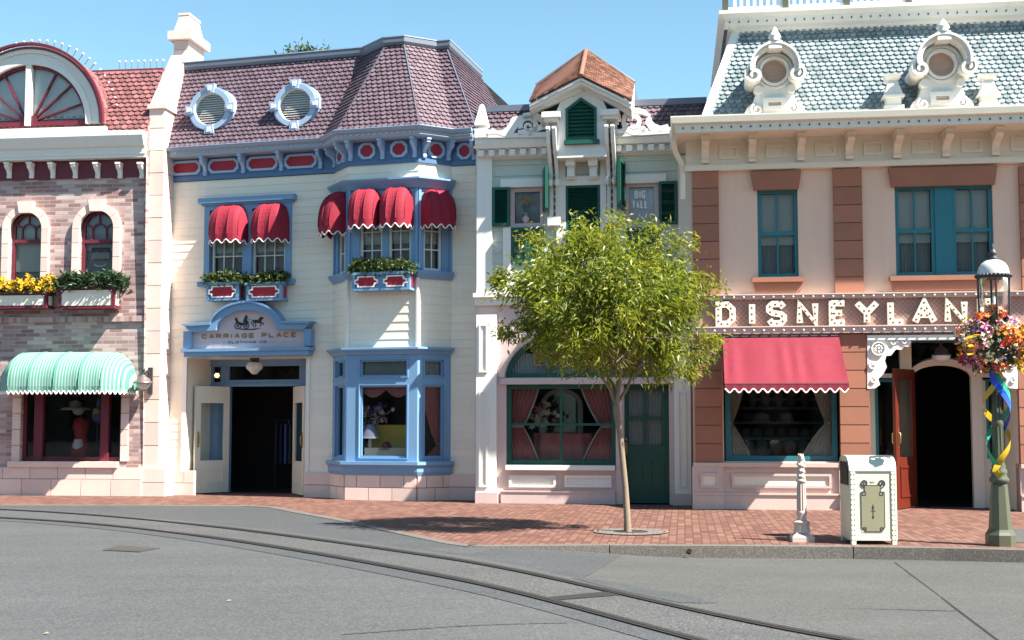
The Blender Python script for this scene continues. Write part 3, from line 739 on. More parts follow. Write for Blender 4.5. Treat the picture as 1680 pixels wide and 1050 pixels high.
mb.add([(p.x, zs(p.x) + .010, -p.y) for p in Q], [(0, 1, 2, 3)], 'iron' if False else 'cover_plate')
tag(mb.build('utility_cover'), 'square worn metal utility cover set in the grey street', 'cover')
for (x, y, lab) in ((375, 987, 'small pale dry leaf lying alone on the street'), (75, 1041, 'small yellowish dry leaf lying at the bottom left of the street')):
    p = on_street(x, y); mb = MB('leaf_dry')
    mb.add([(p.x - .025, zs(p.x) + .004, -p.y), (p.x, zs(p.x) + .008, -p.y + .018), (p.x + .028, zs(p.x) + .012, -p.y), (p.x, zs(p.x) + .016, -p.y - .02)], [(0, 1, 3), (1, 2, 3)])
    tag(mb.build('fallen_leaf'), lab, 'leaf')

# ---------------------------------------------------------------- brick building at the left
A = base_frame(100, 812.5, 7.0)
bA = thing('brick_building', 'mauve brick shop with pink tiled roof and half-round dormer window', 'building', A)
uAl, uAr = A.u(-95, 500), A.u(240, 500)
vAt = A.v(120, 292); vAb = A.v(110, 767)
W1 = A.R(17, 349, 70.5, 470); W2 = A.R(132, 346, 188, 470); shopA = A.R(35, 600, 200, 758)
holesA = [(*W1, .22), (*W2, .22), (*shopA, .30)]
mb = MB('brick_wall'); flat_wall(mb, uAl, uAr, vAb, vAt, holesA, 0.0); mb.build('wall', bA)
mb = MB('pink_stone')
for a, b in cuts(uAl, uAr, []): blocks(mb, a, b, 0, A.v(110, 786), 0.0, .085, 1, 7, 'pink_stone'); blocks(mb, a + .3, b, A.v(110, 786) + .01, vAb, 0.0, .075, 1, 7, 'pink_stone')
mb.build('stone_base', bA)
mb = MB('pink_stone'); s = A.R(17, 757, 196, 767); mb.box(s[0], s[1], s[2] + .005, s[3], -.30, .12)
mb.build('shop_sill', bA)
for x0, x1 in ((22, 35), (200, 212)):
    mb = MB('pink_stone'); r = A.R(x0, 600, x1, 757); blocks(mb, r[0], r[1], r[2] + .003, r[3], 0.002, .04, 6, 1, 'pink_stone'); mb.build('quoin', bA)
mb = MB('soldier_brick'); r = A.R(-95, 520, 239, 529); mb.box(uAl, uAr, r[2], r[3], -.02, .05); mb.build('brick_band', bA)
# frieze, brackets and cornice
v0 = vAt; vc = A.v(120, 264); vtop = A.v(200, 221)
mb = MB('maroon'); mb.box(uAl, uAr, v0 - .02, vc + .2, -.3, .03); mb.build('frieze', bA)
for x in (-65, -28, 9, 46, 81, 118, 155, 192, 228):
    mb = MB('white'); u = A.u(x, 280, .2); bracket(mb, u, A.v(x, 291, .15), A.v(x, 266, .17), .03, .155, .09); mb.build('bracket', bA)
mb = MB('white')
mb.sweep([(uAl, 0), (uAr, 0)], [(0, vc), (.20, vc), (.20, vc + .05), (.22, vc + .07), (.22, vc + .20), (.28, vc + .23), (.36, vc + .42), (.36, vtop - .02), (.34, vtop), (0, vtop)])
uDc = A.u(46, 206, .1); uDr = A.u(166, 210, .35)
mb.box(uDc - (uDr - uDc), uDr, vtop, A.v(46, 209, .4), -.3, .22); mb.box(uDc - (uDr - uDc) - .03, uDr + .03, A.v(46, 213, .4), A.v(46, 207.5, .4), .1, .26)
mb.build('cornice', bA)
bulbs(bA, [(uAl, vc + .14, .228), (uAr, vc + .14, .228)], 36, .010)
# roof and dormer
wr0, wr1 = 0.16, -0.62
vr0 = vtop - .03; vr1 = A.v(220, 116, wr1)
mb = MB('pink_tile'); tiles(mb, (uAl, vr0, wr0), (uAr, vr0, wr0), (uAl, vr1, wr1), (uAr, vr1, wr1), .135, .115, 'pink_tile')
mb.box(uAl, uAr, vr1 - .03, vr1 + .03, wr1 - .1, wr1 + .03, 'maroon'); mb.box(uAl, uAr, 0, vr1 - .04, -7, -2.0, 'brick_wall'); mb.quad((uAr, 0, 0), (uAr, vr0, wr0), (uAr, vr1, wr1), (uAr, 0, -2.0), 'brick_wall')
mb.quad((uAl, vr1, wr1), (uAr, vr1, wr1), (uAr, vr1 - .1, -7), (uAl, vr1 - .1, -7), 'slate_metal')
mb.quad((uAl, 0, 0), (uAl, vr0, wr0), (uAl, vr1, wr1), (uAl, 0, wr1), 'brick_wall')
mb.build('roof', bA)
wd = 0.14; vD = A.v(46, 206, wd); Rg = A.u(141, 206, wd) - uDc; Ro = A.u(166, 206, wd) - uDc
mb = MB('white'); n = 40
mb.ring(arc(uDc, vD, Ro, Ro, 0, 180, n), arc(uDc, vD, Rg + .08, Rg + .08, 0, 180, n), wd - .12, wd)
mb.ring(arc(uDc, vD, Ro + .02, Ro + .02, 0, 180, n), arc(uDc, vD, Ro - .09, Ro - .09, 0, 180, n), wd, wd + .05)
mb.ring(arc(uDc, vD, Rg + .12, Rg + .12, 0, 180, n), arc(uDc, vD, Rg, Rg, 0, 180, n), wd - .2, wd + .03)
fw = MB('maroon')
o = mb.build('dormer_surround', bA)
fw.ring(arc(uDc, vD, Rg, Rg, 0, 180, n), arc(uDc, vD, Rg - .06, Rg - .06, 0, 180, n), wd - .15, wd - .05)
fw.box(uDc - Rg, uDc + Rg, vD, vD + .09, wd - .15, wd - .04)
for sgn in (1, -1):
    fw.ring([(uDc + sgn * (.06 + .13 * math.cos(rad(a))), vD + .09 + .13 * math.sin(rad(a))) for a in range(0, 91, 15)], [(uDc + sgn * .06, vD + .09)] * 7, wd - .12, wd - .045)
    for a in (22, 45, 66): fw.stroke([(uDc + sgn * (.06 + .1 * math.cos(rad(a))), vD + .09 + .1 * math.sin(rad(a))), (uDc + sgn * Rg * math.cos(rad(a * .95)), vD + Rg * math.sin(rad(a * .95)))], .03, wd - .12, wd - .06)
fw.box(uDc - .055, uDc + .055, vD, vD + Rg + .02, wd - .14, wd + .01, 'white')
o = fw.build('dormer_window', bA)
g = MB('glass'); g.add([(x, y, wd - .10) for x, y in arc(uDc, vD, Rg, Rg, 0, 180, n)], [tuple(range(n + 1))]); g.build('pane', o)
g = MB('trim_white'); g.add([(x, y, wd - .16) for x, y in arc(uDc, vD, Rg, Rg, 0, 180, n)], [tuple(range(n + 1))]); g.build('blind', o)
mb = MB('maroon')          # barrel roof of the dormer running back into the slope
for k in range(10):
    r0 = Ro + .05
    mb.ring(arc(uDc, vD, r0 + .05, r0 + .05, 0, 180, n), arc(uDc, vD, r0, r0, 0, 180, n), wd + .06, wd + .15, 'maroon'); break
mb.ring(arc(uDc, vD, Ro + .03, Ro + .03, 0, 180, n), arc(uDc, vD, Ro - .02, Ro - .02, 0, 180, n), -1.3, wd + .06, 'pink_tile')
K = 22
for i in range(K):
    a0, a1 = 180 * i / K, 180 * (i + 1) / K
    for j in range(9):
        z1 = wd + .02 - j * .13; sh = (j % 2) * 90 / K
        mb.ring(arc(uDc, vD, Ro + .055, Ro + .055, a0 + sh, a1 + sh - .4, 2), arc(uDc, vD, Ro + .03, Ro + .03, a0 + sh, a1 + sh - .4, 2), z1 - .13, z1, 'pink_tile', tint=random.random())
mb.build('dormer_roof', bA)
# rows of ball-tipped ridge spikes
for i in range(34):
    a = 3 + 174 * i / 33; r = Ro + .10; u = uDc + r * math.cos(rad(a)); v = vD + r * math.sin(rad(a)); u2 = uDc + (r + .16) * math.cos(rad(a)); v2 = vD + (r + .16) * math.sin(rad(a))
    mb = MB('white'); mb.tube([(u, v, wd - .25), (u2, v2, wd - .25)], .008, 5, 'copper'); mb.ball(u2, v2, wd - .25, .026, seg=8); mb.build('ridge_spike', bA)
x = uDr - .1
while x < uAr:
    mb = MB('white'); mb.tube([(x, vr1 + .02, wr1), (x, vr1 + .19, wr1)], .008, 5, 'copper'); mb.ball(x, vr1 + .20, wr1, .026, seg=8); mb.build('ridge_spike', bA); x += .137
# arched windows
def arched_window(W, xs, last):
    u0, u1, v0, v1 = W; c = (u0 + u1) / 2; r = (u1 - u0) / 2; vs = v1 - r
    so = MB('pink_stone'); ro = r + A.u(197, 420) - A.u(188, 420) + .03
    for a0, a1 in ((0, 36), (37, 72), (108, 143), (144, 180)):
        so.ring(arc(c, vs, ro, ro, a0, a1, 8), arc(c, vs, r, r, a0, a1, 8), 0, .085, tint=random.random())
    so.prism([(c - .13, vs + r - .02), (c + .13, vs + r - .02), (c + .17, vs + ro + .07), (c - .17, vs + ro + .07)], 0, .12, tint=.6)
    h = (vs - v0) / 4
    for i in range(4):
        for s_ in (-1, 1):
            a, b = sorted((c + s_ * r, c + s_ * ro)); so.box(a, b, v0 + i * h + .005, v0 + (i + 1) * h - .006, 0, .085, None, random.random())
    so.ring(arc(c, vs, ro - .01, ro - .01, 0, 180, 24), arc(c, vs, r + .004, r + .004, 0, 180, 24), 0, .06, 'joint')
    for s_ in (-1, 1):
        a, b = sorted((c + s_ * (r + .004), c + s_ * (ro - .01))); so.box(a, b, v0, vs, 0, .06, 'joint')
    so.build('window_surround', bA)
    f = MB('maroon'); w = -.06; f.ring(arc(c, vs, r, r, 0, 180, 24), arc(c, vs, r - .065, r - .065, 0, 180, 24), w - .06, w)
    f.box(c - r, c - r + .065, v0, vs, w - .06, w); f.box(c + r - .065, c + r, v0, vs, w - .06, w)
    vm = A.v(xs, 396, -.06); f.box(c - r + .065, c + r - .065, vm - .035, vm + .035, w - .05, w + .01)
    q = r * .46; f.ring(arc(c, vm + .21, q, q, 0, 180, 14), arc(c, vm + .21, q - .035, q - .035, 0, 180, 14), w - .05, w - .008)
    for s_ in (-1, 1): f.box(*sorted((c + s_ * q, c + s_ * (q - .035))), vm + .03, vm + .21, w - .05, w - .009)
    for a in (25, 90, 155): f.stroke([(c + q * math.cos(rad(a)), vm + .21 + q * math.sin(rad(a))), (c + r * math.cos(rad(a)), vs + r * math.sin(rad(a)))], .032, w - .05, w - .01)
    z = w - .6; f.quad((u0, v0, z), (u1, v0, z), (u1, v1, z), (u0, v1, z), 'room_shade')
    for p, k in (((u0, v0), (u0, v1)), ((u1, v1), (u1, v0)), ((u0, v1), (u1, v1)), ((u1, v0), (u0, v0))): f.quad((*p, -.2), (*k, -.2), (*k, z), (*p, z), 'room_shade')
    o = f.build('window', bA); out = [(u0, v0), (u1, v0)] + arc(c, vs, r, r, 0, 180, 20)
    g = MB('glass'); g.add([(x, y, w - .03) for x, y in out], [tuple(range(len(out)))]); g.build('pane', o)
    b = MB('blind' if not last else 'grey_blind'); bt = v0 + .32 if not last else A.v(xs, 412, -.16)
    out2 = [(u0, bt), (u1, bt)] + arc(c, vs, r, r, 0, 180, 20); b.add([(x, y, w - .10) for x, y in out2], [tuple(range(len(out2)))]); b.build('blind', o)
    drape(u0, u1, v0, bt + .02, w - .14, 'lace').build('lace_curtain', o)
    if last:
        d = MB('iron'); d.stroke(arc(c, bt + .02, .17, .07, 180, 360, 10), .05, w - .095, w - .08); d.box(c - .2, c + .2, bt + .02, bt + .07, w - .095, w - .08)
        d.stroke([(c - .05, bt - .05), (c + .05, bt - .05)], .12, w - .094, w - .079)
        d.prism([(c - .17, bt - .17), (c + .19, bt - .17), (c + .19, bt - .03), (c - .17, bt - .03)], w - .075, w - .07, 'lace')
        d.stroke(arc(c, bt - .26, .12, .06, 180, 360, 8), .025, w - .075, w - .07, 'cream'); d.build('window_sign', o)
arched_window(W1, 44, False); arched_window(W2, 160, True)
# shop window
u0, u1, v0, v1 = shopA; ux = [A.u(x, 700, -.1) for x in (58, 72, 167, 180)]
mb = MB('maroon'); w = -.08
for a, b in ((u0, u0 + .07), (ux[0], ux[1]), (ux[2], ux[3]), (u1 - .07, u1)): mb.box(a, b, v0, v1, w - .08, w + (.04 if a in ux else 0))
mb.box(u0 + .07, u1 - .07, v0, v0 + .10, w - .08, w - .004); mb.box(u0 + .07, u1 - .07, v1 - .12, v1, w - .08, w - .004)
z = -1.4; mb.quad((u0, v0, z), (u1, v0, z), (u1, v1, z), (u0, v1, z), 'room_shade')
for p, k in (((u0, v0), (u0, v1)), ((u1, v1), (u1, v0)), ((u0, v1), (u1, v1)), ((u1, v0), (u0, v0))): mb.quad((*p, -.26), (*k, -.26), (*k, z), (*p, z), 'room_shade')
o = mb.build('shop_window', bA)
for a, b in ((u0 + .07, ux[0]), (ux[1], ux[2]), (ux[3], u1 - .07)):
    g = MB('glass'); g.quad((a, v0 + .1, w - .04), (b, v0 + .1, w - .04), (b, v1 - .12, w - .04), (a, v1 - .12, w - .04)); g.build('pane', o)
# costume display
t = thing('dress_form', 'red and white outfit with a pale wide hat in the dark brick-shop window', 'display', A, (A.u(132, 740, -.6), v0, -.6)); off = (A.u(132, 740, -.6), v0, -.6)
u = off[0]; mb = MB('toy_red'); mb.lathe([(.02, .05), (.18, .08), (.20, .25), (.12, .50), (.17, .70), (.15, .84), (.05, .90)], u, -.6, 18, v=v0); mb.build('dress', t, off)
mb = MB('toy_white'); mb.lathe([(.10, .12), (.13, .32), (.09, .45)], u, -.52, 14, v=v0); mb.build('apron', t, off)
mb = MB('cream_cloth'); mb.ball(u - .05, v0 + 1.05, -.58, .13, .11, .12); mb.lathe([(.30, 1.05), (.28, 1.09), (.14, 1.11), (.12, 1.22), (.02, 1.25)], u - .12, -.58, 20, 'toy_white', v=v0); mb.build('hat', t, off)
mb = MB('iron'); mb.tube([(u, v0, -.6), (u, v0 + .95, -.6)], .02, 8); mb.lathe([(.14, 0), (.14, .03), (.02, .05)], u, -.6, 16, v=v0); mb.build('stand', t, off)
mb = MB('toy_blue'); x = A.u(160, 700, -.75)
mb.ball(x, v0 + .95, -.75, .13, .17, .1, m='toy_blue'); mb.ball(x, v0 + 1.02, -.70, .09, .09, .06, m='toy_yellow'); mb.ball(x + .02, v0 + 1.19, -.75, .06, .12, .06, m='toy_blue'); mb.tube([(x, v0, -.75), (x, v0 + .8, -.75)], .02, 6, 'iron')
mb.lathe([(.10, 0), (.10, .03), (.02, .04)], x, -.75, 14, 'iron', v=v0)
solo('display_mask', mb, 'blue and yellow figure on a thin stand in the brick-shop window', 'display', A, (x, v0, -.75))
# mint awning, wall flowers
r = A.R(10, 580, 218, 634, .55)
bonnet(A, A.u(8, 610, .2), A.u(219, 610, .2), A.v(115, 634, .75), A.v(115, 578, .0), .80, 'mint green striped barrel awning with rounded ends over the brick shop', 'mint_plain', .62, .12, 8, None, 'trim_white', True, 'mint_canvas', .85, 38, True)
fb = A.R(-40, 479, 66, 506, .34); flower_box(A, fb[0], A.u(78, 490, .30), fb[2], fb[3], .34, 'maroon', 'cream', 'maroon', 'maroon and cream window box holding the yellow flowers', style='plain')
fb2 = A.R(96, 470, 186, 506, .34); flower_box(A, fb2[0], A.u(187, 490, .34), fb2[2], fb2[3], .34, 'maroon', 'cream', 'maroon', 'maroon and cream window box with dark green foliage on brick wall', style='plain')
planting(A, fb[0], A.u(84, 470, .34), fb[3] - .03, .36, 'bright yellow flowers crowding the leftmost window box', .36, ['leaf_mid'], 900, .10, ['petal_yellow'], 330, .055, 'flowers')
planting(A, fb2[0], A.u(196, 460, .34), fb2[3] - .03, .36, 'dark blue-green foliage in the maroon box under the second arched window', .34, ['leaf_dark'], 2600, .10)

# ---------------------------------------------------------------- stone party wall with chimney
P = base_frame(248, 813.7, 9.0)
bP = thing('party_wall', 'pale pink stone block pier rising to a chimney between two shops', 'wall', P)
pu0, pu1 = P.u(239, 480, .0), P.u(264.5, 480, 0); vp = P.v(252, 174); vpb = P.v(250, 769)
mb = MB('pink_stone'); n = 16; hh = (vp - vpb) / n; D0, D1 = -.62, 0.0
mb.box(pu0 + .004, pu1 - .004, 0, vp - .02, D0, -.02, 'joint')
for i in range(n): mb.box(pu0, pu1, vpb + i * hh + .006, vpb + (i + 1) * hh - .006, D0, D1 - (.0 if i % 2 else .004), None, random.random())
mb.build('pier', bP)
mb = MB('pink_stone'); x0, x1 = P.u(227, 790, .05), P.u(269, 790, .08)
mb.box(x0, x1, 0, vpb * .5 - .006, -.6, .06, None, .4); mb.box(x0, x1, vpb * .5 + .006, vpb, -.6, .055, None, .6); mb.box(x0 + .01, x1 - .01, 0, vpb - .01, -.6, .045, 'joint'); mb.build('plinth', bP)
mb = MB('pink_stone'); wt = -1.0; vt = P.v(290, 90, wt)
for i in range(5):
    a, b = i / 5, (i + 1) / 5 - .012
    pr = [(D1 + (wt - D1) * a, vp + (vt - vp) * a), (D1 + (wt - D1) * b, vp + (vt - vp) * b), (D1 + (wt - D1) * b - .7, vp + (vt - vp) * b), (D1 + (wt - D1) * a - .7, vp + (vt - vp) * a)]
    vs = [(pu0 - .01, q, p) for p, q in pr] + [(pu1 + .02, q, p) for p, q in pr]
    mb.add(vs, [(0, 1, 2, 3), (7, 6, 5, 4), (0, 4, 5, 1), (1, 5, 6, 2), (2, 6, 7, 3), (3, 7, 4, 0)], None, False, random.random())
mb.box(pu0 - .03, pu1 + .04, vp - .06, vp + .03, -.5, .04, None, .7)
mb.quad((pu0, 0, -.6), (pu0, vt, -1.7), (pu0, vt, -7), (pu0, 0, -7)); mb.quad((pu1, 0, -.6), (pu1, vt, -1.7), (pu1, vt, -7), (pu1, 0, -7))
mb.build('coping', bP)
cw1 = -1.0; cu0, cu1 = P.u(285, 85, cw1), P.u(309, 85, cw1); dch = .80
vc0, vc1, vc2, vc3 = P.v(297, 112, cw1), P.v(297, 66, cw1), P.v(297, 52, cw1), P.v(312, 23, cw1 - .2)
mb = MB('pink_stone'); hh = (vc1 - vc0) / 3
for i in range(3): mb.box(cu0, cu1, vc0 + i * hh + .005, vc0 + (i + 1) * hh - .005, cw1 - dch, cw1, None, random.random())
mb.box(cu0 + .01, cu1 - .01, vt - .3, vc1, cw1 - dch + .01, cw1 - .012, 'joint')
mb.box(cu0 - .10, cu1 + .10, vc1, vc2, cw1 - dch - .1, cw1 + .1, None, .6)
a = [(cu0, vc2, cw1 + .02), (cu1, vc2, cw1 + .02), (cu1, vc2, cw1 - dch), (cu0, vc2, cw1 - dch)]; i_ = .07
b = [(cu0 + i_, vc3, cw1 - .14), (cu1 - i_, vc3, cw1 - .14), (cu1 - i_, vc3, cw1 - dch + .14), (cu0 + i_, vc3, cw1 - dch + .14)]
mb.add(a + b, [(4, 5, 6, 7), (0, 1, 5, 4), (1, 2, 6, 5), (2, 3, 7, 6), (3, 0, 4, 7)], None, False, .7)
mb.box(cu0 + i_ - .03, cu1 - i_ + .03, vc3 - .05, vc3, cw1 - dch + .1, cw1 - .1, None, .5)
mb.build('chimney', bP)
# wall lantern on the pier
lu, lv = P.u(233, 628, .35), P.v(233, 628, .35); off = (lu, lv, .3)
t = thing('wall_lamp', 'dark metal dome lamp with milky bowl on the stone pier', 'lamp', P, off)
mb = MB('iron'); r = P.R(243, 603, 250, 646, .03); mb.box(r[0], r[1], r[2], r[3], 0.003, .05); mb.tube([(r[0] + .04, lv + .18, .04), (r[0] + .03, lv + .24, .14), (lu + .06, lv + .23, .27), (lu, lv + .2, .3), (lu, lv + .12, .3)], .022, 8); mb.tube([(r[0] + .04, lv + .02, .04), (lu + .08, lv + .14, .22), (lu, lv + .19, .3)], .015, 6); mb.ball(lu, lv + .26, .3, .035); mb.build('arm', t, off)
mb = MB('copper'); mb.lathe([(.035, .16), (.06, .13), (.12, .09), (.15, .03), (.20, .01), (.20, -.01), (.15, -.012)], lu, .3, 24, v=lv); mb.build('hood', t, off)
mb = MB('milk_glass'); mb.lathe([(.14, -.012), (.135, -.05), (.10, -.10), (.05, -.13), (.01, -.135)], lu, .3, 24, v=lv); mb.build('globe', t, off)
# ---------------------------------------------------------------- cream clapboard building with the bay
C = base_frame(420, 814, 15.3)
bC = thing('clapboard_building', 'cream clapboard shop with blue trim, two-storey bay and purple slate mansard roof', 'building', C)
BD = 0.50
ucl, ucr = C.u(262, 500), C.u(782, 500)
bL, bR = C.u(571, 400, BD), C.u(686, 400, BD)
bayp = [(bL - BD, 0.0), (bL, BD), (bR, BD), (bR + BD, 0.0)]
FF = C.sub(bL, BD, 1, 0); FL = C.sub(bL - BD, 0, 1, 1); FR = C.sub(bR, BD, 1, -1)
vfr = C.v(420, 292); vpl = C.v(290, 772); uEL, uER = C.u(306, 700), C.u(502, 700); vEt = C.v(402, 586)
dw = C.R(337, 338, 479, 462)
REC = 0.95
mb = MB('cream')
hC = [(uEL, uER, 0, vEt, 0), (dw[0] + .03, dw[1] - .03, dw[2], dw[3], .25), (bL - BD, bR + BD, 0, vfr + 1, 0)]
clap_wall(mb, ucl, ucr, vpl, vfr, hC, 0.0, .158, .011)
lining = MB('cream')
lining.quad((uEL, 0, .02), (uEL, vEt, .02), (uEL, vEt, -REC), (uEL, 0, -REC)); lining.quad((uER, 0, .02), (uER, vEt, .02), (uER, vEt, -REC), (uER, 0, -REC)); lining.quad((uEL, vEt, .02), (uER, vEt, .02), (uER, vEt, -REC), (uEL, vEt, -REC))

mb.box(uEL - .10, uEL, vpl, vEt, .0, .035, 'white'); mb.box(uER, uER + .08, vpl, vEt, .0, .032, 'white')
zc = C.u(777, 500); mb.box(ucr - .2, ucr, 0, vfr, -.2, -.02)
mb.quad((ucl, 0, -.05), (ucl, vfr + 1.2, -.5), (ucl, vfr + 1.2, -7), (ucl, 0, -7)); mb.quad((ucr, 0, -.05), (ucr, vfr + 1.2, -.5), (ucr, vfr + 1.2, -7), (ucr, 0, -7)); mb.quad((ucl, 0, -7), (ucr, 0, -7), (ucr, vfr + 1.5, -7), (ucl, vfr + 1.5, -7))
mb.build('wall', bC); lining.build('entrance_lining', bC)
for a, b in ((ucl, C.u(318, 790, .06)), (uER, bL - BD), (bR + BD, ucr)):
    mb = MB('pink_stone'); blocks(mb, a, b, 0, vpl, -.02, .065, 2, 1 if b - a < .7 else 2, 'pink_stone'); mb.build('plinth', bC)
# bay
bv = [C.v(630, y, BD) for y in (779, 757, 580, 571, 457, 446, 309, 295, 269)]
mb = MB('cream')
def saw(v0, v1, pitch=.158, lap=.011):
    n = max(1, round((v1 - v0) / pitch)); p = (v1 - v0) / n; o = [(-.1, v0)]
    for i in range(n): o += [(lap, v0 + i * p), (0.0, v0 + (i + 1) * p - .001)]
    return o + [(-.1, v1)]
mb.sweep(bayp, saw(bv[3], bv[4])); mb.build('bay_wall', bC); mb = MB('cream'); mb.sweep(bayp, saw(bv[7], bv[8] + .12))
for F_, c0 in ((FF, 0), (FF, bR - bL), (FL, 0), (FR, BD * 1.414)):
    pass
mb.build('bay_wall', bC)
for (u, w) in (bayp[1], bayp[2]): mb = MB('white'); mb.tube([(u, bv[3], w + .01), (u, bv[4], w + .01)], .045, 8, 'white', False); mb.build('corner_bead', bC)
mb = MB('pink_stone')
for F_, L in ((FL, BD * 1.414), (FF, bR - bL), (FR, BD * 1.414)):
    m2 = MB('pink_stone'); blocks(m2, 0.004, L - .004, 0, bv[0], -.12, .05, 2, 2 if L < 1 else 3, 'pink_stone', gap=.014); m2.build('bay_plinth', bC, frame=F_)
mb = MB('blue'); mb.sweep(bayp, [(-.1, bv[0] - .01), (.06, bv[0] - .01), (.09, bv[0] + .06), (.09, bv[0] + .14), (.14, bv[1] - .06), (.14, bv[1]), (-.1, bv[1])]); mb.build('bay_sill', bC)
mb = MB('blue'); mb.sweep(bayp, [(-.05, bv[2] - .02), (.03, bv[2] - .02), (.06, bv[2] + .02), (.15, bv[3] - .03), (.15, bv[3] + .005), (-.05, bv[3] + .03)]); mb.build('bay_cornice', bC)
mb = MB('blue'); mb.sweep(bayp, [(-.05, bv[4] - .02), (.04, bv[4] - .02), (.13, bv[5] - .04), (.13, bv[5]), (-.05, bv[5])]); mb.build('bay_sill', bC)
mb = MB('blue'); mb.sweep(bayp, [(-.05, bv[6] - .02), (.04, bv[6] - .02), (.08, bv[6] + .04), (.17, bv[7] - .03), (.17, bv[7]), (-.05, bv[7] + .03)]); mb.build('bay_cornice', bC)
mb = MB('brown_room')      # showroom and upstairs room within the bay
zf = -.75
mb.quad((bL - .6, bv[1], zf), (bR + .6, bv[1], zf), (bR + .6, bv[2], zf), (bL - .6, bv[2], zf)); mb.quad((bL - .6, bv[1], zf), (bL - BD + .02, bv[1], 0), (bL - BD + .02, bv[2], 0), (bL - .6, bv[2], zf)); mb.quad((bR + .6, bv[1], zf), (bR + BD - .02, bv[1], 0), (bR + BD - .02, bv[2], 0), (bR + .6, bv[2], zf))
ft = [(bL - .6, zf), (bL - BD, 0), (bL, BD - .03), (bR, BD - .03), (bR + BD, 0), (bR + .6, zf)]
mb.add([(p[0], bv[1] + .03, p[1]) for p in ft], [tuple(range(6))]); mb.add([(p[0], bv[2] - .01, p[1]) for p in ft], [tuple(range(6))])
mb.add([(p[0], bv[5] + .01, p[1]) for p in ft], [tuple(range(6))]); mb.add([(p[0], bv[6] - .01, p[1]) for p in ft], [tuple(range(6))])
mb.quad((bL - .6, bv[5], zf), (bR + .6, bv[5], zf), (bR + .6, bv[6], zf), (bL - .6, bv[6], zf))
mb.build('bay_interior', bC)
def face_frame(F_, L, v0, v1, lights, name, m='blue', post=(.10, .10), w=0.0):
    """solid painted face with rectangular openings; returns nothing, glass follows as sub-parts"""
    f = MB(m); flat_wall(f, 0, L, v0, v1, [(*l, .09) for l in lights], w, .09, m)
    for l in lights:
        a, b, c, d = l[:4]; k = .035
        f.ring([(a, c), (b, c), (b, d), (a, d)], [(a + k, c + k), (b - k, c + k), (b - k, d - k), (a + k, d - k)], w - .09, w - .03, m, True)
        f.ring([(a - .02, c - .02), (b + .02, c - .02), (b + .02, d + .02), (a - .02, d + .02)], [(a, c), (b, c), (b, d), (a, d)], w - .002, w + .018, m, True)
    o = f.build(name, bC, frame=F_)
    for l in lights:
        a, b, c, d = l[:4]; g = MB('glass'); g.quad((a, c, w - .07), (b, c, w - .07), (b, d, w - .07), (a, d, w - .07)); g.build('pane', o)
    return o
vt0, vt1 = C.v(630, 618, BD), C.v(630, 590, BD); vm0, vm1 = C.v(630, 751, BD), C.v(630, 632, BD)
LF = bR - bL; LS = BD * 1.414
fx = [FF.u(x, 680, 0) for x in (590, 668)]
o = face_frame(FF, LF, bv[1], bv[2], [(fx[0], fx[1], vm0, vm1), (fx[0], fx[1], vt0, vt1)], 'bay_window')
drape(fx[0], fx[1], vt0, vt1, -.13, 'lace').build('lace_curtain', o)
sx = [FR.u(x, 680, 0) for x in (700, 733)]
o = face_frame(FR, LS, bv[1], bv[2], [(.14, LS - .16, vm0, vm1), (.14, LS - .16, vt0, vt1)], 'bay_window')
drape(.14, LS - .16, vt0, vt1, -.13, 'lace').build('lace_curtain', o)
o = face_frame(FL, LS, bv[1], bv[2], [(.14, LS - .14, vm0, vm1), (.14, LS - .14, vt0, vt1)], 'bay_window')
drape(.14, LS - .14, vt0, vt1, -.13, 'lace').build('lace_curtain', o)
# upper bay faces
uw0, uw1 = C.v(630, 444, BD), C.v(630, 345, BD)
def upper_face(F_, L, lights):
    f = MB('blue'); flat_wall(f, 0, L, bv[5], bv[6], [(*l, .10) for l in lights], 0.0, .10, 'blue')
    f.box(.0, .05, bv[5], bv[6], 0.001, .03); f.box(L - .05, L, bv[5], bv[6], 0.001, .03)
    for l in lights: f.stroke(arc((l[0] + l[1]) / 2, l[3] - .05, (l[1] - l[0]) / 2 + .05, .26, 0, 180, 12), .035, .001, .025, 'pale_blue')
    f.build('bay_face', bC, frame=F_)
    for l in lights: window(F_, bC, l, -.05, 2, 3, 'white', .045, .022, blind='blind', blind_to=.45, lace='lace', lace_to=.5, room=.45)
fa = [FF.u(x, 410) for x in (590, 627, 637, 674)]
upper_face(FF, LF, [(fa[0], fa[1], uw0, uw1), (fa[2], fa[3], uw0, uw1)])
upper_face(FL, LS, [(.17, LS - .15, uw0, uw1)]); upper_face(FR, LS, [(.12, LS - .20, uw0, uw1)])
# frieze, brackets and panels
vcb = C.v(420, 249, .3); vce = C.v(420, 234, .42); fp = [(ucl, .0)] + bayp + [(ucr, .0)]
vff = C.v(400, 290)
bvf = C.v(630, 269, BD); k_ = bvf
mb = MB('shaded_frieze_blue'); mb.sweep([(ucl, 0), (bL - BD, 0)], [(-.05, vff - .03), (.04, vff - .03), (.04, vff + .05), (.02, vff + .05), (.02, vcb + .1), (-.05, vcb + .1)]); mb.sweep([bayp[0]] + bayp[1:] + [(ucr, 0)], [(-.05, vff - .03), (.04, vff - .03), (.04, vff + .05), (.02, vff + .05), (.02, vcb + .1), (-.05, vcb + .1)]); mb.build('frieze', bC)
mb = MB('grey_blue'); mb.sweep(fp, [(-.05, vcb), (.26, vcb), (.30, vcb + .03), (.30, vcb + .10), (.36, vce - .03), (.38, vce), (.38, vce + .015), (-.05, vce + .015)]); mb.sweep(fp, [(.30, vce + .016), (.395, vce + .016), (.395, vce + .03), (.30, vce + .03)], 'pale_blue'); mb.build('eave', bC)
bulbs(bC, [(p[0], vcb + .07, p[1] + .33) for p in fp], 60, .011)
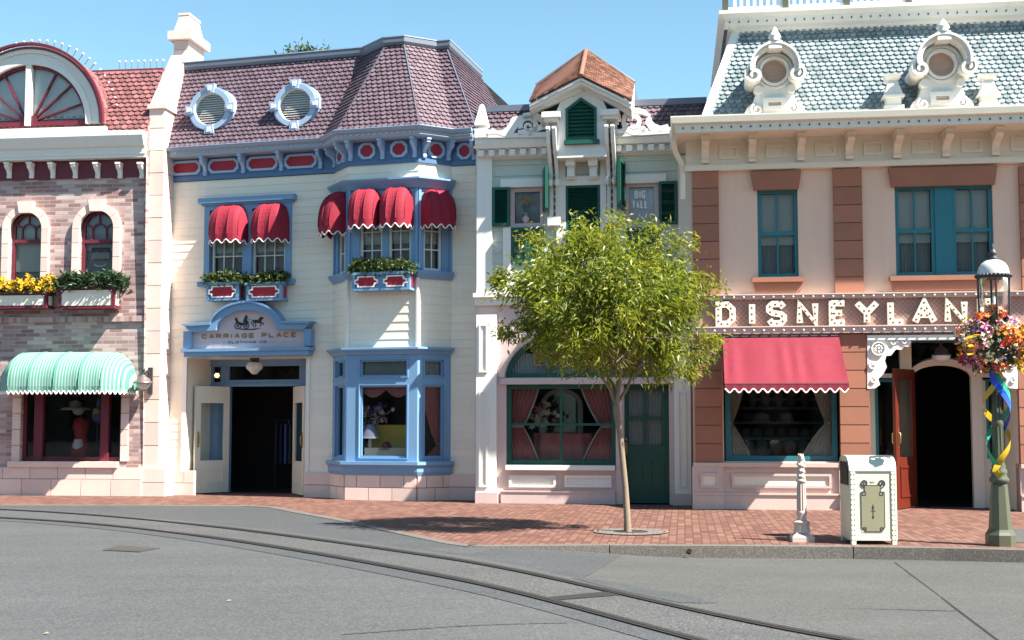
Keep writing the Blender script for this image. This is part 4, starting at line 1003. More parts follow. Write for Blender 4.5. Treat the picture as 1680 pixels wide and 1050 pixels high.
def oct_panel(F_, u, hw, vc, hv, frame=None):
    k = min(hw, hv) * .55
    def octo(a, b, k): return [(u - a + k, vc - b), (u + a - k, vc - b), (u + a, vc - b + k), (u + a, vc + b - k), (u + a - k, vc + b), (u - a + k, vc + b), (u - a, vc + b - k), (u - a, vc - b + k)]
    p = MB('pale_blue'); p.ring(octo(hw, hv, k), octo(hw - .045, hv - .045, k - .01), .02, .055, None, True); p.prism(octo(hw - .04, hv - .04, k), .02, .028, 'red_paint')
    return p.build('frieze_panel', bC, frame=frame)
vpc = (vff + .06 + vcb) / 2; hv = (vcb - vff - .06) * .40
for x0, x1 in ((282, 331), (343, 393), (406, 457), (468, 521)):
    a, b = C.u(x0, 273), C.u(x1, 270); oct_panel(C, (a + b) / 2, (b - a) / 2, vpc, hv)
for x in (271, 335, 397.5, 460, 524.5):
    mb = MB('pale_blue'); bracket(mb, C.u(x, 265, .1), vff + .06, vcb, .02, .23, .07); mb.build('bracket', bC)
for F_, L, us in ((FF, LF, (.27, .73)), (FL, LS, (.5,)), (FR, LS, (.5,))):
    for t in us: oct_panel(F_, L * t, .175, vpc, .16, F_)
    for t in ((.04, .5, .96) if L > 1 else (.14, .86)):
        mb = MB('pale_blue'); bracket(mb, L * t, vff + .06, vcb, .02, .23, .07); mb.build('bracket', bC, frame=F_)
x = C.u(763, 258); oct_panel(C, x, .15, vpc, .16)
mb = MB('pale_blue'); bracket(mb, ucr - .04, vff + .06, vcb, .02, .23, .07); mb.build('bracket', bC)
# mansard roof following the bay
ve = vce + .03; wb, wt = 0.30, -0.42
vt = C.v(450, 103, wt); eo = .28
nb = [(bL - BD - .414 * eo, eo), (bL - .414 * eo, BD + eo), (bR + .414 * eo, BD + eo), (bR + BD + .414 * eo, eo)]
T2 = (C.u(634, 84, .06), vt, .06); T3 = (C.u(663, 84, .06), vt, .06)
uTe = C.u(733, 96, wt); uT1 = C.u(600, 105, wt); uT4 = C.u(716, 96, wt)
mb = MB('purple_tile'); tw, th = .115, .100
tiles(mb, (ucl, ve, eo), (nb[0][0], ve, nb[0][1]), (ucl, vt, wt), (uT1, vt, wt), tw, th, 'purple_tile')
tiles(mb, (nb[0][0], ve, nb[0][1]), (nb[1][0], ve, nb[1][1]), (uT1, vt, wt), T2, tw, th, 'purple_tile')
tiles(mb, (nb[1][0], ve, nb[1][1]), (nb[2][0], ve, nb[2][1]), T2, T3, tw, th, 'purple_tile')
tiles(mb, (nb[2][0], ve, nb[2][1]), (nb[3][0], ve, nb[3][1]), T3, (uT4, vt, wt), tw, th, 'purple_tile')
uRb = C.u(781, 214, eo); tiles(mb, (nb[3][0], ve, nb[3][1]), (uRb, ve, eo), (uT4, vt, wt), (uTe, vt, wt), tw, th, 'purple_tile')
tiles(mb, (uRb, ve, eo), (uRb + .25, ve, -2.6), (uTe, vt, wt), (uTe + .02, vt, -2.6), tw, th, 'purple_tile')
top = [(ucl, wt), (uT1, wt), (T2[0], .06), (T3[0], .06), (uT4, wt), (uTe, wt), (uTe, -6), (ucl, -6)]
mb.add([(p[0], vt + .02, p[1]) for p in top], [tuple(range(8))], 'slate_metal')
mb.sweep(top[:6] + [(uTe, -2.6)], [(-.12, vt - .02), (.06, vt - .02), (.09, vt + .03), (.09, vt + .13), (-.12, vt + .13)], 'slate_metal')
mb.sweep(top[:6] + [(uTe, -2.6)], [(-.1, vt + .131), (.10, vt + .131), (.10, vt + .15), (-.1, vt + .15)], 'grey_blue')
for a, b in (((nb[1][0], ve, nb[1][1]), T2), ((nb[2][0], ve, nb[2][1]), T3), ((uRb, ve, eo), (uTe, vt, wt))):
    mb.tube([(a[0], a[1], a[2] + .01), (b[0], b[1], b[2] + .03)], .022, 6, 'dark_tile')
mb.add([(ucr, 0, -2.6), (ucr, ve, -2.6), (ucl, ve, -2.6), (ucl, 0, -2.6)], [(0, 1, 2, 3)], 'room_shade')
mb.build('roof', bC)
# round louvred vents standing out of the mansard
for (x, y, r_) in ((345, 179, 37), (484, 172.5, 38)):
    wv = .18; u, v = C.q(x, y, wv); rv = C.v(x, y - r_, wv) - v; ru = (C.u(x + r_, y, wv) - u) * .985; n = 36
    f = MB('pale_blue'); f.ring(arc(u, v, ru, rv, 0, 360, n), arc(u, v, ru * .80, rv * .80, 0, 360, n), -.6, wv - .03)
    f.ring(arc(u, v, ru * .93, rv * .93, 0, 360, n), arc(u, v, ru * .72, rv * .72, 0, 360, n), wv - .1, wv + .02, 'white' if False else 'pale_blue')
    f.ring(arc(u, v, ru * .74, rv * .74, 0, 360, n), arc(u, v, ru * .68, rv * .68, 0, 360, n), wv - .1, wv - .01, 'white')
    for a in (0, 90, 180, 270):
        c, s = math.cos(rad(a)), math.sin(rad(a)); p = [(u + ru * (q * c - k * s), v + rv * (q * s + k * c)) for q, k in ((.70, -.15), (.70, .15), (1.10, .22), (1.10, -.22))]
        f.prism(p, wv - .05, wv + .05); f.prism([(u + ru * (q * c - k * s), v + rv * (q * s + k * c)) for q, k in ((.80, -.07), (.80, .07), (1.02, .11), (1.02, -.11))], wv + .05, wv + .062, 'white')
    o = f.build('round_vent', bC)
    l = MB('white'); n = 13
    for i in range(n):
        y_ = -.66 + 1.32 * (i + .5) / n; hx = ru * math.sqrt(max(.01, .70 ** 2 - y_ * y_)); yy = v + y_ * rv
        l.add([(u - hx, yy + .022, wv - .10), (u + hx, yy + .022, wv - .10), (u + hx, yy - .02, wv - .045), (u - hx, yy - .02, wv - .045)], [(0, 1, 2, 3)], 'white')
    l.add([(p[0], p[1], wv - .13) for p in arc(u, v, ru * .8, rv * .8, 0, 360, 30)], [tuple(range(30))], 'grey_blue'); l.build('louvre', o)
# upstairs double window
a0, a1, c0, c1 = dw; vcap0, vcap1 = C.v(405, 335), C.v(405, 324)
f = MB('blue'); lw = C.R(348, 345, 400, 455); rw = C.R(415, 345, 468, 455)
f.ring([(a0, c0), (a1, c0), (a1, vcap0), (a0, vcap0)], [(a0 + .12, c0 + .04), (a1 - .12, c0 + .04), (a1 - .12, lw[3]), (a0 + .12, lw[3])], -.1, .06, None, True)
f.box(lw[1] + .001, rw[0] - .001, c0 + .04, lw[3], -.1, .058)
f.box(a0 - .10, a1 + .10, vcap0 + .03, vcap1, -.02, .16); f.box(a0 - .05, a1 + .05, vcap0 - .01, vcap0 + .03, -.02, .10)
f.box(a0 - .09, a1 + .09, C.v(405, 469), C.v(405, 461), -.02, .15); f.build('window_surround', bC)
window(C, bC, (lw[0], lw[1], c0 + .04, lw[3]), -.03, 3, 3, 'white', .04, .02, blind='blind', blind_to=.4, lace='lace', lace_to=.5)
window(C, bC, (rw[0], rw[1], c0 + .04, rw[3]), -.03, 3, 3, 'white', .04, .02, blind='blind', blind_to=.4, lace='lace', lace_to=.5)
# red bonnet awnings
g_ = 'red bonnet awnings'
def red(F_, x0, x1, yt, yb, lab, d=.42):
    a, b = F_.u(x0, yb, d * .6), F_.u(x1, yb, d * .6); vb = F_.v((x0 + x1) / 2, yb, d); vtp = F_.v((x0 + x1) / 2, yt, .1)
    bonnet(F_, a, b, vb, vtp, d, lab, 'red_canvas', .45, .14, 5, g_, 'trim_white', True, None, .55, 7 if F_ is not FL else 6)
red(C, 341, 400, 337, 384, 'red bonnet awning on the left half of the double window over the shop sign')
red(C, 410, 468, 334, 382, 'red bonnet awning on the right half of the double window over the shop sign')
for t0, t1, lab in ((.06, .495, 'red bonnet awning on the front of the bay, its left one'), (.505, .94, 'red bonnet awning on the front of the bay, its right one')):
    bonnet(FF, LF * t0, LF * t1, FF.v(630, 358, .42), FF.v(630, 308, .1), .42, lab, 'red_canvas', .45, .14, 5, g_, 'trim_white', True, None, .55, 7)
bonnet(FL, .02, LS - .04, FL.v(555, 366, .3), FL.v(555, 315, .1), .42, 'red bonnet awning on the narrow left side of the bay', 'red_canvas', .45, .14, 5, g_, 'trim_white', True, None, .55, 7)
bonnet(FR, .04, LS - .02, FR.v(718, 360, .3), FR.v(718, 311, .1), .42, 'dark shaded red bonnet awning on the right side of the bay', 'red_canvas', .45, .14, 5, g_, 'trim_white', True, None, .55, 7)
# window boxes
for x0, x1, lab, lab2 in ((338, 391, 'blue and red window box on the left half of the double window', 'green leafy plants in the left box of the double window'), (404, 462, 'blue and red window box on the right half of the double window', 'green leafy plants in the right box of the double window')):
    r = C.R(x0, 463, x1, 493, .32); flower_box(C, r[0], r[1], r[2], r[3], .32, 'blue', 'red_paint', 'trim_white', lab)
    planting(C, r[0], r[1], r[3] - .03, .30, lab2, .27, ['leaf_dark', 'leaf_mid', 'leaf_mid'], 1500, .085, name='window_plants', group='box plants')
r = FF.R(577, 446, 672, 476, .32); flower_box(FF, r[0], r[1], r[2], r[3], .32, 'blue', 'red_paint', 'trim_white', 'wide blue window box with two red panels on the bay', 2)
planting(FF, r[0], r[1], r[3] - .03, .30, 'leafy green and yellowish plants along the wide box on the bay', .30, ['leaf_mid', 'leaf_mid', 'leaf_dark'], 2600, .085, group='box plants')
# entrance
w = -REC; tb = C.R(335, 586, 520, 634, w); t0 = MB('blue')
pn = [C.R(350, 598, 362, 627, w), C.R(376, 597, 491, 623, w)]
uD0, uD1 = C.u(376, 720, w), C.u(483, 720, w); vDt = C.v(430, 634, w)
flat_wall(t0, uEL, uER + .25, vDt, vEt + .2, [(*p, .06) for p in pn], w, .06)
t0.box(uEL, uER + .25, vDt, vDt + .06, w + .002, w + .05); t0.box(uEL, uER + .2, vEt - .14, vEt - .002, w + .002, w + .04)
t0.box(uEL, uD0, 0, vDt, w - .1, w, 'blue'); t0.box(uD1, uER + .25, 0, vDt, w - .1, w, 'blue')
o = t0.build('transom', bC)
for p in pn: g = MB('glass'); g.quad((p[0], p[2], w - .04), (p[1], p[2], w - .04), (p[1], p[3], w - .04), (p[0], p[3], w - .04)); g.build('pane', o)
rm = MB('room_shade'); z = -3.4
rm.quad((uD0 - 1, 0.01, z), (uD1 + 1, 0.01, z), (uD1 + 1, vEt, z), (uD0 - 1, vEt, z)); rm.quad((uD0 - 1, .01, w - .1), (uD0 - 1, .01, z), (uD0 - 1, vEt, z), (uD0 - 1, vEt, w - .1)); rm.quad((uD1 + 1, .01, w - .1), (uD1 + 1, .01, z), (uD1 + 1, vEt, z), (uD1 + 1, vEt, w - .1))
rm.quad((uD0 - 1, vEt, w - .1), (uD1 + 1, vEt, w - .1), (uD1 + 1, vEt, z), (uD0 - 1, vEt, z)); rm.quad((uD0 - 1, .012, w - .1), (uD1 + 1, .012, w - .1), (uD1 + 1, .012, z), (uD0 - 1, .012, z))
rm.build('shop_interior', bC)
rk = MB('iron'); ru0 = (uD0 + uD1) / 2 - .5; rk.tube([(ru0, .02, -2.6), (ru0, 1.5, -2.6), (ru0 + 1.1, 1.5, -2.6), (ru0 + 1.1, .02, -2.6)], .02, 6)
t = thing('clothes_rack', 'dim rack of hanging clothes inside the dark open doorway', 'rack', C, (ru0 + .5, 0.012, -2.6)); rk.build('rail', t, (ru0 + .5, 0.012, -2.6))
for i in range(9):
    gm = MB(random.choice(['hat_navy', 'hat_grey', 'toy_blue', 'hat_olive'])); x = ru0 + .1 + i * .11; gm.box(x, x + .05, .55, 1.42, -2.82, -2.38); gm.box(x + .01, x + .04, 1.42, 1.5, -2.66, -2.54); gm.build('garment', t, (ru0 + .5, 0.012, -2.6))
def door_leaf(parent, F_, name, hu, hw, fu, fw_, v0, v1, m, glass_v, handle=True, pm='glass'):
    """open door leaf from hinge (hu, hw) to free edge (fu, fw_)"""
    S_ = F_.sub(hu, hw, fu - hu, fw_ - hw); L = math.hypot(fu - hu, fw_ - hw); d = MB(m); g0, g1 = glass_v; k = .13
    flat_wall(d, 0, L, v0, v1, [(k, L - k, g0, g1, .05)], .025, .05); flat_wall(d, 0, L, v0, v1, [(k, L - k, g0, g1, 0)], -.025, 0)
    for a, b, c, e in ((0, 0, v0, v1), (L, L, v0, v1)): d.quad((a, c, -.025), (a, c, .025), (a, e, .025), (a, e, -.025))
    d.quad((0, v1, -.025), (L, v1, -.025), (L, v1, .025), (0, v1, .025)); d.quad((0, v0, -.025), (L, v0, -.025), (L, v0, .025), (0, v0, .025))
    for s_ in (1, -1): d.ring([(k, v0 + .18), (L - k, v0 + .18), (L - k, g0 - .14), (k, g0 - .14)], [(k + .04, v0 + .22), (L - k - .04, v0 + .22), (L - k - .04, g0 - .18), (k + .04, g0 - .18)], *( (.025, .04) if s_ > 0 else (-.04, -.025)), None, True)
    o = d.build(name, parent, frame=S_)
    g = MB(pm); g.quad((k, g0, 0), (L - k, g0, 0), (L - k, g1, 0), (k, g1, 0)); g.build('pane', o)
    if handle:
        h = MB('brass')
        for s_ in (-1, 1): h.box(L - .09, L - .05, (v0 + v1) / 2 - .16, (v0 + v1) / 2 + .16, *((.025, .035) if s_ > 0 else (-.035, -.025))); h.tube([(L - .07, (v0 + v1) / 2 - .1, s_ * .03), (L - .07, (v0 + v1) / 2 - .08, s_ * .07), (L - .07, (v0 + v1) / 2 + .08, s_ * .07), (L - .07, (v0 + v1) / 2 + .1, s_ * .03)], .012, 6)
        h.build('handle', o)
    return o
door_leaf(bC, C, 'door', uD0, w + .03, C.u(319, 720, -.18), -.18, .02, C.v(345, 634, -.55), 'door_cream', (.68, 1.86))
door_leaf(bC, C, 'door', uD1, w + .03, C.u(500, 720, -.2), -.2, .02, C.v(490, 634, -.55), 'door_cream', (.68, 1.86))
# exit lamp and pendant
eu, evv = C.q(355.5, 616, w - .25)
t = thing('exit_lamp', 'small glowing orange lamp behind the little pane over the open doors', 'lamp', C, (eu, evv, w - .25)); mb = MB('black'); mb.box(eu - .08, eu + .08, evv - .07, evv + .07, w - .32, w - .25); mb.build('housing', t, (eu, evv, w - .25))
MATS['lamp_lit'] = emit_mat('lamp_lit', (1.0, 0.45, 0.12), 6.0); mb = MB('lamp_lit'); mb.ball(eu + .015, evv, w - .23, .045); mb.build('bulb', t, (eu, evv, w - .25))
gu, gv = C.q(417.5, 603, -.3); off = (gu, gv, -.3)
t = thing('pendant_lamp', 'white schoolhouse globe lamp hanging over the clapboard shop doorway', 'lamp', C, off)
mb = MB('iron'); mb.lathe([(.10, vEt - gv - .001), (.10, vEt - gv - .03), (.03, vEt - gv - .06), (.03, .17), (.09, .14), (.10, .10), (.02, .09)], gu, -.3, 20, v=gv); mb.build('stem', t, off)
mb = MB('milk_glass'); mb.lathe([(.09, .11), (.15, .08), (.175, .02), (.16, -.03), (.10, -.08), (.06, -.13), (.01, -.14)], gu, -.3, 24, v=gv); mb.build('globe', t, off)
# shop sign
SW = .20; so = (C.u(405, 571, SW), C.v(405, 571, SW), 0)
t = thing('shop_sign', 'blue framed arched sign with a horse and carriage emblem over the doorway', 'sign', C, so, None)
def cp(x, y, w_=SW): return C.q(x, y, w_)
mb = MB('blue')
pu0, pv0 = cp(314, 571); pu1, pv1 = cp(499, 541); ac = (C.u(405, 530, SW), C.v(405, 541, SW)); ra = C.u(454, 541, SW) - ac[0]; rv_ = C.v(405, 509, SW) - ac[1]
xl, xr = C.u(301, 550, SW), C.u(509.5, 550, SW)
mb.box(xl, pu0, pv0, pv1 + .02, .02, SW + .01); mb.box(pu1, xr, pv0, pv1 + .02, .02, SW + .01)
rb = C.R(298, 571, 509, 584, SW + .05); mb.box(rb[0], rb[1], rb[3] - .06, rb[3], .02, SW + .09); mb.box(rb[0] + .05, rb[1] - .05, rb[2], rb[3] - .06, .02, SW + .05)
ci = arc(ac[0], ac[1], ra, rv_, 180, 0, 24); inner = [(pu0, pv1)] + ci + [(pu1, pv1)]
off_ = .115; outer = [(pu0 - .12, pv1 + off_)] + arc(ac[0], ac[1], ra + .13, rv_ + .14, 180 - 20 if False else 168, 12, 24) + [(pu1 + .12, pv1 + off_)]
mb.ring(outer, inner, .02, SW + .06); o2 = [(p[0], p[1] + .045) for p in outer]; o2[0] = (pu0 - .19, pv1 + off_ + .045); o2[-1] = (pu1 + .19, pv1 + off_ + .045)
mb.ring(o2, outer, .02, SW + .11); mb.build('frame', t, so)
mb = MB('sign_pink'); mb.add([(p[0], p[1], SW - .06) for p in [(pu0 - .01, pv0 - .02), (pu1 + .01, pv0 - .02)] + inner[::-1]], [tuple(range(len(inner) + 2))]); mb.build('panel', t, so)
mb = MB('gold_paint'); a, b = cp(331, 556, SW - .05), cp(486, 546, SW - .05)
word(mb, 'CARRIAGE PLACE', a[0], b[0], a[1], b[1] + .012, .024, SW - .052, SW - .048, 'sign_gold', False, .42)
a, b = cp(374, 564, SW - .05), cp(440, 558.5, SW - .05); word(mb, 'CLOTHING CO.', a[0], b[0], a[1], b[1], .013, SW - .058, SW - .052, 'slate_metal')
for s_, x in ((-1, a[0] - .12), (1, b[0] + .04)): mb.stroke([(x, (a[1] + b[1]) / 2 + .015), (x + .08, (a[1] + b[1]) / 2), (x, (a[1] + b[1]) / 2 - .015)][::1], .012, SW - .058, SW - .054, 'grey_blue')
mb.box(a[0] - .75, a[0] - .2, (a[1] + b[1]) / 2 - .003, (a[1] + b[1]) / 2 + .003, SW - .058, SW - .055, 'grey_blue'); mb.box(b[0] + .2, b[0] + .68, (a[1] + b[1]) / 2 - .003, (a[1] + b[1]) / 2 + .003, SW - .058, SW - .055, 'grey_blue')
mb.build('lettering', t, so)
mb = MB('black'); e0 = cp(383, 542, SW - .05); e1 = cp(433, 515, SW - .05); sx_ = (e1[0] - e0[0]); sy_ = (e1[1] - e0[1]); W0, W1_ = SW - .058, SW - .053
def ep(pts): return [(e0[0] + x * sx_, e0[1] + y * sy_) for x, y in pts]
def er(x, y, r, t_): mb.stroke([(e0[0] + x * sx_ + r * math.cos(k * .4), e0[1] + y * sy_ + r * math.sin(k * .4)) for k in range(16)], t_, W0, W1_, 'black', True)
mb.prism(ep([(.03, .75), (.10, .82), (.16, .55), (.30, .45), (.48, .48), (.50, .38), (.28, .30), (.10, .42)]), W0, W1_)
for x, y, r in ((.14, .30, .07), (.42, .28, .06)):
    er(x, y, r, .014)
    for k in range(4): mb.stroke([(e0[0] + x * sx_ + r * math.cos(k * .785), e0[1] + y * sy_ + r * math.sin(k * .785)), (e0[0] + x * sx_ - r * math.cos(k * .785), e0[1] + y * sy_ - r * math.sin(k * .785))], .006, W0 - .0004 * k, W1_ - .0004 * k)
mb.prism(ep([(.30, .48), (.36, .85), (.42, .98), (.46, .85), (.44, .62), (.52, .50)]), W0, W1_ - .0009)
mb.stroke(ep([(.46, .72), (.62, .62), (.80, .62)]), .008, W0, W1_)
mb.prism(ep([(.64, .56), (.70, .66), (.80, .62), (.86, .78), (.93, .84), (1.0, .70), (.95, .68), (.90, .50), (.86, .42), (.70, .44)]), W0, W1_)
for q in ([(.67, .5), (.63, .35), (.68, .18)], [(.71, .46), (.74, .3), (.72, .18)], [(.86, .46), (.92, .36), (.86, .22)], [(.89, .46), (.97, .44), (.99, .3)]): mb.stroke(ep(q), .018, W0, W1_)
mb.stroke(ep([(.64, .58), (.58, .5), (.58, .38)]), .014, W0, W1_); mb.prism(ep([(0, .13), (.3, .02), (.7, .0), (.9, .12), (.6, .07), (.3, .09)]), W0, W1_); mb.build('emblem', t, so)
# bay showroom: curtains and goods
vv0 = bv[1] + .03
def swag(F_, u0, u1, v1, w_, lab, drop=.26):
    mb = MB('rose_cloth'); n = 2; N = 28; K = 8; vs = []
    for i in range(N + 1):
        t = i / N; d = drop * (.45 + .55 * abs(math.sin(t * n * math.pi)))
        for k in range(K + 1): vs.append((u0 + (u1 - u0) * t, v1 - d * k / K, w_ + .03 * math.sin(k * 1.9) + .03 * abs(math.sin(t * n * math.pi))))
    mb.add(vs, [(i * (K + 1) + k, (i + 1) * (K + 1) + k, (i + 1) * (K + 1) + k + 1, i * (K + 1) + k + 1) for i in range(N) for k in range(K)], None, True)
    return solo('curtain', mb, lab, 'curtain', F_, (u0, v1, w_), 'rose curtains')
swag(FF, fx[0] - .03, fx[1] + .03, vm1 + .03, -.16, 'rose pink swag across the top of the bay display window')
tied_curtain(FR, LS - .05, .10, vm0 - .03, vm1 + .03, vm0 + .25, -.17, 'rose_cloth', 'rose pink curtain drawn to the right in the bay side window', .3)
mb = MB('gold_paint'); q = FF.R(612, 697, 668, 752, -.55); mb.box(q[0], q[1], vv0, q[3], -.62, -.50, 'toy_yellow'); mb.box(q[0], q[1] + .2, vv0, vv0 + .22, -.5, -.12, 'cream_cloth'); solo('display_stand', mb, 'yellow display stand with a cream step in the bay window', 'stand', FF, ((q[0] + q[1]) / 2, vv0, -.4))
cu_, cz = FF.u(607, 730, -.28), -.28; off = (cu_, vv0, cz)
t = thing('table_lamp', 'small lavender shaded lamp on a yellow box in the bay window', 'lamp', FF, off)
mb = MB('toy_yellow'); mb.box(cu_ - .16, cu_ + .16, vv0, vv0 + .10, cz - .12, cz + .12); mb.build('box', t, off)
mb = MB('toy_white'); mb.lathe([(.09, .10), (.09, .13), (.03, .18), (.045, .28), (.025, .40), (.02, .48)], cu_, cz, 16, v=vv0); mb.build('base', t, off)
MATS['lavender'] = mat('lavender', (.50, .48, .68), .7); mb = MB('lavender'); mb.lathe([(.19, .42), (.17, .46), (.12, .58), (.07, .66), (.02, .68)], cu_, cz, 20, v=vv0); mb.lathe([(.20, .40), (.195, .43)], cu_, cz, 20, 'trim_white', v=vv0); mb.build('lamp_shade', t, off)
pu_, pz = FF.u(634, 735, -.25), -.25; mb = MB('black'); off = (pu_, vv0, pz)
t = thing('hat_block', 'black bonnet with a red flower on a small white stand in the bay window', 'hat', FF, off); mb = MB('hat_dark'); mb.ball(pu_, vv0 + .24, pz, .10, .10, .10); mb.lathe([(.17, .19), (.17, .205), (.09, .22)], pu_, pz, 20, v=vv0); mb.build('bonnet', t, off)
mb = MB('toy_red'); mb.ball(pu_ + .01, vv0 + .26, pz + .10, .04); mb.build('flower', t, off); mb = MB('toy_white'); mb.lathe([(.10, 0), (.10, .03), (.03, .05), (.04, .19)], pu_, pz, 16, v=vv0); mb.build('stand', t, off)
mb = MB('petal_pink'); c_ = FF.u(612, 690, -.5); pts = [(c_ + random.gauss(0, .16), FF.v(612, 682, -.5) + random.gauss(0, .10), -.5 + random.gauss(0, .05)) for _ in range(60)]; mb.tube([(c_ - .05, vv0, -.55), (c_ - .03, FF.v(612, 690, -.5), -.52)], .02, 6, 'iron'); mb.lathe([(.09, 0), (.09, .03), (.02, .05)], c_ - .05, -.55, 14, 'iron', v=vv0); blossoms(mb, pts, .07, ['petal_pink', 'petal_cream', 'petal_purple', 'toy_white']); leaves(mb, pts, .12, ['leaf_dark'], 0, .4)
solo('flower_arrangement', mb, 'dim pink and purple flower arrangement on a stem in the bay window', 'flowers', FF, (c_, vv0, -.5))
# ---------------------------------------------------------------- narrow gabled building
M = base_frame(900, 826, 9.0)
bM = thing('gabled_building', 'narrow pale green and white shop with green shutters and a shingled gable dormer', 'building', M)
uml, umr = M.u(780, 600), M.u(1142, 600); vled = M.v(800, 487); vmc = M.v(840, 262); vd0 = M.v(840, 259); vd1 = M.v(840, 249); vct = M.v(840, 229)
wl_ = M.R(838, 308, 892, 372); wr_ = M.R(1026, 300, 1080, 372); wc_ = M.R(928, 304, 985, 400)
mb = MB('pale_green'); clap_wall(mb, uml, umr, vled, vmc + .1, [(*wl_, .2), (*wr_, .2), (*wc_, .2)], 0.0, .21, .018)
mb.quad((uml, 0, 0), (uml, vct, 0), (uml, vct, -7), (uml, 0, -7), 'cream'); mb.quad((umr, 0, 0), (umr, vct, 0), (umr, vct, -7), (umr, 0, -7)); mb.quad((uml, 0, -7), (umr, 0, -7), (umr, vct, -7), (uml, vct, -7)); mb.build('wall', bM)
def trim(name, rects, m='white', F_=M, b=bM):
    mb = MB(m)
    for (x0, y0, x1, y1, w0, w1) in rects:
        r = F_.R(x0, y0, x1, y1, w1); mb.box(*r, w0, w1)
    return mb.build(name, b)
trim('pilaster', [(782, 255, 807, 486, 0, .09)]); trim('pilaster', [(1113, 255, 1134, 486, 0, .06)])
trim('lintel', [(821, 293, 899, 306.5, 0, .07)]); trim('lintel', [(1008, 286, 1093, 300, 0, .07)]); trim('window_jamb', [(825, 373, 838, 485, 0, .05)]); 
trim('centre_panel', [(913, 254, 928, 486, 0, .06), (985, 254, 995, 486, 0, .062), (913, 289, 995, 303.5, 0, .075), (913, 400, 995, 486, 0, .064)])
mb = MB('white'); mb.box(uml - .02, umr, vled - .02, vled + .06, -.02, .16); mb.box(uml, umr, vled - .16, vled - .02, -.02, .09); mb.build('string_course', bM)
# cornice, dentils, rail
mb = MB('white'); ca, cb = M.u(779, 240, .3), umr
mb.sweep([(ca, 0), (cb, 0)], [(-.02, vmc), (.05, vmc), (.05, vd0), (.13, vd0), (.13, vd1 + .01), (.26, vd1 + .02), (.30, vd1 + .10), (.30, vct - .03), (.35, vct - .02), (.35, vct + .04), (-.02, vct + .06)])
mb.build('cornice', bM)
x = ca + .05
while x < cb - .05:
    mb = MB('white'); mb.box(x, x + .105, vd0 + .004, vd1, .13, .235); mb.build('dentil', bM); x += .195
bulbs(bM, [(ca, vd1 + .12, .315), (cb, vd1 + .12, .315)], 20, .013)
# roof
wr = -.3; ur0, ur1 = M.u(772, 220), M.u(1160, 200); v0 = M.v(840, 226, wr); v1 = M.v(840, 181, wr - .45)
mb = MB('purple_tile'); tiles(mb, (ur0, v0 - .3, wr), (ur1, v0 - .3, wr), (ur0, v1, wr - .45), (ur1, v1, wr - .45), .115, .10, 'purple_tile')
mb.box(ur0, ur1, v1 - .03, v1 + .09, wr - .6, wr - .38, 'slate_metal'); mb.quad((ur0, v1, wr - .6), (ur1, v1, wr - .6), (ur1, v1, -7), (ur0, v1, -7), 'slate_metal'); mb.quad((uml, vct + .05, .3), (umr, vct + .05, .3), (umr, vct + .05, wr), (uml, vct + .05, wr), 'slate_metal')
mb.build('roof', bM)
# scrollwork cresting
def crest(pts, t, w_=.36, nm='cresting', extra=()):
    mb = MB('white'); P_ = [M.q(x, y, w_) for x, y in pts]; mb.stroke(P_, t, w_ - .05, w_)
    for (e, tt) in extra: mb.stroke([M.q(x, y, w_) for x, y in e], tt, w_ - .045, w_ - .004)
    return mb.build(nm, bM)
def pxarc(cx, cy, r, a0, a1, n=16, k=1.0): return [(cx + r * math.cos(rad(a0 + (a1 - a0) * i / n)), cy - k * r * math.sin(rad(a0 + (a1 - a0) * i / n))) for i in range(n + 1)]
crest([(800, 219), (808, 214.5), (816, 217), (826, 218), (836, 214), (842, 205), (845, 196), (858, 190)], [.05, .10, .06, .12, .17, .17, .13, .03], extra=[(pxarc(866, 206, 13, 200, -90, 14), .09), (pxarc(866, 208, 5, 0, 300, 8), .05), ([(850, 218), (872, 214), (896, 205)], .10), ([(858, 191), (876, 188), (890, 196), (897, 210)], .12), ([(800, 223), (897, 222)], .06)])
crest(pxarc(1042, 199, 19, -60, -245, 18) + [(1041, 181), (1056, 183), (1066, 190)], [.08] * 19 + [.10, .09, .05], extra=[([(1066, 190), (1064, 199), (1070, 208), (1084, 212), (1097, 207)], [.03, .12, .14, .12, .09]), (pxarc(1040, 199, 9, 150, -130, 14), .075), (pxarc(1054, 212, 4, 0, 340, 8), .05), ([(1008, 222), (1024, 216), (1030, 206)], .11), ([(1006, 222), (1098, 216)], .06), ([(1048, 214), (1060, 212)], .06)])
fu, fv = M.q(791, 220, .2); mb = MB('white'); q = [M.v(791, y, .2) for y in (222, 213, 205, 174)]
mb.box(fu - .12, fu + .12, vct + .03, q[1], .08, .32); mb.ball(fu, (q[1] + q[2]) / 2, .2, .09, .07, .09); 
mb.lathe([(.17, q[2] - .03), (.17, q[2]), (.055, q[3]), (.02, q[3] + .03)], fu, .2, 4, None, False, rad(45)); mb.build('finial', bM)
# gable dormer
wd = .42
du0, du1 = M.u(914, 210, wd), M.u(995, 210, wd); gv0 = M.v(953, 254, wd); ap = M.q(953.5, 128.5, wd + .22)
gl, gr = M.q(869, 171.5, wd + .22), M.q(1036, 168.5, wd + .22)
lv = M.R(928, 178, 979, 230, wd); lm = (lv[0] + lv[1]) / 2; lt = M.v(953, 160, wd); ga = M.v(953, 140, wd)
mb = MB('white'); flat_wall(mb, du0, du1, gv0, lv[3], [(*lv[:3], lv[3] + .01, .0)], wd, 0)
mb.prism([(du0, lv[3]), (lv[0], lv[3]), (lm, lt), (lv[1], lv[3]), (du1, lv[3]), (lm + .25, ga), (lm - .25, ga)], wd - .06, wd)
mb.box(du0, du0 + .02, gv0, lv[3], -1.5, wd - .002); mb.box(du1 - .02, du1, gv0, lv[3], -1.5, wd - .002); mb.box(du0, du1, gv0 - .05, gv0, -.3, wd + .03)
